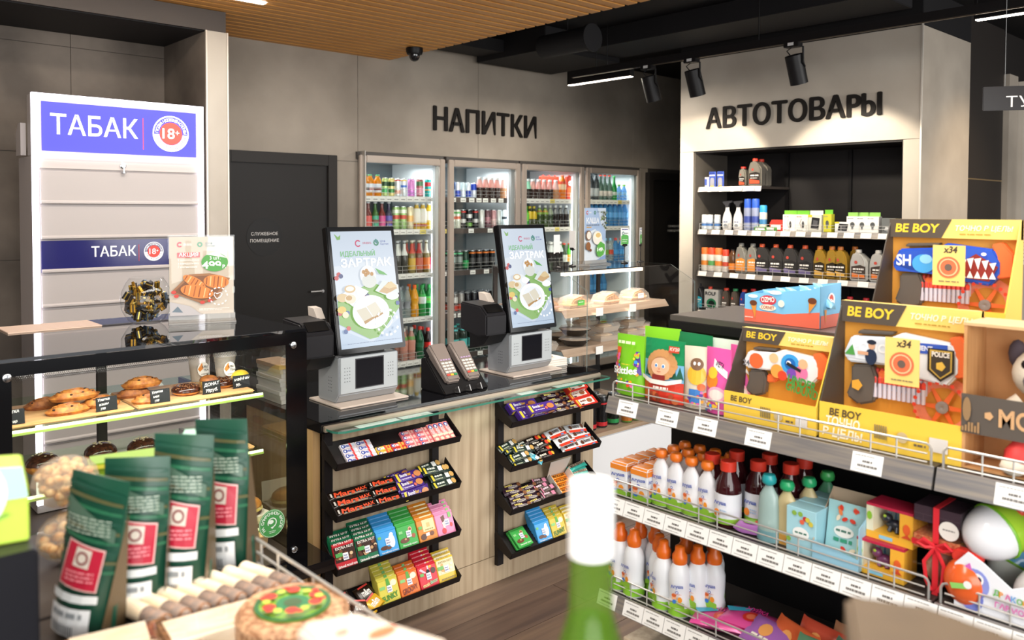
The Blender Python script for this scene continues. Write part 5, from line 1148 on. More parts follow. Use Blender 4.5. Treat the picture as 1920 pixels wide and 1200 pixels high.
# second tray: chocolate bars
def d_mars(words, big):
    def f(P, L, W_):
        P.text(words[0], L*.1, W_*.24, W_*.5, '#e8502a', .05, L*(.5 if len(words) > 1 else .74), 'l', 0, .15)
        if len(words) > 1: P.text(words[1], L*.64, W_*.3, W_*.36, '#e8502a', .05, L*.26, 'l', .06)
        P.rect(L*.02, W_*.3, L*.06, W_*.7, '#c9c5bd').line([(L*.12, W_*.14), (L*.8, W_*.16)], .0012, '#b98a3a')
    return f
def bar(key, fn, x, s, zt, lab, group, h=0, rz=0, tip=0):
    o = make(('b', key), fn); on_slope(o, x, s, zt, h, rz, tip); return thing(o, lab, 'bar', group)
random.seed(4)
for j in range(3): bar('marsmax', lambda: wrapper('chocolate_bar', .172, .037, .017, '#1f1510', d_mars(('Mars', 'MAX'), 1)), 1.59+.01*(2-j)*0, .022+.034*j, R1[1], 'long black bar with orange script, %s row up, showcase end of second tray' % NTH[j], 'long black bars in the second tray')
for j in range(3): bar('mars', lambda: wrapper('chocolate_bar', .118, .035, .018, '#1b1512', d_mars(('Mars',), 0)), 1.725, .022+.033*j, R1[1], 'short black bar with orange script, %s row up in the second tray' % NTH[j], 'short black bars in the second tray', .006*j)
def d_bomb(P, L, W_):
    P.rect(L*.05, W_*.12, L*.13, W_*.88, '#e9cf3a').text('Bomb', L*.18, W_*.5, W_*.3, '#efeaf8', .05, L*.26).text('bar', L*.45, W_*.5, W_*.3, '#e8b23a', .05, L*.14).scribble(L*.2, W_*.2, L*.55, W_*.1, '#cfc0e6', 5).ell(L*.8, W_*.45, L*.13, W_*.3, '#c9824a', 12).ell(L*.62, W_*.3, L*.045, W_*.16, '#e86a5a', 10)
PB = lambda: wrapper('protein_bar', .125, .044, .02, '#4a2f86', d_bomb)
for j, (x, s, h, rz, t) in enumerate(((1.845, .022, .0, .06, .5), (1.835, .052, .006, .05, 0), (1.84, .085, .012, .04, 0), (1.80, .10, .0, .12, 0))):
    bar('bomb', PB, x, s, R1[1], ['purple wafer bar tipped on the lip of the second tray', 'purple wafer bar second up in the second tray', 'purple wafer bar third up in the second tray', 'purple wafer bar at the back of the second tray'][j], 'purple wafer bars in the second tray', h, rz, t)
def d_green(P, L, W_):
    P.rect(L*.04, W_*.12, L*.12, W_*.88, '#e0c93a').scribble(L*.18, W_*.55, L*.5, W_*.2, '#dfe4d8', 4).scribble(L*.18, W_*.22, L*.46, W_*.12, '#b9c4a8', 5).rect(L*.6, W_*.2, L*.76, W_*.8, '#e8ebe6').ell(L*.86, W_*.5, L*.09, W_*.34, '#c9a05a', 10)
GB = lambda: wrapper('muesli_bar', .115, .036, .018, '#2a3a34', d_green)
for j, (x, s, h, rz) in enumerate(((1.985, .02, 0, .04), (1.988, .05, .004, 0), (1.985, .082, .004, .06), (1.95, .104, .012, .1), (1.96, .078, .02, -.05))):
    bar('greenbar', GB, x, s, R1[1], 'dark green cereal bar, %s up, deli end of second tray' % NTH[j], 'dark green bars in the second tray', h, rz)
# third and fourth trays: square tablets standing in stacks
def stack(cols, zt, tray):
    for x, key, fn, n, desc, lead in cols:
        for j in range(n):
            k2, f2 = (key, fn) if not (lead and j > 0) else lead
            o = make(('t', k2), f2); upright(o, x, .004+.0165*j, zt)
            d = desc if not (lead and j > 0) else 'dark green nut'
            thing(o, '%s chocolate tablet, %s, %s' % (d, ('front one' if j == 0 else NTH[j]+' one back')+(' behind red' if lead and j else ''), tray), 'chocolate', '%s tablets in the %s' % (d, tray))
T = {'redn': lambda: tablet('chocolate_tablet', '#c22a35', d_nut('#c22a35', 'Цельный лесной орех')), 'dkg': lambda: tablet('chocolate_tablet', '#17704a', d_nut('#17704a', 'Цельный миндаль')), 'blue': lambda: tablet('chocolate_tablet', '#3ea2e6', d_milk), 'grn': lambda: tablet('chocolate_tablet', '#3fae4c', d_hazel), 'org': lambda: tablet('chocolate_tablet', '#dd8a2a', d_choc), 'pnk': lambda: tablet('chocolate_tablet', '#ee93bd', d_straw),
     'fun': lambda: tablet('chocolate_tablet', '#dfd352', d_funky('FUNKY', '#3a8a2e')), 'gro': lambda: tablet('chocolate_tablet', '#ee7a2c', d_funky('GROOVY', '#7a2a14')), 'mer': lambda: tablet('chocolate_tablet', '#dd2338', d_merci), 'yn': lambda: tablet('chocolate_tablet', '#e6c33a', d_ynut), 'fun2': lambda: tablet('chocolate_tablet', '#e0c648', d_funky('FUNNY', '#3a7a2e'))}
stack([(1.547, 'redn', T['redn'], 4, 'red nut', ('dkg', T['dkg'])), (1.638, 'dkg', T['dkg'], 5, 'dark green nut', None), (1.729, 'blue', T['blue'], 5, 'sky blue milk', None), (1.82, 'grn', T['grn'], 6, 'bright green hazelnut', None), (1.911, 'org', T['org'], 5, 'orange', None), (2.0, 'pnk', T['pnk'], 4, 'pink strawberry', None)], R1[2], 'third tray')
stack([(1.735, 'fun', T['fun'], 5, 'lime yellow', None), (1.826, 'gro', T['gro'], 3, 'orange groovy', None), (1.917, 'mer', T['mer'], 7, 'bright red', None), (2.005, 'yn', T['yn'], 3, 'yellow nut', None)], R1[3], 'bottom tray')
def d_mm(P, L, W_): P.text('m&m', L*.25, W_*.3, W_*.4, '#f2efe8', .05, L*.5).rect(L*.2, W_*.8, L*.8, W_*.9, '#d8423a')
for j, (x, s, c, rz, lab) in enumerate(((1.555, .07, '#3a2219', .3, 'brown candy pouch at the back of the bottom tray'), (1.60, .03, '#43291d', -.3, 'brown candy pouch in front in the bottom tray'), (1.54, .025, '#3a2219', .1, 'brown candy pouch at the showcase end of the bottom tray'), (1.645, .075, '#2a1d12', .2, 'black and yellow candy pouch in the bottom tray'), (1.66, .03, '#dfae2a', .5, 'yellow candy pouch next to the lime tablets'))):
    o = wrapper('candy_pouch', .075, .065, .022, c, d_mm); on_slope(o, x, s, R1[3], .0, rz); thing(o, lab, 'sweets', 'candy pouches in the bottom tray')
# second rack
def d_red(P, L, W_): P.rect(L*.04, W_*.1, L*.1, W_*.9, '#e8c93a').rect(L*.14, W_*.16, L*.86, W_*.84, '#eee6dc').ell(L*.66, W_*.5, L*.14, W_*.26, '#9a5a34', 12).scribble(L*.2, W_*.5, L*.48, W_*.18, '#7a3a2a', 3).rect(L*.16, W_*.16, L*.3, W_*.3, '#4a2a1c')
def box_bar(col, deco, L=.135, W_=.046, H=.026):
    def f():
        o = MB().box(-L/2, L/2, -W_/2, W_/2, 0, H, M(col, .3)).build('wafer_box', bev=.0015, seg=1)
        P = Print((-L/2, -W_/2, H), (1, 0, 0), (0, 1, 0), .0003, .3); deco(P, L, W_); P.build('print', o)
        P = Print((-L/2, -W_/2, 0), (1, 0, 0), (0, 0, 1), .0003, .3); deco(P, L, H); P.build('side_print', o); return o
    return f
for j, (x, s, h) in enumerate(((2.465, .03, 0), (2.44, .077, 0), (2.50, .03, .027))): bar('purplebox', box_bar('#4c2f88', d_bomb, .16), x, s, R2[0], ['purple wafer box at the lip of the upper tray, deli rack', 'purple wafer box behind in the upper tray, deli rack', 'purple wafer box lying on another in the upper tray, deli rack'][j], 'purple wafer boxes', h)
def d_brown(P, L, W_): P.scribble(L*.1, W_*.55, L*.5, W_*.22, '#d9c66a', 4).ell(L*.5, W_*.36, L*.26, W_*.2, '#c4bcae', 12).scribble(L*.3, W_*.3, L*.7, W_*.14, '#5a4a6a', 4).ell(L*.84, W_*.5, L*.1, W_*.3, '#8a5a3a', 10)
BB = lambda: wrapper('protein_bar', .105, .03, .017, '#33202e', d_brown)
for j in range(8): bar('brownbar', BB, 2.635+.1*(j // 4)+.004*(j % 3), .018+.0275*(j % 4), R2[0], 'dark plum protein bar, %s up in %s column of upper tray, deli rack' % (NTH[j % 4], ['first', 'second'][j // 4]), 'dark plum bars in the upper tray', 0, .05*(j % 3-1))
for j, (s, h) in enumerate(((.026, 0), (.074, 0), (.10, .026))): bar('redbox', box_bar('#d33326', d_red, .13, .047, .026), 2.80-.012*j, s, R2[0], ['red wafer box at the lip of the upper tray', 'red wafer box second up in the upper tray', 'red wafer box on top at the back of the upper tray'][j], 'red wafer boxes', h, .06)
for j, (x, s, h, rz) in enumerate(((2.40, .02, 0, 0), (2.405, .05, .003, .05), (2.40, .083, .004, -.06), (2.37, .105, .012, .2), (2.43, .065, .02, -.1), (2.385, .035, .02, .1), (2.47, .1, .0, .15))):
    bar('greenbar', GB, x, s, R2[1], 'dark green cereal bar, %s in the heap on second tray, deli rack' % NTH[j], 'dark green bars in the deli rack', h, rz)
def d_blk(P, L, W_): P.scribble(L*.12, W_*.45, L*.5, W_*.25, '#e6dccb', 4).ell(L*.72, W_*.5, L*.1, W_*.32, '#d8402a', 10).ell(L*.86, W_*.45, L*.07, W_*.28, '#e8b23a', 10)
for j, (x, s, h, rz) in enumerate(((2.545, .02, 0, .05), (2.55, .05, .002, 0), (2.545, .08, .004, -.05), (2.52, .104, .008, .1), (2.545, .065, .02, .15), (2.57, .108, 0, 0))):
    bar('blackbar', lambda: wrapper('chocolate_bar', .105, .034, .018, '#1c1512', d_blk), x, s, R2[1], 'black bar with red fruit, %s in the heap on second tray, deli rack' % NTH[j], 'black fruit bars in the deli rack', h, rz)
thing(wrapper('cereal_bar', .1, .034, .016, '#57b2c8', d_green), 'light blue cereal bar lying across the heap on the second tray', 'bar'); on_slope(bpy.data.objects['cereal_bar'], 2.47, .03, R2[1], .004, -.9)
def d_kin(P, L, W_): P.rect(L*.06, 0, L*.94, W_*.3, '#dd3b22').rect(L*.06, W_*.26, L*.94, W_*.36, '#f2eee8').text('bueno', L*.3, W_*.46, W_*.4, '#4a3a34', .02, L*.36, 'l', 0, .1).ell(L*.2, W_*.55, L*.08, W_*.22, '#5a3420', 10).ell(L*.8, W_*.6, L*.07, W_*.26, '#6a4028', 10).rect(L*.62, W_*.04, L*.78, W_*.16, '#3a9ad8')
KN = lambda: wrapper('wafer_bar', .118, .05, .022, '#dfe3e6', d_kin)
for j, (x, s, h, rz) in enumerate(((2.705, .026, 0, 0), (2.815, .026, 0, .02), (2.69, .072, .004, .05), (2.80, .072, .004, 0), (2.67, .05, .024, .08), (2.79, .102, .012, -.1), (2.66, .105, .012, .1))):
    bar('kinder', KN, x, s, R2[1], 'white and red wafer bar, %s in the heap at deli end of second tray' % NTH[j], 'white and red wafer bars', h, rz)
for j in range(9): bar('brownbar', BB, 2.40+.075*(j // 5)+.006*(j % 3), .016+.0235*(j % 5), R2[2], 'dark plum protein bar, %s up in %s column of third tray, deli rack' % (NTH[j % 5], ['first', 'second'][j // 5]), 'dark plum bars in the third tray', 0, .08*(j % 3-1))
def d_pk(P, L, W_): P.scribble(L*.16, W_*.5, L*.5, W_*.26, '#f0d4de', 4).rect(L*.6, W_*.2, L*.8, W_*.8, '#d98aa6').rect(L*.05, W_*.1, L*.11, W_*.9, '#e88aa8')
for j in range(6): bar('pinkbar', lambda: wrapper('protein_bar', .1, .031, .017, '#4a3a38', d_pk), 2.555+.012*(j % 2), .018+.0265*(j % 4), R2[2], 'brown and pink protein bar, %s in its heap on third tray' % NTH[j], 'brown and pink bars', .018*(j // 4), .1*(j % 3-1))
c = MB().box(-.055, .055, -.05, .05, 0, .002, M('#e9642a', .5)).box(-.055, .055, -.052, -.05, 0, .025, M('#e8862a', .5)).box(-.057, -.055, -.05, .05, 0, .03, M('#e4dcd2', .6)).box(.055, .057, -.05, .05, 0, .045, M('#efe9e0', .6)).hexa([(-.055, .05, 0), (.055, .05, 0), (.055, .052, 0), (-.055, .052, 0)], [(-.065, .075, .085), (.065, .075, .085), (.065, .077, .085), (-.065, .077, .085)], M('#ddd6cc', .6)).build('display_carton', smooth=0)
on_slope(c, 2.68, .055, R2[2]); thing(c, 'opened white display carton holding orange bars on the third tray', 'carton')
def d_or(P, L, W_): P.text('ROLLER', L*.14, W_*.3, W_*.45, '#3a2010', .05, L*.72)
for j in range(4): bar('orangebar', lambda: wrapper('chocolate_bar', .098, .024, .015, '#ee8f24', d_or), 2.68, .019+.0245*j, R2[2], 'orange bar in the opened carton, %s up' % NTH[j], 'orange bars in the opened carton', .003)
def d_tl(P, L, W_): P.rect(L*.06, W_*.55, L*.94, W_*.9, '#c9b49a').text('MILKY', L*.12, W_*.5, W_*.36, '#4a3a30', .05, L*.4).text('BERRY', L*.5, W_*.5, W_*.36, '#4a3a30', .05, L*.4)
for j, (s, h, rz) in enumerate(((.02, 0, 0), (.048, .002, .03), (.076, .004, -.04), (.1, .008, .06), (.104, .022, .1))): bar('tealbar', lambda: wrapper('cereal_bar', .125, .032, .017, '#35b3a4', d_tl), 2.80, s, R2[2], 'turquoise cereal bar, %s up at the deli end of third tray' % NTH[j], 'turquoise bars in the third tray', h, rz)
stack([(2.548, 'blue', T['blue'], 6, 'sky blue milk', None), (2.64, 'fun2', T['fun2'], 4, 'warm yellow funny', None), (2.732, 'yn', T['yn'], 3, 'yellow nut', None)], R2[3], 'bottom tray of the deli rack')
for j in range(2):
    o = make(('t', 'grn'), T['grn']); on_slope(o, 2.415+.006*j, .012, R2[3], .008+.0125*j); o.rotation_euler = (SA-PI/2, 0, .06*j); thing(o, ['green hazelnut tablet lying flat under another in the bottom deli tray', 'green hazelnut tablet lying on top in the bottom deli tray'][j], 'chocolate', 'flat green tablets')

# ---------------------------------------------------------------- deli case contents and the signs on top
BR = noisy('#9a6a40', '#cf9f68', .6, (70, 70, 70), 5, .2); FLM = film('#f2ece4', .2, .06)
for j, (px, l) in enumerate((((3.023,2.846,1.078), 'packed sandwich nearest the kiosk on the upper deli shelf'), ((3.245,2.858,1.078), 'packed sandwich with a green sticker on the upper deli shelf'), ((3.513,2.878,1.078), 'packed seeded sandwich third along on the upper deli shelf'), ((3.791,2.950,1.078), 'packed roll with white label at the end of the upper deli shelf'))):
    o = MB().prism([(-.085, 0), (.085, 0), (.075, .03), (.02, .058), (-.05, .045)], -.04, .04, BR, 'y').build('sandwich', bev=.008, seg=2)
    MB().prism([(-.1, -.0005), (.1, -.0005), (.085, .036), (.03, .066), (-.06, .052)], -.048, .048, FLM, 'y').build('film_bag', o, smooth=0)
    MB().prism([(-.08, .014), (.08, .014), (.078, .022), (-.08, .022)], -.041, .041, M(['#e9b0a0', '#d8c27a', '#e8cfae', '#f0d8b0'][j], .5), 'y').build('filling', o)
    if j in (1, 3):
        P = Print((-.03, -.0485, .012), (1, 0, 0), (0, 0, 1)); P.rect(0, 0, .06, .028, '#4fae4a' if j == 1 else '#f2f2f0').scribble(.008, .016, .05, .004, '#e8f4e6' if j == 1 else '#8a8a8a', 4); P.build('sticker', o)
    thing(o, l, 'sandwich', 'packed sandwiches in the deli case', loc=(px[0]+.03, 3.06+.03*(j == 3), 1.079), rz=.1)
def foodtray(kind):
    def f():
        if kind == 'bowl':
            o = MB().lathe([(.05, 0), (.082, .032), (.088, .034), (.085, .036), (.05, .006), (0, .006)], M('#1f1b1a', .3), 20).build('food_bowl')
            MB().lathe([(.088, .0365), (.075, .05), (0, .054)], FLM, 20).build('clear_lid', o); MB().lathe([(.078, .03), (0, .036)], noisy('#b98a5a', '#e3c08a', .6, (50, 50, 50), 4), 20).build('meal', o)
        elif kind == 'pot':
            o = MB().lathe([(.04, 0), (.048, .06), (.05, .062)], film('#f0ece6', .35, .1), 18).build('dessert_pot'); MB().lathe([(.0395, .001), (.044, .035), (0, .035)], M('#eee8e0', .5), 18).build('cream', o); MB().lathe([(.0455, .036), (.0465, .052), (0, .056)], noisy('#c98a4a', '#e6bf84', .6, (90, 90, 90), 4), 18).build('topping', o); MB().lathe([(.051, .062), (.05, .068), (0, .07)], FLM, 18).build('clear_lid', o)
        else:
            o = MB().hexa([(-.07, -.05, 0), (.07, -.05, 0), (.07, .05, 0), (-.07, .05, 0)], [(-.08, -.06, .03), (.08, -.06, .03), (.08, .06, .03), (-.08, .06, .03)], film('#e6dccf', .5, .1)).build('food_tray', smooth=0)
            MB().blob((0, 0, .022), .066, .048, .02, noisy('#c9a277', '#ecd4aa', .6, (40, 40, 40), 4), 14, 6, lambda a, b, c: (a, b, max(c, -.8))).build('meal', o); MB().hexa([(-.082, -.062, .0305), (.082, -.062, .0305), (.082, .062, .0305), (-.082, .062, .0305)], [(-.07, -.05, .05), (.07, -.05, .05), (.07, .05, .05), (-.07, .05, .05)], FLM).build('clear_lid', o, smooth=0)
            P = Print((-.03, -.03, .0505), (1, 0, 0), (0, 1, 0)); P.ell(.03, .03, .03, .014, '#e9ad3a', 14); P.build('sticker', o)
        return o
    return f
for kind, px, dz, lab in (('tray', (2.892,2.847,0.873), 0, 'clear food tray with wraps nearest the kiosk, lower deli shelf'), ('tray', (2.984,2.845,0.873), 0, 'clear food tray with rolls next to black bowls, lower deli shelf'), ('bowl', (3.252,2.952,0.873), 0, 'black food bowl at the bottom of its pair, lower deli shelf'), ('bowl', (3.252,2.952,0.873), .055, 'black food bowl stacked on another on the lower deli shelf'), ('bowl', (3.304,3.191,0.873), 0, 'black food bowl behind the clear trays near the kiosk'),
                        ('tray', (3.620,3.313,0.873), .04, 'clear food tray raised behind the black bowls'), ('tray', (3.510,3.011,0.873), 0, 'clear food tray with orange sticker behind the candy bags'), ('tray', (3.510,3.011,0.873), .051, 'clear food tray stacked on another behind the candy bags'), ('tray', (3.771,3.041,0.873), .0, 'clear food tray lowest in the far stack on lower deli shelf'), ('tray', (3.771,3.041,0.873), .051, 'clear food tray topmost in the far stack on lower deli shelf'), ('pot', (3.942,3.030,0.873), .0, 'dessert pot with crumb topping at the end of the deli shelf')):
    o = make(('food', kind), foodtray(kind)); y = px[1]+.06 if 'behind' not in lab or 'candy' in lab else px[1]+.02
    thing(o, lab, 'food', 'packed meals in the deli case', loc=(min(px[0]+.02, 3.9), min(max(y, 3.05), 3.38), .8725+dz+(.0 if dz else 0)), rz=random.uniform(-.1, .1))
def dcan(c, b):
    return lambda: can('energy_can', .17, .033, c, (b, .74, .79), band2=(b, .08, .2))
for j, (px, py, kind, lab) in enumerate(((1118, 0, 0, 'black energy can with red stripe nearest the counter end'), (1136, 0, 0, 'black energy can with red stripe next to the counter end one'), (1158, 0, 1, 'black and green energy can behind the candy bags'), (1104, 1, 0, 'black energy can with red stripe in the second row'), (1146, 1, 1, 'black and green energy can in the second row'))):
    o = make(('dcan', kind), dcan('#18181b', '#d8343a') if kind == 0 else dcan('#14201a', '#2f9a55'))
    x = {1118: 3.19, 1136: 3.275, 1158: 3.37, 1104: 3.20, 1146: 3.31}[px]; thing(o, lab, 'can', 'energy cans in the deli case', loc=(x, 2.86+.085*py, .4625))
for j in range(5):
    o = make('dgcan', lambda: can('drink_can', .12, .03, '#5f8a3a', ('#d8e0c4', .5, .8), band2=('#c9742e', .1, .35))); thing(o, 'green fruit drink can, %s along at the front of the deli deck' % NTH[j], 'can', 'green cans on the deli deck', loc=(3.46+.075*j, 2.84, .4625))
def poster_k(P, w, h):
    P.rect(0, 0, w, h, '#a9bede').poly([(0, .5*h), (.5*w, .6*h), (w, .3*h), (w, 0), (0, 0)], '#dfe4ec').poly([(.55*w, 0), (w, .1*h), (w, 0)], '#8fa8d4').poly([(.6*w, h), (w, h), (w, .55*h), (.75*w, .7*h)], '#cdd6e4')
    P.ring(.12*w, .91*h, .025*w, .05*w, '#c9504a', 14, .7, 5.6).text('IRBIS', .2*w, .9*h, .008, '#f4f0f0', .01).ring(.47*w, .91*h, .025*w, .05*w, '#4a8a6a', 8).text('Шеф', .56*w, .915*h, .008, '#4a6a6a', .01)
    P.text('КАША', .07*w, .71*h, .031, '#f6f8fc', .05, .6*w).scribble(.08*w, .665*h, .68*w, .006, '#6a7488', 7).scribble(.08*w, .625*h, .3*w, .006, '#d8a04a', 3)
    for i in range(26): a = random.uniform(.72, .98); P.ell(a*w, random.uniform(.6, .95)*h, .035*w, .014*h, random.choice(['#5a6a3a', '#7a8a4a', '#4a4a2a']), 8, random.uniform(0, 3))
    P.ell(.12*w, .48*h, .13*w, .1*h, '#7a5a44', 14).ell(.13*w, .48*h, .1*w, .075*h, '#e6ddd0', 14).ell(.1*w, .28*h, .11*w, .08*h, '#8a5a34', 12).ell(.2*w, .2*h, .06*w, .03*h, '#6a4028', 10)
    P.ell(.52*w, .43*h, .22*w, .13*h, '#e8e0d4', 22).ell(.53*w, .47*h, .17*w, .07*h, '#f2ead8', 20).ell(.55*w, .48*h, .12*w, .045*h, '#d9b878', 16)
    P.poly([(.46*w, .18*h), (.52*w, .08*h), (.66*w, .06*h), (.8*w, .1*h), (.88*w, .2*h), (.86*w, .3*h), (.66*w, .36*h), (.5*w, .28*h)], '#57a545').text('149', .51*w, .17*h, .022, '#ffffff', .05, .25*w).text('Р.', .78*w, .17*h, .01, '#ffffff', .02)
p = (3.464,3.209,1.287); q2 = (3.803,3.305,1.287)
acrylic_sign('porridge_sign', .225, .30, 'acrylic poster stand advertising porridge on top of the deli case', poster_k, (p[0], 3.16, 1.287), .16)
def cardholder(x, y, label, tilt=0, card=True, h=.1):
    r = empty('card_holder', (x, y, 1.287), tilt); thing(r, label, 'card holder', 'card holders on the deli case')
    MB().lathe([(.024, 0), (.022, .004), (.006, .008), (.004, .012)], BLACK, 16).build('foot', r); MB().tube([(0, 0, .01), (0, 0, h)], .0022, BLACK, 6).lathe([(.006, 0), (.006, .012)], BLACK, 8, (0, 0, h*.96)).build('stem', r); B('clip', -.02, .02, -.006, .006, h, h+.014, BLACK, r, .002)
    c = B('price_card', -.036, .036, -.0008, .0008, h+.008, h+.11, WHITE, r)
    P = Print((-.036, -.001, h+.008), (1, 0, 0), (0, 0, 1))
    if card: P.rect(.002, .002, .07, .05, '#58a852').ell(.036, .05, .034, .012, '#58a852', 18).scribble(.008, .09, .064, .006, '#5a5f9a', 4).ring(.02, .07, .006, .011, '#4a7a7a', 10).scribble(.034, .068, .062, .005, '#7a8a8a', 3).scribble(.01, .03, .06, .004, '#d8ecd4', 4).scribble(.01, .018, .05, .004, '#d8ecd4', 4)
    P.build('card_print', c); return r
p = (3.858,3.193,1.287); cardholder(p[0], p[1], 'card holder with green price card right beside the poster stand')
p = (4.015,3.197,1.287); cardholder(p[0], p[1], 'card holder with tilted green price card before the dark door', .5)
p = (3.407,3.198,1.287); cardholder(p[0], p[1], 'card holder turned edge-on beside the poster stand', 1.25, True, .09)
p = (3.246,3.163,1.287); cardholder(p[0], p[1], 'card holder seen from its blank back next to the kiosk', .3, False, .07)

# ---------------------------------------------------------------- car goods in the niche
FX = -PI/2   # turned so that a front modelled towards -y faces -x
def niche_shelf(z, y0, y1, label, tags):
    r = empty('niche_shelf', (0, 0, 0)); thing(r, label, 'shelf', 'shelves in the car goods niche')
    B('deck', 5.64, 6.05, y0, y1, z-.02, z, SHD, r, .001)
    MB().prism([(5.64, z+.002), (5.625, z-.038), (5.63, z-.04), (5.645, z-.02)], y0, y1, RAIL, 'y').build('price_rail', r)
    P = Print((5.6285, y1, z-.038), (0, -1, 0), (-.0, 0, 1)); t = .0
    Pm = MB()
    for (a, b) in tags:
        o = MB().box(-.0005, 0, a, b, -.038, 0, M('#efe9de', .5)).build('price_tag', r); o.location = (5.6345, 0, z+.001); o.rotation_euler = (0, .33, 0)
    fe = MB()
    if y1-y0 > .6:
        for q in (.028, .05): fe.tube([(5.645, y0+.03, z+q), (5.645, y1-.01, z+q)], .0022, WIRE, 4)
        for k in range(13): yy = y0+.03+(y1-y0-.04)*k/12; fe.tube([(5.645, yy, z), (5.645, yy, z+.05)], .0022, WIRE, 4)
        fe.build('wire_fence', r)
    return r
def tagrow(y1, y0, w, gap, skip=()):
    out = []; y = y1-.01; i = 0
    while y-w > y0:
        if i not in skip: out.append((y-w, y))
        y -= w+gap; i += 1
    return out
niche_shelf(1.79, 3.34, 3.905, 'short upper shelf of the niche with two oil jugs', tagrow(3.9, 3.34, .075, .03))
niche_shelf(1.45, 2.295, 3.905, 'long shelf of the niche with boxed chargers and sprays', tagrow(3.9, 2.3, .075, .045))
niche_shelf(1.115, 2.295, 3.905, 'long shelf of the niche with rows of motor oil', tagrow(3.9, 2.3, .075, .07))
niche_shelf(.80, 2.295, 3.905, 'lowest shelf of the niche with antifreeze bottles', tagrow(3.9, 2.3, .07, .03, ()))
def oil(name, h, w, d, col, lab, cap, handle=True, lab2=None, shape=0):
    """motor oil jug seen from its broad side, spout to one side"""
    def f():
        if shape == 0: pts = [(-w/2, 0), (w/2, 0), (w/2, h*.6), (w*.42, h*.7), (w*.1, h*.86), (w*.02, h*.9), (-w*.3, h*.9), (-w*.4, h*.8), (-w/2, h*.6)]
        elif shape == 1: pts = [(-w/2, 0), (w/2, 0), (w/2, h*.45), (w*.44, h*.68), (w*.2, h*.88), (-w*.12, h*.9), (-w*.3, h*.9), (-w*.42, h*.7), (-w/2, h*.5)]
        else: pts = [(-w/2, 0), (w/2, 0), (w/2, h*.55), (w*.38, h*.78), (w*.3, h*.9), (-w*.3, h*.9), (-w*.38, h*.78), (-w/2, h*.55)]
        m = M(col, .3, .25)
        o = MB().prism(pts, -d/2, d/2, m, 'y').build(name, bev=.009, seg=2)
        cx = -w*.13 if shape < 2 else 0
        MB().lathe([(.019, h*.895), (.021, h*.905), (.02, h*.985), (.017, h)], M(cap, .4), 14, (cx, 0, 0)).build('cap', o)
        P = Print((-w/2, -d/2-.0006, 0), (1, 0, 0), (0, 0, 1)); P.poly([(w*.1, h*.08), (w*.9, h*.08), (w*.9, h*.46), (w*.6, h*.52), (w*.1, h*.46)], lab)
        if lab2: P.poly([(w*.14, h*.1), (w*.86, h*.1), (w*.86, h*.2), (w*.14, h*.26)], lab2)
        P.scribble(w*.2, h*.36, w*.8, h*.05, '#e8e4de', 3).scribble(w*.2, h*.28, w*.7, h*.03, '#c9c4bc', 4).ell(w*.36, h*.6, w*.09, h*.05, '#b9463a', 10); P.build('label', o)
        if handle and shape == 0: MB().tube([(w*.16, -d/2-.001, h*.82), (w*.32, -d/2-.003, h*.66), (w*.36, -d/2-.001, h*.5)], .004, m, 6).build('grip_rib', o)
        return o
    return f
def aerosol(h, r, col, top, band):
    def f():
        o = MB().lathe([(r, 0, STEEL), (r, .004, M(col, .3, .1)), (r, h*.25, M(band, .3, .1)), (r, h*.45, M(col, .3, .1)), (r, h*.7), (r*.86, h*.74)], M(col, .3), 14).build('aerosol_can', smooth=40)
        MB().lathe([(r*.95, h*.7), (r*.95, h*.96), (r*.8, h)], M(top, .4), 14).build('cap', o); return o
    return f
def sprayer():
    o = MB().lathe([(.036, 0), (.04, .01), (.04, .09), (.034, .12), (.018, .155), (.016, .18)], M('#e6e4e0', .4), 16, sy=.65).build('spray_bottle')
    MB().prism([(-.012, .178), (.012, .178), (.018, .2), (.03, .205), (.04, .225), (-.04, .232), (-.045, .218), (-.02, .21)], -.011, .011, M('#35353a', .5), 'x').xf(Matrix.Rotation(PI/2, 4, 'Z')).build('trigger_head', o)
    P = Print((-.036, -.0275, .02), (1, 0, 0), (0, 0, 1)); P.rect(.01, 0, .062, .06, '#f4f2ee').scribble(.016, .04, .056, .008, '#4a5a8a', 3).ell(.036, .016, .018, .012, '#8a8f96', 12); P.build('label', o); return o
def carded(w, h, d, front, topc, deco):
    def f():
        o = MB().box(-w/2, w/2, -d/2, d/2, 0, h, M(front, .4)).build('boxed_charger', bev=.001, seg=1)
        if topc: MB().box(-w/2, w/2, -.001, .001, h, h*1.24, M(topc, .4)).build('hang_tab', o)
        P = Print((-w/2, -d/2-.0004, 0), (1, 0, 0), (0, 0, 1)); deco(P, w, h); P.build('print', o); return o
    return f
def d_chg(P, w, h): P.ell(w*.62, h*.4, w*.1, h*.22, '#4a4a4c', 12).line([(w*.5, h*.2), (w*.36, h*.5), (w*.5, h*.75)], .003, '#6a3a3a').scribble(w*.1, h*.86, w*.5, .004, '#c94a4a', 2).scribble(w*.1, h*.08, w*.6, .004, '#8a8a8a', 3)
def d_plug(P, w, h): P.ell(w*.5, h*.5, w*.2, h*.16, '#4f5254', 12).rect(w*.42, h*.2, w*.58, h*.45, '#6a6d70').scribble(w*.1, h*.86, w*.6, .004, '#8a8a8a', 3)
def d_hold(P, w, h): P.poly([(w*.2, h*.2), (w*.8, h*.15), (w*.9, h*.8), (w*.3, h*.85)], '#2a2a2c').poly([(w*.35, h*.35), (w*.7, h*.3), (w*.75, h*.65), (w*.4, h*.7)], '#5a5a5e').rect(0, h*.86, w*.3, h, '#d8c92c')
def d_grey(P, w, h): P.text('X', w*.7, h*.75, .02, '#e8e8e8', .02).poly([(w*.2, h*.2), (w*.6, h*.1), (w*.7, h*.35), (w*.3, h*.45)], '#c9cccc')
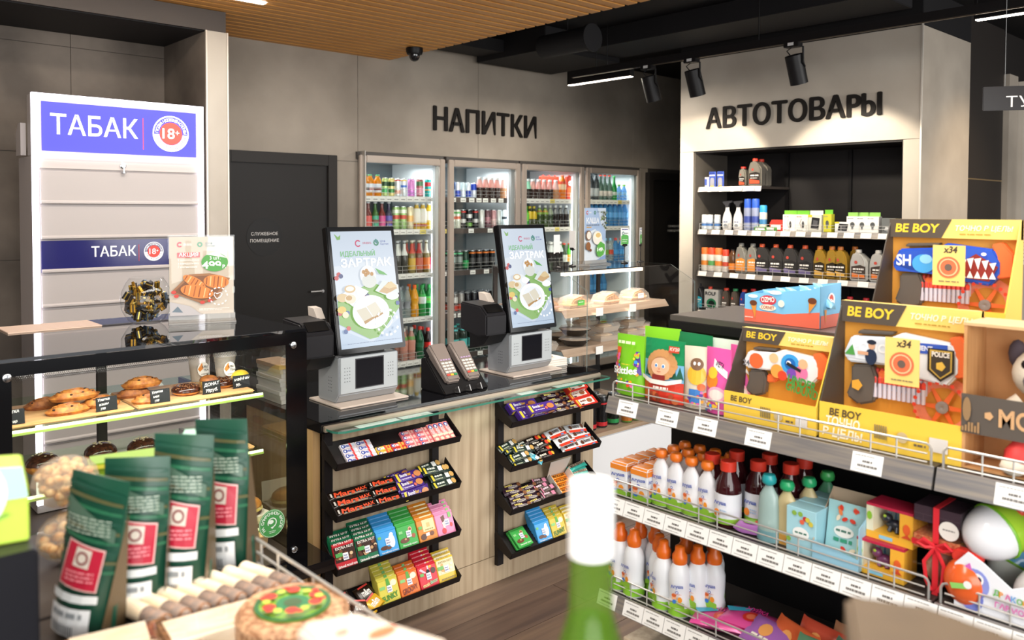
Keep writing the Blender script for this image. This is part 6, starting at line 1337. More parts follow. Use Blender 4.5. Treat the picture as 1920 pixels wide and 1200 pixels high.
def put(key, fn, y, z, x, lab, cat, group, rz=FX):
    o = make(('n', key), fn); thing(o, lab, cat, group, loc=(x, y, z+.0005), rz=rz); return o
G1, G2, G3, G4 = 'goods on the short niche shelf', 'goods on the charger shelf', 'bottles on the motor oil shelf', 'bottles on the lowest niche shelf'
def blister(): 
    o = MB().box(-.032, .032, -.004, .004, 0, .125, M('#3f57b0', .3)).build('blister_pack', bev=.003, seg=1); MB().lathe([(.02, .01), (.02, .06), (.012, .075)], film('#e6e4d8', .4, .1), 12, (0, -.006, 0), sy=.5).build('clear_shell', o)
    P = Print((-.032, -.0046, 0), (1, 0, 0), (0, 0, 1)); P.rect(.006, .09, .058, .1, '#e8e6f0').scribble(.01, .11, .05, .006, '#1d2a60', 3).rect(.012, 0.004, .05, .018, '#d8c43a'); P.build('print', o); return o
put('bl', blister, 3.814, 1.79, 5.70, 'blue blister pack beside another on the short niche shelf', 'blister pack', G1); put('bl', blister, 3.740, 1.79, 5.70, 'blue blister pack nearest the oil bottle on the short shelf', 'blister pack', G1)
put('bl2', lambda: MB().box(-.03, .03, -.004, .004, 0, .085, M('#dfe2ee', .4)).box(-.022, .0, -.006, -.004, .02, .07, M('#4a62b8', .4)).build('bulb_card'), 3.898, 1.79, 5.75, 'small white bulb card at the niche corner', 'card', G1)
put('o1', oil('oil_bottle', .155, .066, .05, '#8a867c', '#2a2422', '#c23226', shape=2, lab2='#e0502e'), 3.539, 1.79, 5.71, 'small grey oil bottle with red label on the short shelf', 'bottle', G1)
put('o2', oil('oil_jug', .215, .115, .07, '#7d786f', '#2a2422', '#e0402c', shape=0, lab2='#e0502e'), 3.422, 1.79, 5.71, 'large grey oil jug with red cap on the short shelf', 'jug', G1)
put('o2', oil('oil_jug', .215, .115, .07, '#7d786f', '#2a2422', '#e0402c', shape=0, lab2='#e0502e'), 3.435, 1.79, 5.82, 'large grey oil jug standing behind the front one', 'jug', G1)
xs2 = 5.70
for y, key, fn, lab, cat in ((3.883, 'sb', aerosol(.12, .026, '#cfd8de', '#e8eaec', '#4a7ab8'), 'small pale spray can at the niche corner', 'spray can'), (3.832, 'sb', None, 'small pale spray can next to the corner one', 'spray can'), (3.764, 'sb', None, 'small pale spray can beside the trigger bottle', 'spray can'),
                          (3.673, 'spr', sprayer, 'white trigger spray bottle nearer the niche corner', 'spray bottle'), (3.575, 'spr', None, 'white trigger spray bottle beside the blue aerosols', 'spray bottle'), (3.490, 'abl', aerosol(.245, .03, '#8d95b0', '#2f5fd0', '#3f4f9a'), 'tall aerosol with royal blue cap next to the sprayer', 'aerosol'),
                          (3.423, 'abl', None, 'tall aerosol with royal blue cap, second one', 'aerosol'), (3.357, 'acy', aerosol(.195, .029, '#d0cfc4', '#2f9ad8', '#3f7fb0'), 'shorter aerosol with sky blue cap', 'aerosol')):
    put(key, fn, y, 1.45, xs2, lab, cat, G2)
put('gbox', lambda: MB().box(-.05, .05, -.04, .04, 0, .032, M('#4f9a3a', .5)).box(-.04, .04, -.042, -.04, .006, .026, M('#dfe8d8', .5)).build('sponge_pack', bev=.002), 3.354, 1.45, 5.69, 'flat green pack lying in front of the aerosols', 'pack', G2); put('gbox', None, 3.281, 1.45, 5.70, 'flat green pack next to the red box', 'pack', G2)
put('rbox', lambda: MB().prism([(-.05, 0), (.05, 0), (.05, .06), (.035, .085), (-.035, .085), (-.05, .06)], -.035, .035, M('#cf3a30', .4), 'y').box(-.04, .04, -.037, -.035, .012, .045, M('#f0ece6', .5)).build('red_kit_box'), 3.243, 1.45, 5.72, 'red kit box among the green packs', 'box', G2)
CH = carded(.098, .125, .05, '#eceae4', '#72c23a', d_chg); PLG = carded(.085, .115, .05, '#eeece8', '#8fc860', d_plug)
for px_y, key, fn, lab in ((3.137, 'ch', CH, 'white charger box with green tab, first of the row'), (3.036, 'ch', None, 'white charger box with green tab, second of the row'), (2.932, 'hold', carded(.1, .125, .06, '#d9d8cc', '#dfe2d8', d_hold), 'box picturing a black phone holder'), (2.839, 'ych', carded(.06, .13, .05, '#c9c43a', '#72c23a', d_plug), 'yellow-green charger box with hanging tab'),
                           (2.725, 'low', carded(.11, .075, .06, '#e6e6e4', None, d_hold), 'low white holder box'), (2.655, 'pl', PLG, 'white plug box with green tab, first of three'), (2.587, 'pl', None, 'white plug box with green tab, second of three'), (2.513, 'pl', None, 'white plug box with green tab, third of three'), (2.398, 'gr', carded(.095, .105, .08, '#6a6e6e', None, d_grey), 'grey cable box at the niche end')):
    put(key, fn, px_y, 1.45, 5.71, lab, 'box', G2)
OG = aerosol(.19, .032, '#d8d2c6', '#ee7a34', '#e08a3a'); DKO = oil('oil_bottle', .235, .128, .075, '#3f3d3c', '#2c2a2a', '#d8582c', shape=1, lab2='#6a5f8a'); GDO = oil('oil_bottle', .235, .098, .07, '#a8842e', '#2c2418', '#c8742e', shape=1, lab2='#d8a84a'); FUN = oil('oil_jug', .235, .10, .07, '#8f8d86', '#d88a3a', '#8f8d86', shape=0); SLO = oil('oil_jug', .22, .125, .08, '#b9b7b2', '#3a2f28', '#c9c5be', shape=0, lab2='#d8742e')
n = 0
for px_, key, fn, lab, cat in ((3.876, 'og', OG, 'orange-capped spray can nearest the niche corner', 'spray can'), (3.810, 'orr', aerosol(.19, .032, '#d8d2c6', '#e0502e', '#5aa05a'), 'red-capped spray can on the oil shelf', 'spray can'), (3.746, 'og', None, 'orange-capped spray can, second one on the oil shelf', 'spray can'), (3.682, 'rw', aerosol(.18, .028, '#cfc9c2', '#e0452c', '#c8503c'), 'white and red spray can on the oil shelf', 'spray can'),
                          (3.619, 'am', lambda: bottle('polish_bottle', .185, .032, '#5a3a22', '#1d1b1c', '#e0812e', (.12, .4), 'wide'), 'amber polish bottle with black cap', 'bottle'), (3.530, 'fun', FUN, 'grey oil jug with curved neck, first one', 'jug'), (3.428, 'fun', None, 'grey oil jug with curved neck, second one', 'jug'),
                          (3.346, 'dko', DKO, 'dark grey oil bottle, first of four', 'bottle'), (3.230, 'dko', None, 'dark grey oil bottle, second of four', 'bottle'), (3.113, 'dko', None, 'dark grey oil bottle, third of four', 'bottle'), (2.995, 'dko', None, 'dark grey oil bottle, last of four', 'bottle'),
                          (2.885, 'gdo', GDO, 'golden oil bottle, first of three', 'bottle'), (2.793, 'gdo', None, 'golden oil bottle, second of three', 'bottle'), (2.731, 'gdo', None, 'golden oil bottle, last of three', 'bottle'), (2.673, 'gdo', None, 'golden oil bottle half hidden behind the silver jug', 'bottle'), (2.596, 'slo', SLO, 'silver oil jug with dark label', 'jug'), (2.459, 'slo', None, 'silver oil jug at the edge of the toy box', 'jug')):
    put(key, fn, px_, 1.115, 5.70 if 'behind' not in lab else 5.80, lab, cat, G3)
BRN = oil('additive_bottle', .19, .062, .06, '#5a5048', '#4a423c', '#d8452e', shape=2); MOB = oil('oil_bottle', .2, .12, .08, '#1a1a1c', '#26262a', '#c22a30', shape=2, lab2='#d8502e')
def tin():
    o = MB().box(-.062, .062, -.04, .04, 0, .17, M('#cfcdc8', .3, .4)).build('oil_tin', bev=.004); MB().lathe([(.016, .17), (.016, .19)], M('#d8452e', .4), 12, (-.03, 0, 0)).build('cap', o)
    P = Print((-.062, -.0406, 0), (1, 0, 0), (0, 0, 1)); P.text('ROLF', .01, .125, .028, '#26262a', .03, .1).ell(.068, .06, .045, .04, '#1d6a44', 20).ell(.07, .06, .03, .024, '#0f1a16', 16).rect(0, 0, .124, .03, '#2a2f2c').scribble(.02, .008, .1, .01, '#dcdcd8', 4); P.build('print', o); return o
for px_, key, fn, lab, cat in ((3.919, 'riv', oil('antifreeze_bottle', .21, .1, .07, '#3a3a3c', '#2aa3b8', '#2a2a2c', shape=0), 'dark bottle with turquoise label at the niche corner', 'bottle'), (3.792, 'tin', tin, 'silver oil tin with green wheel picture', 'tin'), (3.673, 'brr', BRN, 'bronze additive bottle with red cap', 'bottle'), (3.591, 'brg', oil('additive_bottle', .19, .062, .06, '#5a5048', '#4a423c', '#2f8a55', shape=2), 'bronze additive bottle with green cap', 'bottle'),
                          (3.510, 'brb', oil('additive_bottle', .19, .062, .06, '#2f4a9a', '#26387a', '#d8452e', shape=2), 'blue additive bottle with red cap', 'bottle'), (3.434, 'mob', MOB, 'black oil bottle with red cap, first behind the snack box', 'bottle'), (3.334, 'mob', None, 'black oil bottle with red cap, second behind the snack box', 'bottle'), (3.226, 'mob', None, 'black oil bottle with red cap, third behind the snack box', 'bottle'),
                          (2.669, 'mob', None, 'black oil bottle with red cap, first between the toy boxes', 'bottle'), (2.555, 'mob', None, 'black oil bottle with red cap, second between the toy boxes', 'bottle')):
    put(key, fn, px_, .80, 5.70, lab, cat, G4)

# ---------------------------------------------------------------- the toy and baby food shelves in front
GZ = [1.07, .787, .507, .16]
GT = {(1, 0): [1.466, 1.33, 1.211, 1.06, .794], (0, 0): [.507, .30], (1, 1): [1.51-.0695*i for i in range(13)], (0, 1): [.61-.0695*i for i in range(8)], (1, 2): [1.535]+[1.44-.0695*i for i in range(11)], (0, 2): [.61-.0695*i for i in range(6)]}
gd = gondola('shelving_gondola', 1.8, 2.1, [(-.25, .655), (.655, 1.545)], GZ, 'steel shelving with toys and baby drinks facing the checkout aisle', -1, 1.29, GT)
B('top_cap', 2.09, 2.46, -.25, 1.548, 1.262, 1.28, M('#6a6460', .35, .5), gd, .002); B('top_edge', 2.085, 2.12, -.25, 1.55, 1.235, 1.262, M('#161416', .5), gd, .002); B('rear_panel', 2.44, 2.46, -.25, 1.545, .06, 1.262, BLACK, gd); B('base_plinth', 1.82, 2.44, -.25, 1.545, 0, .12, BLACK, gd)
def pouchbag(name, w, h, d, col, deco, top=True):
    """stand-up bag: wide gusset base, flat sealed top, front towards -y"""
    m = M(col, .3); mb = MB(); N = 7; K = 6; vs = []
    for side in (-1, 1):
        for k in range(K+1):
            t = k/K; dd = d/2*(1-t**1.6)*(.55+.45*min(1, t*5+.6))+.0008
            for i in range(N):
                s = i/(N-1); vs.append(((s-.5)*w*(1-.03*math.sin(PI*t)), side*dd*(math.sin(PI*min(max(s, .02), .98))**.6), t*h))
    n1 = (K+1)*N; fs = []
    for q in (0, n1):
        for k in range(K):
            for i in range(N-1): a = q+k*N+i; fs.append([a, a+1, a+N+1, a+N] if q == 0 else [a+1, a, a+N, a+N+1])
    for k in range(K):
        for i in (0, N-1): a = k*N+i; fs.append([a, a+N, n1+a+N, n1+a])
    for i in range(N-1): fs.append([i, n1+i, n1+i+1, i+1]); a = K*N+i; fs.append([a, a+1, n1+a+1, n1+a])
    o = mb.add(vs, fs, m).build(name, smooth=60)
    # the print follows the bulging front
    P = Print((0, 0, 0), (1, 0, 0), (0, 0, 1), .0003, .3); deco(P, w, h)
    def bulge(v):
        x, y, z = v; t = min(max(z/h, 0), 1); s = min(max(x/w+.5, .02), .98)
        return (x, -(d/2*(1-t**1.6)*(.55+.45*min(1, t*5+.6))+.0008)*(math.sin(PI*s)**.6)-.0012+y*1.0, z)
    bm2 = P.mb
    tmp = bpy.data.meshes.new('t'); tmp.from_pydata(bm2.v, [], bm2.f); tmp.polygons.foreach_set('material_index', range(len(bm2.f))) if 0 else None
    bm = bmesh.new(); bm.from_mesh(tmp); bm.faces.ensure_lookup_table(); lay = bm.faces.layers.int.new('m'); mats = []
    for f_, mm in zip(bm.faces, bm2.m):
        if mm not in mats: mats.append(mm)
        f_[lay] = mats.index(mm)
    for ax, L, n_ in ((0, w, 6), (2, h, 8)):
        for i in range(1, n_):
            co = [0, 0, 0]; co[ax] = -w/2+w*i/n_ if ax == 0 else h*i/n_; no = [0, 0, 0]; no[ax] = 1
            bmesh.ops.bisect_plane(bm, geom=bm.verts[:]+bm.edges[:]+bm.faces[:], plane_co=co, plane_no=no)
    out = MB()
    for f_ in bm.faces: out.add([bulge(v.co) for v in f_.verts], [list(range(len(f_.verts)))], mats[f_[lay]])
    bm.free(); bpy.data.meshes.remove(tmp)
    out.build('print', o, smooth=0)
    return o
def confetti(P, x0, y0, x1, y1, n, cols, r0=.003, r1=.006):
    for _ in range(n): r = random.uniform(r0, r1); P.ell(random.uniform(x0, x1), random.uniform(y0, y1), r, r, random.choice(cols), 9)
RB5 = ['#e8472c', '#f2a52c', '#5a3a9a', '#8fd04a', '#e86aa8', '#3f8fe0', '#f4d83a']
def d_skit(P, w, h):
    x = w/2
    P.poly([(-x+.004, h*.78), (-x+.022, h*.78), (-x+.012, h*.3), (-x+.002, h*.3)], '#e8622c').poly([(x-.024, h*.74), (x-.012, h*.74), (x-.004, h*.36), (x-.02, h*.36)], '#5a4a9a')
    confetti(P, -x+.006, h*.2, -x+.02, h*.72, 14, RB5); confetti(P, x-.024, h*.26, x-.006, h*.72, 14, RB5); confetti(P, -x+.02, h*.18, x-.02, h*.28, 16, RB5)
    P.text('Skittles', -x+.008, h*.36, .02, '#f6f6f4', .06, w-.016, 'l', .05).scribble(-x+.02, h*.86, x-.02, .008, '#dff0c0', 3).scribble(-.008, h*.52, .02, .003, '#d8c93a', 3)
def d_xmas(P, w, h):
    x = w/2
    P.rect(-x+.001, 0, x-.001, h*.34, '#d8402e').poly([(-x+.001, h*.34), (x-.001, h*.34), (x-.001, h*.62), (-x+.001, h*.66)], '#7ab4d8').poly([(-x+.001, h*.66), (x-.001, h*.62), (x-.001, h*.99), (-x+.001, h*.99)], '#1d8a55')
    for a in (-.4, -.28, .3, .42): P.poly([(a*w-.01, h*.4), (a*w+.01, h*.4), (a*w, h*.6)], '#1f5a44')
    P.ell(.0, h*.6, w*.34, h*.2, '#d9a878', 24)
    for i in range(20): t = 2*PI*i/20; P.ell(w*.3*math.cos(t), h*.6+h*.19*math.sin(t), .011, .011, '#c9935e', 8)
    P.ell(.0, h*.58, w*.23, h*.14, '#e8b694', 20).ell(-w*.09, h*.59, .006, .006, '#f4f2f0', 10).ell(w*.09, h*.59, .006, .006, '#f4f2f0', 10).ell(-w*.09, h*.59, .004, .004, '#3f7fc0', 8).ell(w*.09, h*.59, .004, .004, '#3f7fc0', 8).ell(0, h*.545, .003, .003, '#d8906e', 8).line([(-w*.05, h*.505), (0, h*.495), (w*.05, h*.505)], .0016, '#b8503c').rect(-w*.16, h*.37, w*.16, h*.45, '#8a2f2a')
    P.poly([(-x+.001, h*.36), (-w*.2, h*.3), (w*.2, h*.3), (x-.001, h*.36), (x-.001, h*.42), (w*.2, h*.37), (-w*.2, h*.37), (-x+.001, h*.42)], '#ece6dc').rect(w*.18, h*.82, x-.01, h*.92, '#c94a34').text('КУЗЯ', w*.21, h*.85, .009, '#f4e6d8', .02, w*.22).scribble(-w*.1, h*.235, w*.25, .006, '#f6e6de', 4)
    confetti(P, -w*.3, h*.06, w*.4, h*.16, 12, ['#a84a2c', '#c9683c', '#8a3a24'], .006, .009)
def d_mix(c):
    def f(P, w, h):
        P.ell(0, h*.55, w*.34, h*.16, '#e8b23a', 18).ell(0, h*.72, w*.24, h*.1, '#7a5a44', 16).ell(-w*.08, h*.73, .004, .005, '#f6f6f6', 8).ell(w*.08, h*.73, .004, .005, '#f6f6f6', 8).rect(-w*.24, h*.1, w*.24, h*.32, '#3f7ac0').ell(w*.2, h*.36, w*.14, h*.06, '#d8642e', 12); confetti(P, -w*.4, h*.04, w*.4, h*.3, 12, c)
    return f
def d_pink(P, w, h):
    P.poly([(-w*.1, h*.72), (w*.42, h*.55), (w*.42, h*.66), (-w*.1, h*.84)], '#f4eee8').text('МЕГА', -w*.02, h*.74, .014, '#3a2a4a', .02, w*.3, 'l', -.33).ell(-w*.12, h*.5, w*.26, h*.12, '#e8862c', 14).ell(-w*.1, h*.62, w*.2, h*.09, '#f0c43a', 14).ell(w*.1, h*.3, w*.34, h*.12, '#f2a8c4', 16).ell(w*.1, h*.3, w*.26, h*.08, '#e8d8d0', 14); confetti(P, -w*.4, h*.05, w*.4, h*.2, 14, ['#4aa0e0', '#f4f4f4', '#f0c43a'])
def d_pale(P, w, h): P.text('ФРУТ', -w*.36, h*.7, .016, '#e86a2c', .04, w*.7).ell(0, h*.4, w*.36, h*.18, '#8fd0a0', 18); confetti(P, -w*.4, h*.1, w*.4, h*.6, 20, RB5)
def shelf_put(key, fn, y, z, x, lab, cat, group=None, rz=FX):
    o = make(('g', key), fn); thing(o, lab, cat, group, loc=(x, y, z+.001), rz=rz); return o
random.seed(21)
SWB = 'bags of sweets on the toy shelf'
shelf_put('sk', lambda: pouchbag('candy_bag', .1, .172, .05, '#7cc428', d_skit), 1.516, GZ[0], 1.865, 'bright green bag of sweets at the end of the toy shelf', 'sweets', SWB)
shelf_put('sk2', lambda: pouchbag('candy_bag', .12, .19, .05, '#86ca2e', d_pale), 1.468, GZ[0], 1.95, 'bright green bag of sweets standing behind the front bags', 'sweets', SWB, FX+.1)
shelf_put('xm', lambda: pouchbag('candy_bag', .134, .172, .055, '#2a8a58', d_xmas), 1.396, GZ[0], 1.868, 'green and red winter bag with a fair-haired doll picture', 'sweets', SWB)
shelf_put('xm2', lambda: pouchbag('candy_bag', .134, .185, .05, '#1f7a4c', d_pale), 1.36, GZ[0], 1.95, 'dark green bag behind the winter doll bag', 'sweets', SWB, FX-.1)
shelf_put('mx', lambda: pouchbag('candy_bag', .078, .165, .05, '#d8cdb8', d_mix(RB5)), 1.29, GZ[0], 1.872, 'slim pale bag with a yellow animal picture', 'sweets', SWB, FX+.25)
shelf_put('mx2', lambda: pouchbag('candy_bag', .09, .18, .05, '#cfe0d0', d_pale), 1.265, GZ[0], 1.955, 'pale mint bag behind the slim animal bag', 'sweets', SWB)
shelf_put('pk', lambda: pouchbag('candy_bag', .08, .17, .05, '#e25aa4', d_pink), 1.222, GZ[0], 1.866, 'pink bag of sweets beside the slim pale bag', 'sweets', SWB, FX-.1); shelf_put('pk', None, 1.20, GZ[0], 1.945, 'pink bag of sweets next to the small toy blaster box', 'sweets', SWB, FX-.1)

# toy blasters in open-front boxes
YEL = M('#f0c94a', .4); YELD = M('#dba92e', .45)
def blaster(S, wheel, art):
    """toy gun lying against the backing card, barrel to the right; unit: box width"""
    def build(par, w, h, y0):
        W2 = M('#e9eaee', .35); OR = M('#e8703a', .4); GR = M('#5d564f', .45); DKG = M('#3f3a38', .45)
        gun = MB().prism([(-.46*w, .60*h), (-.40*w, .74*h), (-.1*w, .76*h), (-.02*w, .8*h), (.32*w, .76*h), (.38*w, .66*h), (.38*w, .56*h), (.3*w, .46*h), (0, .5*h), (-.12*w, .55*h), (-.42*w, .54*h)], y0-.028, y0, M(art[0], .35), 'y').build('blaster_body', par, .004)
        MB().prism([(-.36*w, .76*h), (-.1*w, .775*h), (-.08*w, .8*h), (-.34*w, .79*h)], y0-.024, y0, GR, 'y').build('top_rail', par, .002)
        MB().prism([(.34*w, .52*h), (.46*w, .54*h), (.46*w, .72*h), (.38*w, .82*h), (.3*w, .8*h), (.34*w, .7*h)], y0-.026, y0, OR, 'y').build('muzzle', par, .003)
        MB().prism([(-.4*w, .52*h), (-.24*w, .54*h), (-.2*w, .44*h), (-.22*w, .26*h), (-.34*w, .22*h), (-.44*w, .28*h), (-.4*w, .4*h)], y0-.026, y0, GR, 'y').build('grip', par, .005)
        MB().prism([(-.2*w, .5*h), (-.06*w, .5*h), (-.1*w, .42*h), (-.2*w, .4*h)], y0-.02, y0, OR, 'y').build('trigger', par, .003)
        P = Print((0, y0-.0286, 0), (1, 0, 0), (0, 0, 1), .0004); art[1](P, w, h); P.build('blaster_art', gun)
        if wheel:
            R = .22*w; cx, cz = .255*w, .30*h
            mb = MB().lathe([(R*.62, 0), (R*.62, -.016), (R*.95, -.018), (R, -.01), (R, 0), (R*.62, 0)], M('#f0957a', .4), 28, caps=False)
            mb.xf(Matrix.Translation((cx, y0-.002, cz)) @ Matrix.Rotation(-PI/2, 4, 'X') @ Matrix.Scale(-1, 4, (0, 0, 1))); wh = mb.build('dart_wheel', par, smooth=50)
            sp = MB()
            for k in range(6):
                a = PI*k/3; c, s_ = math.cos(a), math.sin(a); sp.add([(cx+R*.12*c-R*.09*s_, y0-.012, cz+R*.12*s_+R*.09*c), (cx+R*.66*c-R*.05*s_, y0-.012, cz+R*.66*s_+R*.05*c), (cx+R*.66*c+R*.05*s_, y0-.012, cz+R*.66*s_-R*.05*c), (cx+R*.12*c+R*.09*s_, y0-.012, cz+R*.12*s_-R*.09*c)], [(0, 1, 2, 3)], OR)
            sp.build('spokes', wh, smooth=0); MB().lathe([(R*.2, 0), (R*.2, .008), (R*.1, .009), (0, .006)], M('#8a8480', .4), 14).xf(Matrix.Translation((cx, y0-.01, cz)) @ Matrix.Rotation(PI/2, 4, 'X')).build('hub', wh)
            P = Print((cx, y0-.0215, cz), (1, 0, 0), (0, 0, 1))
            for k in range(22): a = 2*PI*k/22; P.ell(R*.82*math.cos(a), R*.82*math.sin(a), R*.065, R*.065, '#e0452e', 10)
            P.build('dart_holes', wh)
            dt = None
            for k in range(11):
                for r_ in (0, 1):
                    if dt is None: dt = MB().lathe([(.0048, 0, M('#c9c4d0', .5)), (.0048, .034, M('#d8453a', .5)), (.0052, .034), (.0052, .046), (.002, .05)], M('#c9c4d0', .5), 8).build('foam_dart', par); d_ = dt
                    else: d_ = dt.copy(); COL.objects.link(d_); d_.parent = par; KIDS.setdefault(par.name, []).append(d_)
                    d_.location = (-.22*w+.0108*k, y0-.008-.01*(1-r_), .30*h+.018*r_)
    return build
def toybox(w, h, d, art, wheel, lip, label, loc, rz, word2, dk=True):
    r = empty('toy_blaster_box', loc, rz); thing(r, label, 'toy', 'boxed toy blasters')
    y0 = d/2-.004
    MB().box(-w/2, w/2, y0, y0+.003, 0, h, M('#d9973a', .5)).box(-w/2, w/2, -d/2, y0, 0, .003, YELD).build('backing_card', r)
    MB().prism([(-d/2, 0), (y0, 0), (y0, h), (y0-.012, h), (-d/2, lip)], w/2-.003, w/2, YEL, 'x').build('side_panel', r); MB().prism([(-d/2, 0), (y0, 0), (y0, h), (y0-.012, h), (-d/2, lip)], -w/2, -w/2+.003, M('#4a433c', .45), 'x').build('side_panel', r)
    f = B('front_panel', -w/2, w/2, -d/2-.002, -d/2, 0, lip, YEL, r)
    tp = B('header', -w/2, w/2, y0-.016, y0-.0005, h*.84, h, M('#f2d272', .4), r)
    P = Print((-w/2, y0-.0164, h*.84), (1, 0, 0), (0, 0, 1)); hh = h*.16
    P.poly([(0, 0), (w*.42, 0), (w*.5, hh), (0, hh)], '#544a40').text('BE BOY', w*.05, hh*.3, hh*.46, '#f2c93a', .05, w*.35, 'l', 0, .12).text('ТОЧНО В ЦЕЛЬ!', w*.52, hh*.42, hh*.26, '#fbf2d6', .03, w*.42, 'l', 0, .2).scribble(w*.56, hh*.2, w*.8, .003, '#b8923a', 5); P.build('header_print', tp)
    P = Print((-w/2, -d/2-.0024, 0), (1, 0, 0), (0, 0, 1)); P.text('BE BOY', w*.08, lip*.68, lip*.2, '#5a4a34', .05, w*.24, 'l', 0, .1)
    if word2: P.text('ТОЧНО', w*.05, lip*.4, lip*.24, '#fbf2d6', .05, w*.26, 'l', 0, .1).text('В ЦЕЛЬ!', w*.03, lip*.1, lip*.24, '#fbf2d6', .05, w*.3, 'l', 0, .1)
    for k in range(6): P.rect(w*.42+.005*k, lip*.3, w*.42+.005*k+.003, lip*.66, '#8a7a54')
    P.rect(w*.80, lip*.25, w*.92, lip*.6, '#dcd6d0').ell(w*.62, lip*.45, .012, .012, '#c9b48a', 14).scribble(w*.7, lip*.3, w*.78, .005, '#6a5a4a', 2); P.build('front_print', f)
    blaster(1, wheel, art)(r, w, h, y0)
    if wheel:
        cp = B('dart_card', -.06*w, .18*w, -d/2+.03, -d/2+.032, .46*h, .79*h, M('#f0d078', .45), r); P = Print((-.06*w, -d/2+.0298, .46*h), (1, 0, 0), (0, 0, 1)); P.text('x34', .08*w, .27*h, .016, '#4a3f34', .03, .1*w, 'l', 0, .15).ell(.12*w, .15*h, .085*w, .085*w, '#e0704a', 24).ring(.12*w, .15*h, .06*w, .07*w, '#f0c090', 20).ell(.12*w, .15*h, .028*w, .028*w, '#6a5a50', 12).scribble(.05*w, .03*h, .2*w, .003, '#8a7a5a', 4); P.build('card_print', cp)
    return r
def art_police(P, w, h):
    P.poly([(-.44*w, .58*h), (-.38*w, .72*h), (-.1*w, .74*h), (-.06*w, .56*h)], '#dfe6ee').poly([(-.1*w, .74*h), (.3*w, .75*h), (.3*w, .68*h), (-.12*w, .66*h)], '#2f55b8').text('POLICE', -.38*w, .64*h, .02, '#f6f8fa', .06, .3*w).text('DEPARTMENT', -.06*w, .695*h, .011, '#dfe6f4', .03, .26*w)
    P.ell(-.24*w, .60*h, .045*w, .06*h, '#26344f', 14).ell(-.235*w, .685*h, .026*w, .03*h, '#d8a888', 12).ell(-.235*w, .71*h, .036*w, .018*h, '#1d2638', 12).rect(-.34*w, .61*h, -.26*w, .635*h, '#d8a888').poly([(-.44*w, .6*h), (-.38*w, .68*h), (-.36*w, .6*h)], '#4f9a4a')
    P.poly([(.17*w, .72*h), (.35*w, .72*h), (.35*w, .56*h), (.26*w, .49*h), (.17*w, .56*h)], '#2f2a26').poly([(.185*w, .71*h), (.335*w, .71*h), (.335*w, .57*h), (.26*w, .51*h), (.185*w, .57*h)], '#c9a84a').poly([(.195*w, .7*h), (.325*w, .7*h), (.325*w, .575*h), (.26*w, .52*h), (.195*w, .575*h)], '#3a342c').text('POLICE', .2*w, .665*h, .011, '#f2eee6', .04, .12*w).ell(.26*w, .6*h, .035*w, .035*w, '#d8b24a', 5)
    P.ell(-.34*w, .38*h, .045*w, .045*w, '#e0a23a', 5)
def art_shark(P, w, h):
    P.poly([(-.44*w, .58*h), (-.38*w, .72*h), (-.08*w, .74*h), (-.02*w, .78*h), (.3*w, .75*h), (.36*w, .66*h), (.1*w, .52*h), (-.42*w, .55*h)], '#2a55c0').poly([(-.44*w, .6*h), (-.3*w, .56*h), (.0*w, .56*h), (-.02*w, .66*h)], '#1d3f94').text('SH', -.42*w, .6*h, .028, '#f4f6fa', .06, .12*w).text('K', -.05*w, .6*h, .028, '#f4f6fa', .06, .06*w).ell(-.2*w, .62*h, .09*w, .08*h, '#4aa6e8', 16).ell(-.18*w, .66*h, .05*w, .04*h, '#8fd0f4', 12)
    P.poly([(.06*w, .62*h), (.2*w, .72*h), (.36*w, .62*h), (.3*w, .5*h), (.1*w, .52*h)], '#8a2a24')
    for k in range(5): a = .08+.055*k; P.poly([(a*w, (.66+.02*math.sin(k))*h), ((a+.05)*w, (.67+.02*math.sin(k))*h), ((a+.03)*w, .59*h)], '#f6f6f4').poly([(a*w, .52*h), ((a+.05)*w, .52*h), ((a+.025)*w, .58*h)], '#f6f6f4')
    P.ell(.26*w, .72*h, .02*w, .014*h, '#f6f6f6', 10).text('BITE', -.06*w, .5*h, .012, '#f2ccb8', .04, .1*w)
def art_under(P, w, h):
    for a, b, r, c in ((-.3, .64, .08, '#e86a3a'), (-.1, .7, .05, '#f0c090'), (.08, .66, .1, '#3fa0e0'), (.08, .66, .06, '#1f6ab8'), (.2, .58, .07, '#e87aa8'), (-.06, .56, .07, '#f2a04a'), (.22, .68, .05, '#f0b48a'), (.0, .52, .05, '#d8482e'), (.1, .56, .05, '#7a4ab0')): P.ell(a*w, b*h, r*w, r*w, c, 16)
    P.ell(.07*w, .67*h, .026*w, .026*w, '#f6f6f6', 12).line([(.05*w, .67*h), (.2*w, .6*h)], .008, '#2a2a2e').text('UNDER', .06*w, .46*h, .022, '#3f9a4a', .08, .3*w, 'l', -.18).text('GROUND', .04*w, .38*h, .022, '#3f9a4a', .08, .34*w, 'l', -.18).text('24', -.44*w, .58*h, .014, '#6a6a70', .02)
toybox(.31, .315, .12, ('#dfe5ec', art_police), True, .085, 'yellow toy blaster box with police badge on the shelf', (1.90, .775, GZ[0]+.001), FX, True)
toybox(.25, .225, .10, ('#eceaea', art_under), False, .07, 'smaller yellow toy blaster box with graffiti gun', (1.885, 1.06, GZ[0]+.001), FX, False)
toybox(.31, .30, .12, ('#2a55c0', art_shark), True, .085, 'yellow toy blaster box with shark gun on top of the shelving', (2.19, .785, 1.281), FX, True)
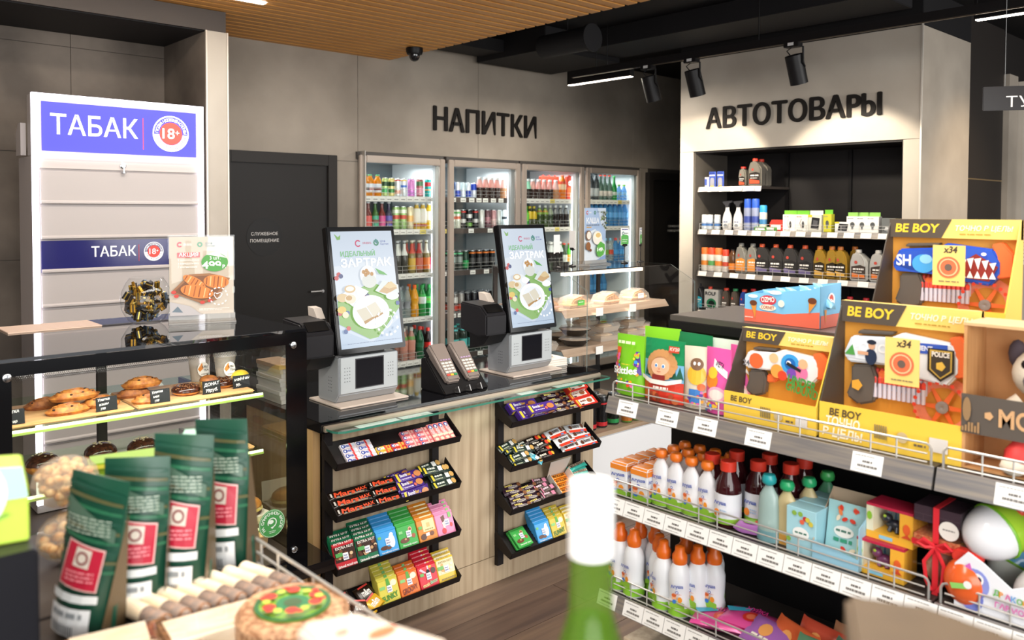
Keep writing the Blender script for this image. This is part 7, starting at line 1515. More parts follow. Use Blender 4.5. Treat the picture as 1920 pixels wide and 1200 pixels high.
# plush dog in a wooden-look box
r = empty('plush_dog_box', (1.90, .49, GZ[0]+.001), FX); thing(r, 'open brown card box standing round a plush dog', 'box')
KR = noisy('#c08a55', '#d3a06c', .6, (6, 60, 6), 4)
MB().box(-.13, -.124, -.06, .06, 0, .3, KR).box(.124, .13, -.06, .06, 0, .3, KR).box(-.124, .124, .054, .06, 0, .3, KR).box(-.124, .124, -.06, .054, 0, .004, KR).box(-.13, .13, -.062, .06, .296, .302, M('#d9b080', .5)).build('box_shell', r, smooth=0)
bd = B('name_band', -.131, .131, -.0645, -.0622, .075, .155, M('#5b524a', .5), r)
P = Print((-.131, -.065, .075), (1, 0, 0), (0, 0, 1)); P.text('MOPSY', .07, .024, .036, '#d3a678', .04, .13).ell(.052, .042, .009, .009, '#d3a678', 5)
for k in range(6): P.rect(.002+.006*k, .004, .006+.006*k, .01+.02*random.random(), '#a8845c')
P.ell(.012, .05, .008, .025, '#9a7a56', 12); P.build('band_print', bd)
P = Print((-.1304, .05, .1), (0, -1, 0), (0, 0, 1)); P.text('MOPSY', .015, .03, .018, '#8a6238', .03, .075, 'l', 0); P.build('side_print', r)
pd = MB().blob((0, 0, .10), .052, .042, .062, M('#dccdb8', .9, bump=.6, bs=400), 16, 10).blob((0, -.004, .20), .066, .055, .056, M('#e3d6c2', .9, bump=.6, bs=400), 18, 12).build('plush_dog', smooth=60)
thing(pd, 'cream plush dog with dark muzzle and red trousers in the box', 'plush toy', loc=(1.90, .48, GZ[0]+.0055), rz=FX)
MB().blob((0, -.046, .19), .036, .022, .026, M('#6a5f66', .9), 14, 8).blob((0, -.066, .198), .012, .008, .008, M('#1d1a1c', .3), 8, 6).build('muzzle', pd, smooth=60)
for s in (-1, 1):
    MB().blob((s*.03, -.046, .222), .009, .006, .010, M('#1a1618', .15), 8, 6).build('eye', pd, smooth=60); MB().blob((s*.058, 0, .235), .018, .01, .03, M('#4a3f46', .9), 8, 6).build('ear', pd, smooth=60)
    MB().tube([(s*.045, -.01, .14), (s*.075, -.025, .115), (s*.085, -.04, .095)], [.02, .018, .014], M('#dccdb8', .9), 10).build('arm', pd, smooth=60); MB().blob((s*.087, -.042, .09), .02, .016, .018, M('#c9323a', .8), 10, 6).build('paw', pd, smooth=60)
    MB().tube([(s*.025, -.01, .06), (s*.04, -.045, .035), (s*.042, -.05, .02)], [.028, .028, .024], M('#cf3330', .6), 10).build('trouser_leg', pd, smooth=60); MB().blob((s*.044, -.056, .018), .026, .03, .018, M('#e3d6c2', .9), 12, 6).build('foot', pd, smooth=60)
# snack box on top
sb = empty('snack_display_box', (2.19, 1.195, 1.281), FX); thing(sb, 'blue and red display box of ice-cream cone snacks on top of the shelving', 'box')
SKY = M('#7cc0e6', .45)
MB().prism([(-.115, 0), (.115, 0), (.115, .115), (.09, .105), (-.115, .078)], -.061, -.059, SKY, 'y').prism([(-.115, 0), (.115, 0), (.115, .12), (-.115, .085)], .059, .061, SKY, 'y').prism([(-.06, 0), (.06, 0), (.06, .12), (-.06, .115)], .113, .115, SKY, 'x').prism([(-.06, 0), (.06, 0), (.06, .085), (-.06, .078)], -.115, -.113, SKY, 'x').box(-.115, .115, -.06, .06, 0, .002, SKY).build('carton', sb, smooth=0)
P = Print((-.115, -.0615, 0), (1, 0, 0), (0, 0, 1)); P.poly([(0, 0), (.23, 0), (.23, .045), (.12, .03), (0, .036)], '#df6a52').ell(.075, .066, .026, .014, '#c93a4a', 18).text('OZMO', .054, .06, .014, '#f4f0e8', .06, .042, 'l', .06).ell(.075, .045, .026, .009, '#f2e6d2', 16).text('CORNET', .054, .041, .009, '#a8583a', .04, .042)
P.poly([(.02, .055), (.04, .052), (.036, .012)], '#d8903e').ell(.03, .055, .012, .008, '#6a3a22', 12).poly([(.2, .075), (.222, .07), (.2, .04)], '#d8903e').ell(.21, .075, .013, .009, '#6a3a22', 12).ell(.118, .06, .01, .01, '#f2ead6', 12).scribble(.004, .012, .03, .003, '#f6d0c6', 3).ell(.1, .09, .02, .006, '#eef6fa', 10).ell(.03, .075, .016, .005, '#eef6fa', 10); P.build('front_print', sb)
P = Print((.1155, -.06, 0), (0, 1, 0), (0, 0, 1)); P.rect(.002, 0, .118, .035, '#df6a52').ell(.06, .075, .022, .02, '#eef4f8', 14).ell(.06, .078, .012, .012, '#d8503e', 12).poly([(.02, .05), (.034, .05), (.027, .012)], '#d8903e'); P.build('side_print', sb)
for i in range(11):
    o = make('conepack', lambda: wrapper('snack_pack', .075, .034, .02, '#8fcbe8', lambda P, L, W_: P.rect(L*.2, W_*.2, L*.7, W_*.8, '#e9f2f6').scribble(L*.26, W_*.4, L*.62, W_*.2, '#c9504a', 3)))
    thing(o, 'pale blue wrapped cone snack, %s along in the display box' % NTH[i], 'snack', 'cone snacks in the display box', loc=(2.19+.025*(i % 2)-.01, 1.29-.019*i, 1.318+.0035*i+.012*(i % 2)), rot=(.2, -.9+.12*(i % 3), 1.45+.15*(i % 3-1)))

# second shelf: baby drinks and gifts
WB = M('#e9ecf0', .35)
def kidart(P, w, h, base='#8fc43a'):
    P.poly([(0, 0), (w, 0), (w, h*.16), (w*.5, h*.22), (0, h*.14)], base).ell(w*.3, h*.32, w*.16, h*.1, '#f0b48a', 10).ell(w*.3, h*.4, w*.17, h*.06, '#d8652e', 10).ell(w*.32, h*.2, w*.14, h*.07, '#3f7ac8', 10).ell(w*.7, h*.28, w*.16, h*.09, '#f0982c', 10).text('Агуша', w*.08, h*.62, h*.1, '#2f4fb0', .05, w*.84, 'l', .1).ell(w*.5, h*.5, w*.1, w*.1, '#2f4fb0', 12).ell(w*.5, h*.5, w*.06, w*.06, '#f4f4f8', 10).scribble(w*.3, h*.44, w*.8, h*.02, '#e8a08a', 4)
def juicebox():
    w, d, h = .058, .046, .092
    o = MB().box(-w/2, w/2, -d/2, d/2, 0, h-.006, WB).hexa([(-w/2, -d/2, h-.006), (w/2, -d/2, h-.006), (w/2, d/2, h-.006), (-w/2, d/2, h-.006)], [(-w/2+.002, -d/2+.008, h), (w/2-.002, -d/2+.008, h), (w/2-.002, d/2-.004, h), (-w/2+.002, d/2-.004, h)], M('#ee8a2c', .4)).build('juice_box', bev=.0015, seg=1)
    for u, ox, oy, ww in (((1, 0, 0), -w/2, -d/2-.0005, w), ((0, 1, 0), w/2+.0005, -d/2, d), ((0, -1, 0), -w/2-.0005, d/2, d)):
        P = Print((ox, oy, 0), u, (0, 0, 1), .0003); P.rect(0, h*.78, ww, h-.006, '#ee8a2c'); kidart(P, ww, h*.92); P.build('print', o)
    return o
for j in range(8): shelf_put('jb', juicebox, 1.52-.074*(j % 2), GZ[1], 1.84+.052*(j // 2), 'small orange-topped juice carton, %s row %s' % (['front', 'second', 'third', 'rear'][j // 2], ['at the shelf end', 'beside the squeeze pouches'][j % 2]), 'juice', 'small juice cartons')
def spout_pouch(h=.155, col='#e9e9ec', cap='#ee7a24', base='#8fc43a', art=True):
    def f():
        o = MB().lathe([(.03, 0), (.029, .01), (.027, h*.5), (.024, h*.68), (.012, h*.8), (.008, h*.84)], M(col, .3), 14, sy=.62).build('spout_pouch', smooth=60)
        MB().lathe([(.009, h*.83), (.017, h*.87), (.018, h*.93), (.014, h*.99), (.006, h)], M(cap, .3), 14).build('cap', o, smooth=50)
        MB().lathe([(.0303, .001), (.0294, .012), (.0285, h*.16)], M(base, .35), 14, sy=.625).build('green_foot', o, smooth=60)
        if art:
            P = Print((-.018, -.0185, h*.1), (1, 0, 0), (0, -.0, 1), .0003); kidart(P, .036, h*.62, base); P.build('print', o)
        return o
    return f
for j in range(12):
    r_, c_ = j // 4, j % 4
    shelf_put('sp', spout_pouch(), 1.39-.05*c_, GZ[1], 1.845+.055*r_, 'white squeeze pouch with orange cap, %s row, %s from the cartons' % (['front', 'second', 'third'][r_], NTH[c_]), 'pouch', 'white squeeze pouches')
def darkjuice():
    o = MB().lathe([(.03, 0), (.034, .008), (.034, .09), (.031, .115), (.018, .14), (.016, .15)], M('#3a1418', .06), 18).build('juice_bottle', smooth=50)
    MB().lathe([(.0205, .143), (.0205, .166), (.019, .168)], M('#d93a28', .4), 18).build('cap', o); MB().lathe([(.0346, .012), (.0346, .088)], M('#e6e8ee', .35), 18).build('label', o, smooth=50); MB().lathe([(.0349, .012), (.0349, .026)], M('#8fc43a', .4), 18).build('label_foot', o, smooth=50)
    P = Print((-.022, -.0355, .026), (1, 0, 0), (0, 0, 1), .0003); P.text('Агуша', .004, .036, .009, '#2f4fb0', .05, .034).ell(.012, .014, .008, .01, '#e8862c', 10).scribble(.02, .02, .04, .003, '#9ab8d8', 3).scribble(.02, .013, .04, .003, '#9ab8d8', 3); P.build('label_print', o); return o
for j, (y, x, lab) in enumerate(((1.245, 1.875, 'dark juice bottle with red cap nearest the pouches'), (1.18, 1.85, 'dark juice bottle with red cap nearest the shelf edge'), (1.215, 1.945, 'dark juice bottle with red cap behind the front pair'), (1.13, 1.91, 'dark juice bottle with red cap third along the front'), (1.14, 1.985, 'dark juice bottle with red cap in the rear row'), (1.06, 1.95, 'dark juice bottle with red cap behind the teal pouch'), (1.06, 2.02, 'dark juice bottle with red cap at the far back'))):
    shelf_put('dj', darkjuice, y, GZ[1], x, lab, 'juice', 'dark juice bottles with red caps')
def crinkle():
    o = wrapper('sweet_pack', .1, .05, .03, '#b878c0', lambda P, L, W_: P.ell(L*.4, W_*.4, L*.2, W_*.3, '#8fd04a', 12).ell(L*.6, W_*.5, L*.12, W_*.2, '#e8502e', 10)); return o
shelf_put('cr', crinkle, 1.10, GZ[1], 1.85, 'violet wrapped sweet pack lying near the shelf edge', 'sweets', 'violet sweet packs', FX+.3); shelf_put('cr', None, 1.05, GZ[1], 1.90, 'violet wrapped sweet pack lying behind another', 'sweets', 'violet sweet packs', FX-.3)
for key, fn, y, x, lab in (('tp', spout_pouch(.165, '#9fb8b4', '#2aa3a8', '#7aa8b0', False), 1.058, 1.84, 'grey-green squeeze pouch with teal cap'), ('gp', spout_pouch(.155, '#c9b88a', '#2aa86a', '#d8a04a', False), 1.018, 1.855, 'amber squeeze pouch with green cap'), ('gp', None, .995, 1.92, 'amber squeeze pouch with green cap behind the carton'), ('gp2', spout_pouch(.16, '#5aa07a', '#3fae5a', '#4a9a5a', False), .98, 1.985, 'green squeeze pouch at the back of the shelf')):
    shelf_put(key, fn, y, GZ[1], x, lab, 'pouch', 'coloured squeeze pouches')
def fruitbox(w=.075, h=.108, d=.05):
    def f():
        o = MB().box(-w/2, w/2, -d/2, d/2, 0, h, M('#a9d8e4', .4)).build('snack_carton', bev=.001, seg=1)
        for u, ox, oy, ww in (((1, 0, 0), -w/2, -d/2-.0005, w), ((0, -1, 0), -w/2-.0005, d/2, d)):
            P = Print((ox, oy, 0), u, (0, 0, 1), .0003); P.ell(ww*.5, h*.45, ww*.28, h*.14, '#f4f6f4', 16).scribble(ww*.3, h*.44, ww*.7, h*.04, '#4a7a6a', 3)
            for k in range(8): P.ell(ww*random.uniform(.08, .92), h*random.choice([.8, .72, .88, .2, .28]), ww*.08, ww*.08, random.choice(['#c9303a', '#d8c84a', '#8fb84a', '#e86a4a']), 10)
            P.build('print', o)
        return o
    return f
shelf_put('fb', fruitbox(), .962, GZ[1], 1.845, 'pale blue fruit snack carton at the front', 'carton', 'pale blue snack cartons'); shelf_put('fb', None, .962, GZ[1], 1.90, 'pale blue fruit snack carton second in the row', 'carton', 'pale blue snack cartons'); shelf_put('fb', None, .962, GZ[1], 1.955, 'pale blue fruit snack carton third in the row', 'carton', 'pale blue snack cartons')
ob = empty('display_carton', (1.865, .875, GZ[1]+.001), FX); thing(ob, 'opened pale blue display carton with torn brown rim', 'carton')
KB2 = M('#b8a48c', .7); LB = M('#9fd0e6', .45)
MB().prism([(-.055, 0), (.055, 0), (.055, .03), (-.055, .045)], -.051, -.049, LB, 'y').prism([(-.05, 0), (.05, 0), (.05, .15), (-.05, .045)], -.055, -.053, KB2, 'x').prism([(-.05, 0), (.05, 0), (.05, .14), (-.05, .1)], .053, .055, LB, 'x').box(-.055, .055, .048, .05, 0, .15, KB2).box(-.055, .055, -.05, .05, 0, .002, KB2).build('carton_shell', ob, smooth=0)
o = pouchbag('fruit_pouch', .092, .13, .03, '#a5d4d8', lambda P, w, h: [P.ell(-w*.0, h*.5, w*.26, h*.1, '#f2f4f0', 16), P.scribble(-w*.2, h*.49, w*.2, .005, '#4a7a6a', 3), P.scribble(-w*.24, h*.32, w*.24, .008, '#3a9a7a', 3)]+[P.ell(w*random.uniform(-.4, .4), h*random.choice([.72, .82, .9, .15, .22]), w*.08, h*.035, random.choice(['#d8402e', '#e8824a', '#efe0c4']), 10, random.uniform(0, 3)) for _ in range(10)])
thing(o, 'pale blue fruit pouch leaning inside the opened carton', 'pouch', loc=(1.856, .875, GZ[1]+.0035), rot=(-.16, 0, FX))
def dinobox(c):
    def f():
        w, h, d = .105, .078, .07; m = M('#f0b83a', .4)
        o = MB().box(-w/2, w/2, -d/2, d/2, 0, .016, m).box(-w/2, -w/2+.016, -d/2, d/2, .016, h-.006, M('#e6e2c4', .4)).box(w/2-.03, w/2, -d/2, d/2, .016, h-.006, M('#f2b23a', .4)).box(-w/2, w/2, -d/2, d/2, h-.006, h, M('#c22a48', .4)).box(-w/2+.016, w/2-.03, d/2-.003, d/2, .016, h-.006, M('#a9d4e8', .5)).build('window_box', smooth=0)
        P = Print((-w/2+.016, d/2-.0034, .016), (1, 0, 0), (0, 0, 1), .0003)
        for k in range(5): P.poly([(.004+.011*k, .0), (.014+.011*k, .0), (.009+.011*k, .03+.008*(k % 2))], '#4a8ac0')
        P.build('backdrop_print', o); P = Print((-w/2, -d/2-.0005, 0), (1, 0, 0), (0, 0, 1), .0003); P.rect(.03, .004, .06, .012, '#8fd0e8').ell(w-.014, .04, .008, .012, '#e8642e', 10).ell(.008, .05, .006, .01, '#8fc43a', 8).poly([(w-.026, .02), (w-.004, .02), (w-.012, .03)], '#d8502e'); P.build('print', o)
        MB().blob((-.004, 0, .03), .02, .013, .012, M(c, .3), 10, 6).blob((-.018, -.006, .044), .012, .011, .011, M(c, .3), 10, 6).tube([(.012, 0, .03), (.026, .002, .038), (.03, .004, .052)], [.007, .004, .001], M(c, .3), 6).tube([(-.008, -.01, .028), (-.01, -.016, .018)], .005, M(c, .3), 6).tube([(.006, -.01, .028), (.008, -.016, .018)], .005, M(c, .3), 6).blob((-.02, -.015, .05), .004, .003, .004, M('#9fc43a', .2), 6, 4).build('toy_dragon', o, smooth=60)
        return o
    return f
shelf_put('db1', dinobox('#7a3f6a'), .78, GZ[1], 1.865, 'yellow window box with a plum toy dragon, lower one', 'toy', 'window boxes with toy dragons'); shelf_put('db2', dinobox('#2a2f3a'), .765, GZ[1]+.0785, 1.88, 'yellow window box with a dark toy dragon, stacked on top', 'toy', 'window boxes with toy dragons', FX-.05)
gb = MB().box(-.048, .048, -.045, .045, .0, .185, pane((.9, .88, .88), 1.2)).build('gift_box'); thing(gb, 'tall clear gift box tied with a red ribbon', 'gift', loc=(1.88, .665, GZ[1]+.001), rz=FX)
MB().box(-.046, .046, -.043, .043, .092, .12, noisy('#c9583a', '#e9a06a', .5, (160, 160, 160), 2)).box(-.046, .046, -.043, .043, .15, .184, M('#4a3a44', .4)).build('paper_tray', gb); MB().blob((0, 0, .045), .036, .034, .04, noisy('#e8d8c8', '#d8906a', .6, (50, 50, 50), 4), 12, 8).build('sweets_filling', gb, smooth=60)
RIB = M('#e2323c', .3); rb = MB().box(-.006, .006, -.0468, -.0455, 0, .186, RIB).box(-.006, .006, -.0468, .0468, .1855, .1865, RIB).box(-.049, .049, -.0468, -.0455, .098, .11, RIB)
for s in (-1, 1):
    rb.tube([(0, -.048, .104), (s*.022, -.056, .118), (s*.034, -.056, .108), (s*.018, -.054, .1), (0, -.048, .104)], .004, RIB, 5); rb.tube([(0, -.048, .104), (s*.02, -.054, .07), (s*.016, -.052, .03), (s*.006, -.05, .01)], .004, RIB, 5)
rb.build('ribbon', gb, smooth=60)
P = Print((.012, -.047, .13), (1, 0, 0), (0, 0, 1)); P.ell(.014, .014, .02, .02, '#ece6de', 20).scribble(.002, .014, .026, .003, '#8a8480', 3); P.build('gift_tag', gb)
def egg(a, b, base, lid, rot, loc, lab):
    o = MB().blob((0, 0, 0), a, a, b, M(base, .12), 22, 14).build('toy_egg', smooth=80); h = MB().blob((0, 0, 0), a*1.01, a*1.01, b*1.01, M(lid, .12), 22, 14)
    keep = [f for f in range(len(h.f)) if max(h.v[i][2] for i in h.f[f]) > .001 and min(h.v[i][2] for i in h.f[f]) >= -.002]; h.f = [h.f[i] for i in keep]; h.m = [h.m[i] for i in keep]; h.build('egg_shell', o, smooth=80)
    MB().tube([(a*1.012*math.cos(2*PI*i/24), a*1.012*math.sin(2*PI*i/24), 0) for i in range(24)], .003, M('#7fc22c', .3), 6, True).build('egg_rim', o, smooth=60)
    sp = MB()
    for k in range(7): t = k*.9; q = (a*1.02*.75*math.cos(t), a*1.02*.75*math.sin(t), b*.62); sp.blob(q, .011, .011, .007, M(['#e0503a', '#f4f4f0', '#6fc22c', '#e8a03a'][k % 4], .2), 8, 5)
    sp.build('printed_spots', o, smooth=60); thing(o, lab, 'toy', 'big toy eggs', loc=loc, rot=rot)
egg(.056, .07, '#ececf0', '#a4cf3a', (.5, 1.15, 0), (1.875, .562, GZ[1]+.158), 'white and lime toy egg lying on top of the others'); egg(.058, .072, '#e4e2e0', '#8fc83a', (1.3, .2, .3), (1.87, .455, GZ[1]+.062), 'white and lime toy egg standing at the frame edge'); egg(.05, .06, '#e8efe8', '#6aa8d8', (.3, .4, 0), (1.985, .56, GZ[1]+.06), 'pale toy egg at the back of the shelf')
def orangepack():
    o = MB().blob((0, 0, .05), .045, .04, .05, M('#e8642e', .2), 18, 10, lambda a, b, c: (a, b, max(c, -.98))).build('orange_pack', smooth=70); MB().prism([(-.026, .09), (.026, .09), (.03, .106), (.02, .116), (-.02, .116), (-.03, .106)], -.012, .012, M('#dd3f34', .3), 'y').build('hanger_tab', o, .003)
    P = Print((0, -.041, .03), (1, 0, 0), (0, 0, 1)); P.poly([(-.02, .025), (.012, .032), (.016, .022), (-.016, .014)], '#8fd06a').ell(.014, .03, .008, .008, '#f4f2ee', 10); P.build('print', o); return o
shelf_put('opk', orangepack, .602, GZ[1], 1.835, 'round orange toy pack with red hanger tab', 'toy', None)
dcard = MB().prism([(-.085, 0), (.085, 0), (.085, .07), (.05, .085), (.02, .07), (-.03, .105), (-.06, .12), (-.085, .09)], -.002, .002, M('#eef0f6', .4), 'y').build('toy_card', bev=.0008, seg=1); thing(dcard, 'white cut-out toy card with a purple dragon', 'card', loc=(1.815, .535, GZ[1]+.001), rz=FX)
P = Print((-.085, -.0024, 0), (1, 0, 0), (0, 0, 1)); P.ell(.04, .06, .026, .03, '#8f9ae0', 18).ell(.034, .03, .022, .028, '#7a86d6', 16).ell(.045, .07, .011, .012, '#f4f4f6', 12).ell(.047, .07, .005, .006, '#2a2438', 8).poly([(.02, .09), (.03, .1), (.034, .085)], '#d86ac0').poly([(.008, .02), (.02, .03), (.014, .04)], '#d86ac0')
for i, ch in enumerate('ДРАКОНЧИК'): P.text(ch, .074+.0105*i, .05-.001*i, .011, ['#5ab04a', '#e8922e', '#d8509a', '#4a9ad8'][i % 4], .04)
P.text('ГАРМОНИЯ', .078, .028, .011, '#d86ab0', .04, .085, 'l', -.05); P.build('print', dcard)
# third shelf
def drinkb():
    o = MB().lathe([(.028, 0), (.031, .006), (.031, .03), (.027, .05), (.029, .08), (.0295, .11), (.024, .13), (.017, .142)], WB, 16).build('kids_drink_bottle', smooth=60)
    MB().lathe([(.018, .14), (.0205, .146), (.0205, .162), (.014, .172), (.013, .186), (.007, .19)], M('#ea6f1e', .3), 16).build('sport_cap', o, smooth=50); MB().lathe([(.0315, .006), (.0315, .028)], M('#8fce3a', .35), 16).build('green_foot', o, smooth=50)
    P = Print((-.02, -.0315, .03), (1, 0, 0), (0, 0, 1), .0003); kidart(P, .04, .085); P.build('print', o); return o
for j, (y, x) in enumerate(((1.53, 1.84), (1.475, 1.835), (1.505, 1.9), (1.45, 1.9), (1.405, 1.86), (1.372, 1.835), (1.35, 1.91), (1.318, 1.835), (1.288, 1.875), (1.255, 1.905), (1.39, 1.97), (1.30, 1.97))):
    o = shelf_put('kd', drinkb, y, GZ[2], x, 'white kids drink bottle with orange sports cap, %s along' % NTH[j], 'drink', 'white kids drink bottles')
    o.rotation_euler[2] = FX+random.uniform(-.5, .5)
def lying(name, w, l, h, col, deco):
    return lambda: wrapper(name, l, w, h, col, deco)
def d_jelly(P, L, W_): P.ell(L*.5, W_*.45, L*.14, W_*.26, '#d8382e', 14).ell(L*.5, W_*.45, L*.08, W_*.15, '#f07a5a', 12).poly([(0, W_*.6), (L*.4, W_*.9), (L*.4, W_*.7), (L*.1, W_*.4)], '#3fa8c8').text('ЖУЙКА', L*.3, W_*.74, W_*.18, '#e83a9a', .05, L*.4).ell(L*.8, W_*.3, L*.08, W_*.14, '#2a2a34', 10)
for j, (y, x, z_, r_, lab) in enumerate(((1.20, 1.86, .004, .35, 'turquoise and pink jelly bag lying at the shelf edge'), (1.13, 1.89, .018, .1, 'turquoise and pink jelly bag lying on another'))):
    o = shelf_put('jel', lying('jelly_bag', .1, .15, .026, '#d84f96', d_jelly), y, GZ[2]+z_, x, lab, 'sweets', 'jelly bags on the low shelf', FX+r_)
for j, (y, x, c, t, lab) in enumerate(((1.01, 1.88, '#d8643a', .9, 'orange fruit pack leaning on the low shelf'), (.96, 1.93, '#c8503a', 1.1, 'coral fruit pack leaning behind the green one'), (.925, 1.85, '#5f8a6a', .75, 'sage green snack pack leaning on the low shelf'), (.86, 1.88, '#57806a', .9, 'sage green snack pack nearest the brown carton'), (1.06, 1.86, '#a86ab8', .3, 'violet snack pack lying flat on the low shelf'), (.89, 1.97, '#b07a5a', 1.0, 'copper foil snack pack at the back of the low shelf'))):
    o = make(('lean', c), lambda c=c: wrapper('snack_pack', .12, .1, .022, c, lambda P, L, W_: P.ell(L*.4, W_*.5, L*.14, W_*.22, '#e8a05a', 12).scribble(L*.2, W_*.2, L*.7, W_*.07, '#f0e6d4', 4))); thing(o, lab, 'snack', 'snack packs on the low shelf', loc=(x, y, GZ[2]+.022), rot=(t, .1, FX+.2*(j % 3-1)))
o = MB().box(-.06, .06, -.05, .05, 0, .12, noisy('#c9b49a', '#e2d2ba', .6, (60, 60, 60), 5)).build('porridge_box', bev=.002); thing(o, 'pale speckled box on the bottom shelf', 'box', loc=(1.87, 1.44, GZ[3]+.001+.1), rz=FX)
P = Print((-.06, -.0505, 0), (1, 0, 0), (0, 0, 1)); P.text('ГЕРКУЛЕС', .01, .07, .018, '#c9503a', .04, .1); P.build('print', o)
o = MB().box(-.1, .1, -.07, .07, 0, .0995, M('#b89a72', .7)).build('stock_carton', bev=.002); thing(o, 'brown stock carton under the speckled box', 'carton', loc=(1.89, 1.42, GZ[3]+.001), rz=FX)

# ---------------------------------------------------------------- low shelving at the camera's feet, left
g2 = gondola('snack_gondola', .592, .12, [(.62, 1.272), (1.276, 1.62)], [1.03, .75, .47], 'dark shelving with nut bars and green bags nearest the bakery showcase', 1, 1.06, {(0, 0): [.75, .9, 1.1], (1, 0): [1.4, 1.5]})
B('end_foot', .14, .56, .64, 1.6, 0, .1, BLACK, g2)
FG = M('#1d5a44', .35)
def d_bag(P, w, h):
    x = w/2
    for k in range(9): P.poly([(-x+.002, h*(.45+.06*k)), (x-.002, h*(.42+.06*k)), (x-.002, h*(.44+.06*k)), (-x+.002, h*(.475+.06*k))], ['#2d6a4c', '#5a5a3a', '#1a4a3a'][k % 3])
    P.poly([(-x+.006, h*.76), (x-.006, h*.62), (x-.006, h*.7), (-x+.006, h*.86)], '#4f6a5a')
    for k in range(5): P.scribble(-x+.01, h*(.66+.022*k), x-.012, .0018, '#a9b8a8', 7)
    P.poly([(-w*.32, h*.34), (w*.32, h*.32), (w*.36, h*.58), (-w*.24, h*.62)], '#e6b8b4').poly([(-w*.3, h*.35), (w*.3, h*.33), (w*.34, h*.57), (-w*.22, h*.61)], '#b9233c').poly([(-w*.1, h*.47), (w*.16, h*.46), (w*.18, h*.57), (-w*.07, h*.585)], '#d9cfc2').ring(w*.04, h*.52, .006, .009, '#8a4a4a', 12)
    for k in range(3): P.scribble(-w*.2, h*(.38+.025*k), w*.26, .0025, '#e88a94', 4)
    P.rect(-w*.4, h*.255, w*.36, h*.305, '#dfe3e4').rect(-w*.38, h*.04, w*.3, h*.22, '#e6e8ea').scribble(-w*.32, h*.16, w*.2, .007, '#8f9498', 3)
    for k in range(12): P.rect(-w*.3+.0032*k, h*.06, -w*.3+.0032*k+.0016, h*.12, '#6a6e72')
def nutbag():
    o = pouchbag('snack_bag', .088, .215, .055, '#1c4c3a', d_bag)
    MB().prism([(-.027, .004), (.027, .004), (.006, .17)], .0425, .0432, M('#5a4a34', .3), 'x').build('side_window', o, smooth=0); return o
for i, (x, y, rz, tl, lab) in enumerate(((.322, 1.20, -.95, .14, 'dark green nut bag leaning at the near end of the row'), (.398, 1.225, -.55, .02, 'dark green nut bag standing second in the row'), (.462, 1.225, -.75, .03, 'dark green nut bag standing third, before the green carton'), (.552, 1.262, -.9, -.05, 'dark green nut bag at the rail end of the row'))):
    o = make('nutbag', nutbag); thing(o, lab, 'snack bag', 'dark green nut bags', loc=(x, y, 1.0315), rot=(0, tl, rz)); o.scale = (1, 1, [1, 1, 1.1, 1.1][i])
o = MB().box(-.042, .042, -.03, .03, 0, .205, M('#1f7a58', .4)).box(-.0425, .0425, -.0305, .0305, .2051, .206, M('#a9d8c0', .5)).build('green_carton', bev=.001, seg=1); thing(o, 'green carton with pale mint top behind the nut bags', 'carton', loc=(.545, 1.315, 1.031), rz=-.5)
for u, ox, oy, w_ in (((1, 0, 0), -.042, -.0306, .084), ((0, 1, 0), .0426, -.03, .06)):
    P = Print((ox, oy, 0), u, (0, 0, 1)); P.rect(0, .2, w_, .2045, '#e6e8d8'); confetti(P, .006, .15, w_-.006, .195, 12, ['#d8642e', '#c9302e', '#2f8a5a', '#e8a03a'], .004, .007); confetti(P, .006, .02, w_-.006, .14, 14, ['#b8542e', '#2f8a5a', '#185a42'], .004, .007); P.build('print', o)
# rolls with paper bands
NUT = noisy('#4a2a1a', '#9a6a44', .5, (120, 120, 120), 4, .4); PAPER = noisy('#e6cfae', '#f2e4cc', .6, (20, 60, 60), 3)
def nutroll():
    o = MB().tube([(-.055, 0, .0165), (-.052, 0, .0165), (.052, 0, .0165), (.055, 0, .0165)], [.009, .0117, .0117, .009], NUT, 14).build('nut_roll', smooth=50); MB().tube([(-.053, 0, .0166), (.012, 0, .0166)], .0122, PAPER, 14).build('paper_band', o, smooth=50)
    MB().tube([(.012, 0, .0166), (.0125, 0, .0166), (.05, 0, .0166), (.06, 0, .02)], [.0122, .0127, .0125, .004], FLM, 12).build('film_end', o, smooth=50); return o
for i in range(8):
    o = make('nutroll', nutroll); thing(o, 'nut roll in a cream paper band, %s along the row' % NTH[i], 'nut roll', 'nut rolls in paper bands', loc=(.385+.0255*i, 1.165-.002*i, 1.0315), rot=(0, 0, -1.3))
def nutbrick(L, W_, H):
    o = MB().box(-L/2, L/2, -W_/2, W_/2, 0, H, NUT).build('nut_bar', bev=.005); MB().box(-L*.46, L*.3, -W_/2-.0008, W_/2+.0008, .002, H+.001, PAPER).build('paper_band', o, .005); MB().box(-L/2-.004, L/2+.004, -W_/2-.0012, W_/2+.0012, -.0002, H+.0015, pane((.97, .96, .95), 1.3)).build('film_wrap', o, .004); return o
thing(nutbrick(.17, .06, .03), 'long nut bar brick with cream paper band beside the round cake', 'nut bar', loc=(.455, 1.055, 1.0315), rz=-.12)
thing(nutbrick(.13, .055, .026), 'flat nut bar with cream band at the near edge of the shelf', 'nut bar', loc=(.335, 1.10, 1.0315), rz=-.2); thing(nutbrick(.12, .05, .022), 'flat nut bar behind the long brick near the rolls', 'nut bar', loc=(.36, 1.045, 1.0315), rz=-.5)
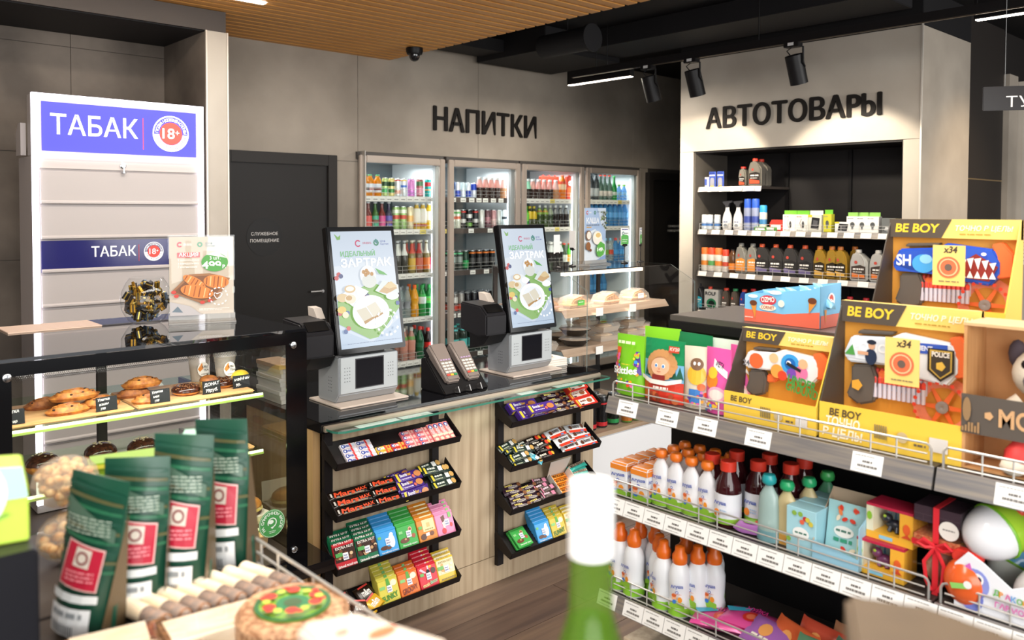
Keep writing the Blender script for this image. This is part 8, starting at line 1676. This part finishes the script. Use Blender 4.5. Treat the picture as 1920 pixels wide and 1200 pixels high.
# round nut cake with a printed disc
ck = MB().lathe([(.066, 0), (.074, .006), (.074, .032), (.068, .04), (0, .041)], noisy('#8a5a3a', '#d9ab82', .5, (110, 110, 110), 4, .4), 32).build('nut_cake'); thing(ck, 'round nut cake with a green and red printed disc', 'cake', loc=(.525, 1.0, 1.0315))
ld = MB().lathe([(.05, .0415), (.05, .0425), (0, .0427)], M('#7fae3a', .35), 32).build('printed_disc', ck)
P = Print((0, 0, .0428), (1, 0, 0), (0, 1, 0)); P.ring(0, 0, .044, .05, '#2f6a3a', 36).ell(0, 0, .022, .022, '#2a7a4a', 24).ell(0, 0, .012, .012, '#3f5a34', 16)
for k in range(6):
    a = 2*PI*k/6; P.ell(.034*math.cos(a), .034*math.sin(a), .009, .009, '#d8392c', 10); P.ell(.034*math.cos(a+.5), .034*math.sin(a+.5), .006, .006, '#b9d04a', 8); P.ell(.04*math.cos(a+.25), .04*math.sin(a+.25), .005, .005, '#d8392c', 8)
P.build('disc_print', ld)
# snacks further along
POP = noisy('#d89a4a', '#f2d8a0', .6, (90, 90, 90), 3)
for j, (x, y, z_, lab) in enumerate(((.375, 1.46, 1.031, 'clear bag of caramel popcorn standing on the shelf'), (.37, 1.47, 1.118, 'clear bag of caramel popcorn on top of another'))):
    pb_ = MB().blob((0, 0, .04), .052, .04, .042, film('#f2e6d4', .25, .08), 14, 8, lambda a, b, c: (a, b, max(c, -.94))).build('popcorn_bag', smooth=0); random.seed(30+j)
    pc = MB()
    for _ in range(70):
        while True:
            v_ = (random.uniform(-1, 1), random.uniform(-1, 1), random.uniform(-.85, 1))
            if sum(c*c for c in v_) < .8: break
        pc.blob((v_[0]*.046, v_[1]*.035, .04+v_[2]*.037), .009, .009, .008, POP, 6, 4)
    stuff(pc.build('popcorn', pb_, smooth=60)); thing(pb_, lab, 'snack', 'bags of caramel popcorn', loc=(x, y, z_))
def limepack():
    o = MB().box(-.075, .075, -.03, .03, 0, .07, M('#8fb52e', .35)).build('snack_box', bev=.004); P = Print((-.075, -.0306, 0), (1, 0, 0), (0, 0, 1)); P.poly([(.05, .02), (.13, .03), (.12, .06), (.07, .055)], '#2f4fb0').ell(.045, .035, .014, .014, '#eef2e6', 14).rect(.1, .045, .146, .055, '#f2f2ee').rect(0, .062, .15, .069, '#e0d84a'); P.build('print', o); return o
for j, (z_, lab) in enumerate(((1.031, 'lime green snack box at the bottom of its stack'), (1.102, 'lime green snack box on top of its stack'))): o = make('limepack', limepack); thing(o, lab, 'snack', 'lime green snack boxes', loc=(.49, 1.50, z_), rz=-.2)
# black riser with a die-cut children's carton
thing(B('display_riser', -.12, .225, 1.0, 1.2, 1.0315, 1.2315, M('#17171c', .35), None, .003), 'black display riser under the lime and blue carton', 'riser')
kc = MB().prism([(-.2, 0), (.0, 0), (.0, .05), (-.006, .085), (-.03, .087), (-.04, .1), (-.07, .112), (-.2, .112)], .0, .05, M('#b9d84a', .4), 'y').build('kids_carton', bev=.002, seg=1); thing(kc, 'lime and blue die-cut carton in the foreground corner', 'carton', loc=(.222, 1.03, 1.232), rz=-.2)
P = Print((-.2, -.0006, 0), (1, 0, 0), (0, 0, 1)); P.poly([(.02, .05), (.199, .05), (.194, .084), (.17, .086), (.16, .1), (.13, .111), (.02, .111)], '#a9d2ee').ell(.135, .058, .045, .045, '#eef2f4', 24).poly([(.1, .05), (.17, .05), (.17, .04), (.1, .04)], '#5aa83a').ell(.14, .066, .01, .016, '#e6ded8', 12).ell(.13, .066, .005, .012, '#c92f3a', 10).ell(.152, .066, .005, .012, '#c92f3a', 10).rect(.11, .045, .15, .055, '#e8742e').line([(.09, .022), (.14, .02), (.18, .034)], .004, '#7fae3a'); P.build('print', kc)
MB().blob((-.135, .025, .135), .03, .022, .028, M('#b9d03a', .3), 14, 8).blob((-.118, .018, .128), .018, .02, .022, M('#ee9a4a', .3), 10, 6).build('green_topper', kc, smooth=60)
for x, h_ in ((-.075, .15), (-.045, .132)): MB().tube([(x, .03, .09), (x, .03, h_-.006), (x, .03, h_)], [.013, .013, .009], M('#f0dcc8', .4), 10).build('cream_stick', kc, smooth=50)
# ---------------------------------------------------------------- the shelf right under the camera, out of focus
ns = empty('front_shelf', (0, 0, 0)); thing(ns, 'low steel shelf at the very front carrying the bottle and cartons', 'shelf')
B('deck', .26, .66, -.2, .58, 1.07, 1.095, SHD, ns, .002); B('support', .3, .62, -.1, .5, 0, 1.07, BLACK, ns)
bt = MB().lathe([(.036, 0), (.0375, .006), (.0375, .12), (.034, .15), (.022, .185), (.0165, .205), (.0155, .25)], film('#7ea63a', .3, .03), 24).build('green_bottle', smooth=60); thing(bt, 'green glass bottle with tall white capsule, out of focus in front', 'bottle', loc=(.459, .41, 1.096))
MB().lathe([(.0345, .004), (.0362, .008), (.0362, .12), (.0325, .15), (.0205, .18), (.0155, .198)], film('#4f8a1a', .55, .05), 20).build('green_drink', bt, smooth=60); MB().lathe([(.0172, .247), (.0172, .298), (.0165, .302), (0, .303)], M('#f4f3f2', .35), 24).build('white_capsule', bt, smooth=40); MB().lathe([(.0378, .03), (.0378, .1)], M('#5f9a3a', .4), 24).build('label', bt)
C_, L_ = (.621, .229), (.595, .279)
bb_ = MB().prism([C_, L_, (.515, .235), (.46, .06), (.615, -.01)], 1.096, 1.316, noisy('#54432f', '#655139', .7, (8, 8, 8), 4), 'z').build('brown_carton', bev=.004); thing(bb_, 'plain brown carton corner, out of focus at the bottom of the view', 'carton')
pb2 = MB().prism([(.30, .566), (.345, .552), (.372, .47), (.33, .40), (.29, .45)], 1.096, 1.286, M('#e6d6c6', .6), 'z').build('pale_carton', bev=.004); thing(pb2, 'pale pink carton top, out of focus at the bottom edge', 'carton')
P = Print((.33, .5, 1.2863), (1, 0, 0), (0, 1, 0)); P.ell(.01, .01, .012, .006, '#e8784a', 12).ell(-.012, .03, .006, .004, '#e8a08a', 10); P.build('print', pb2)
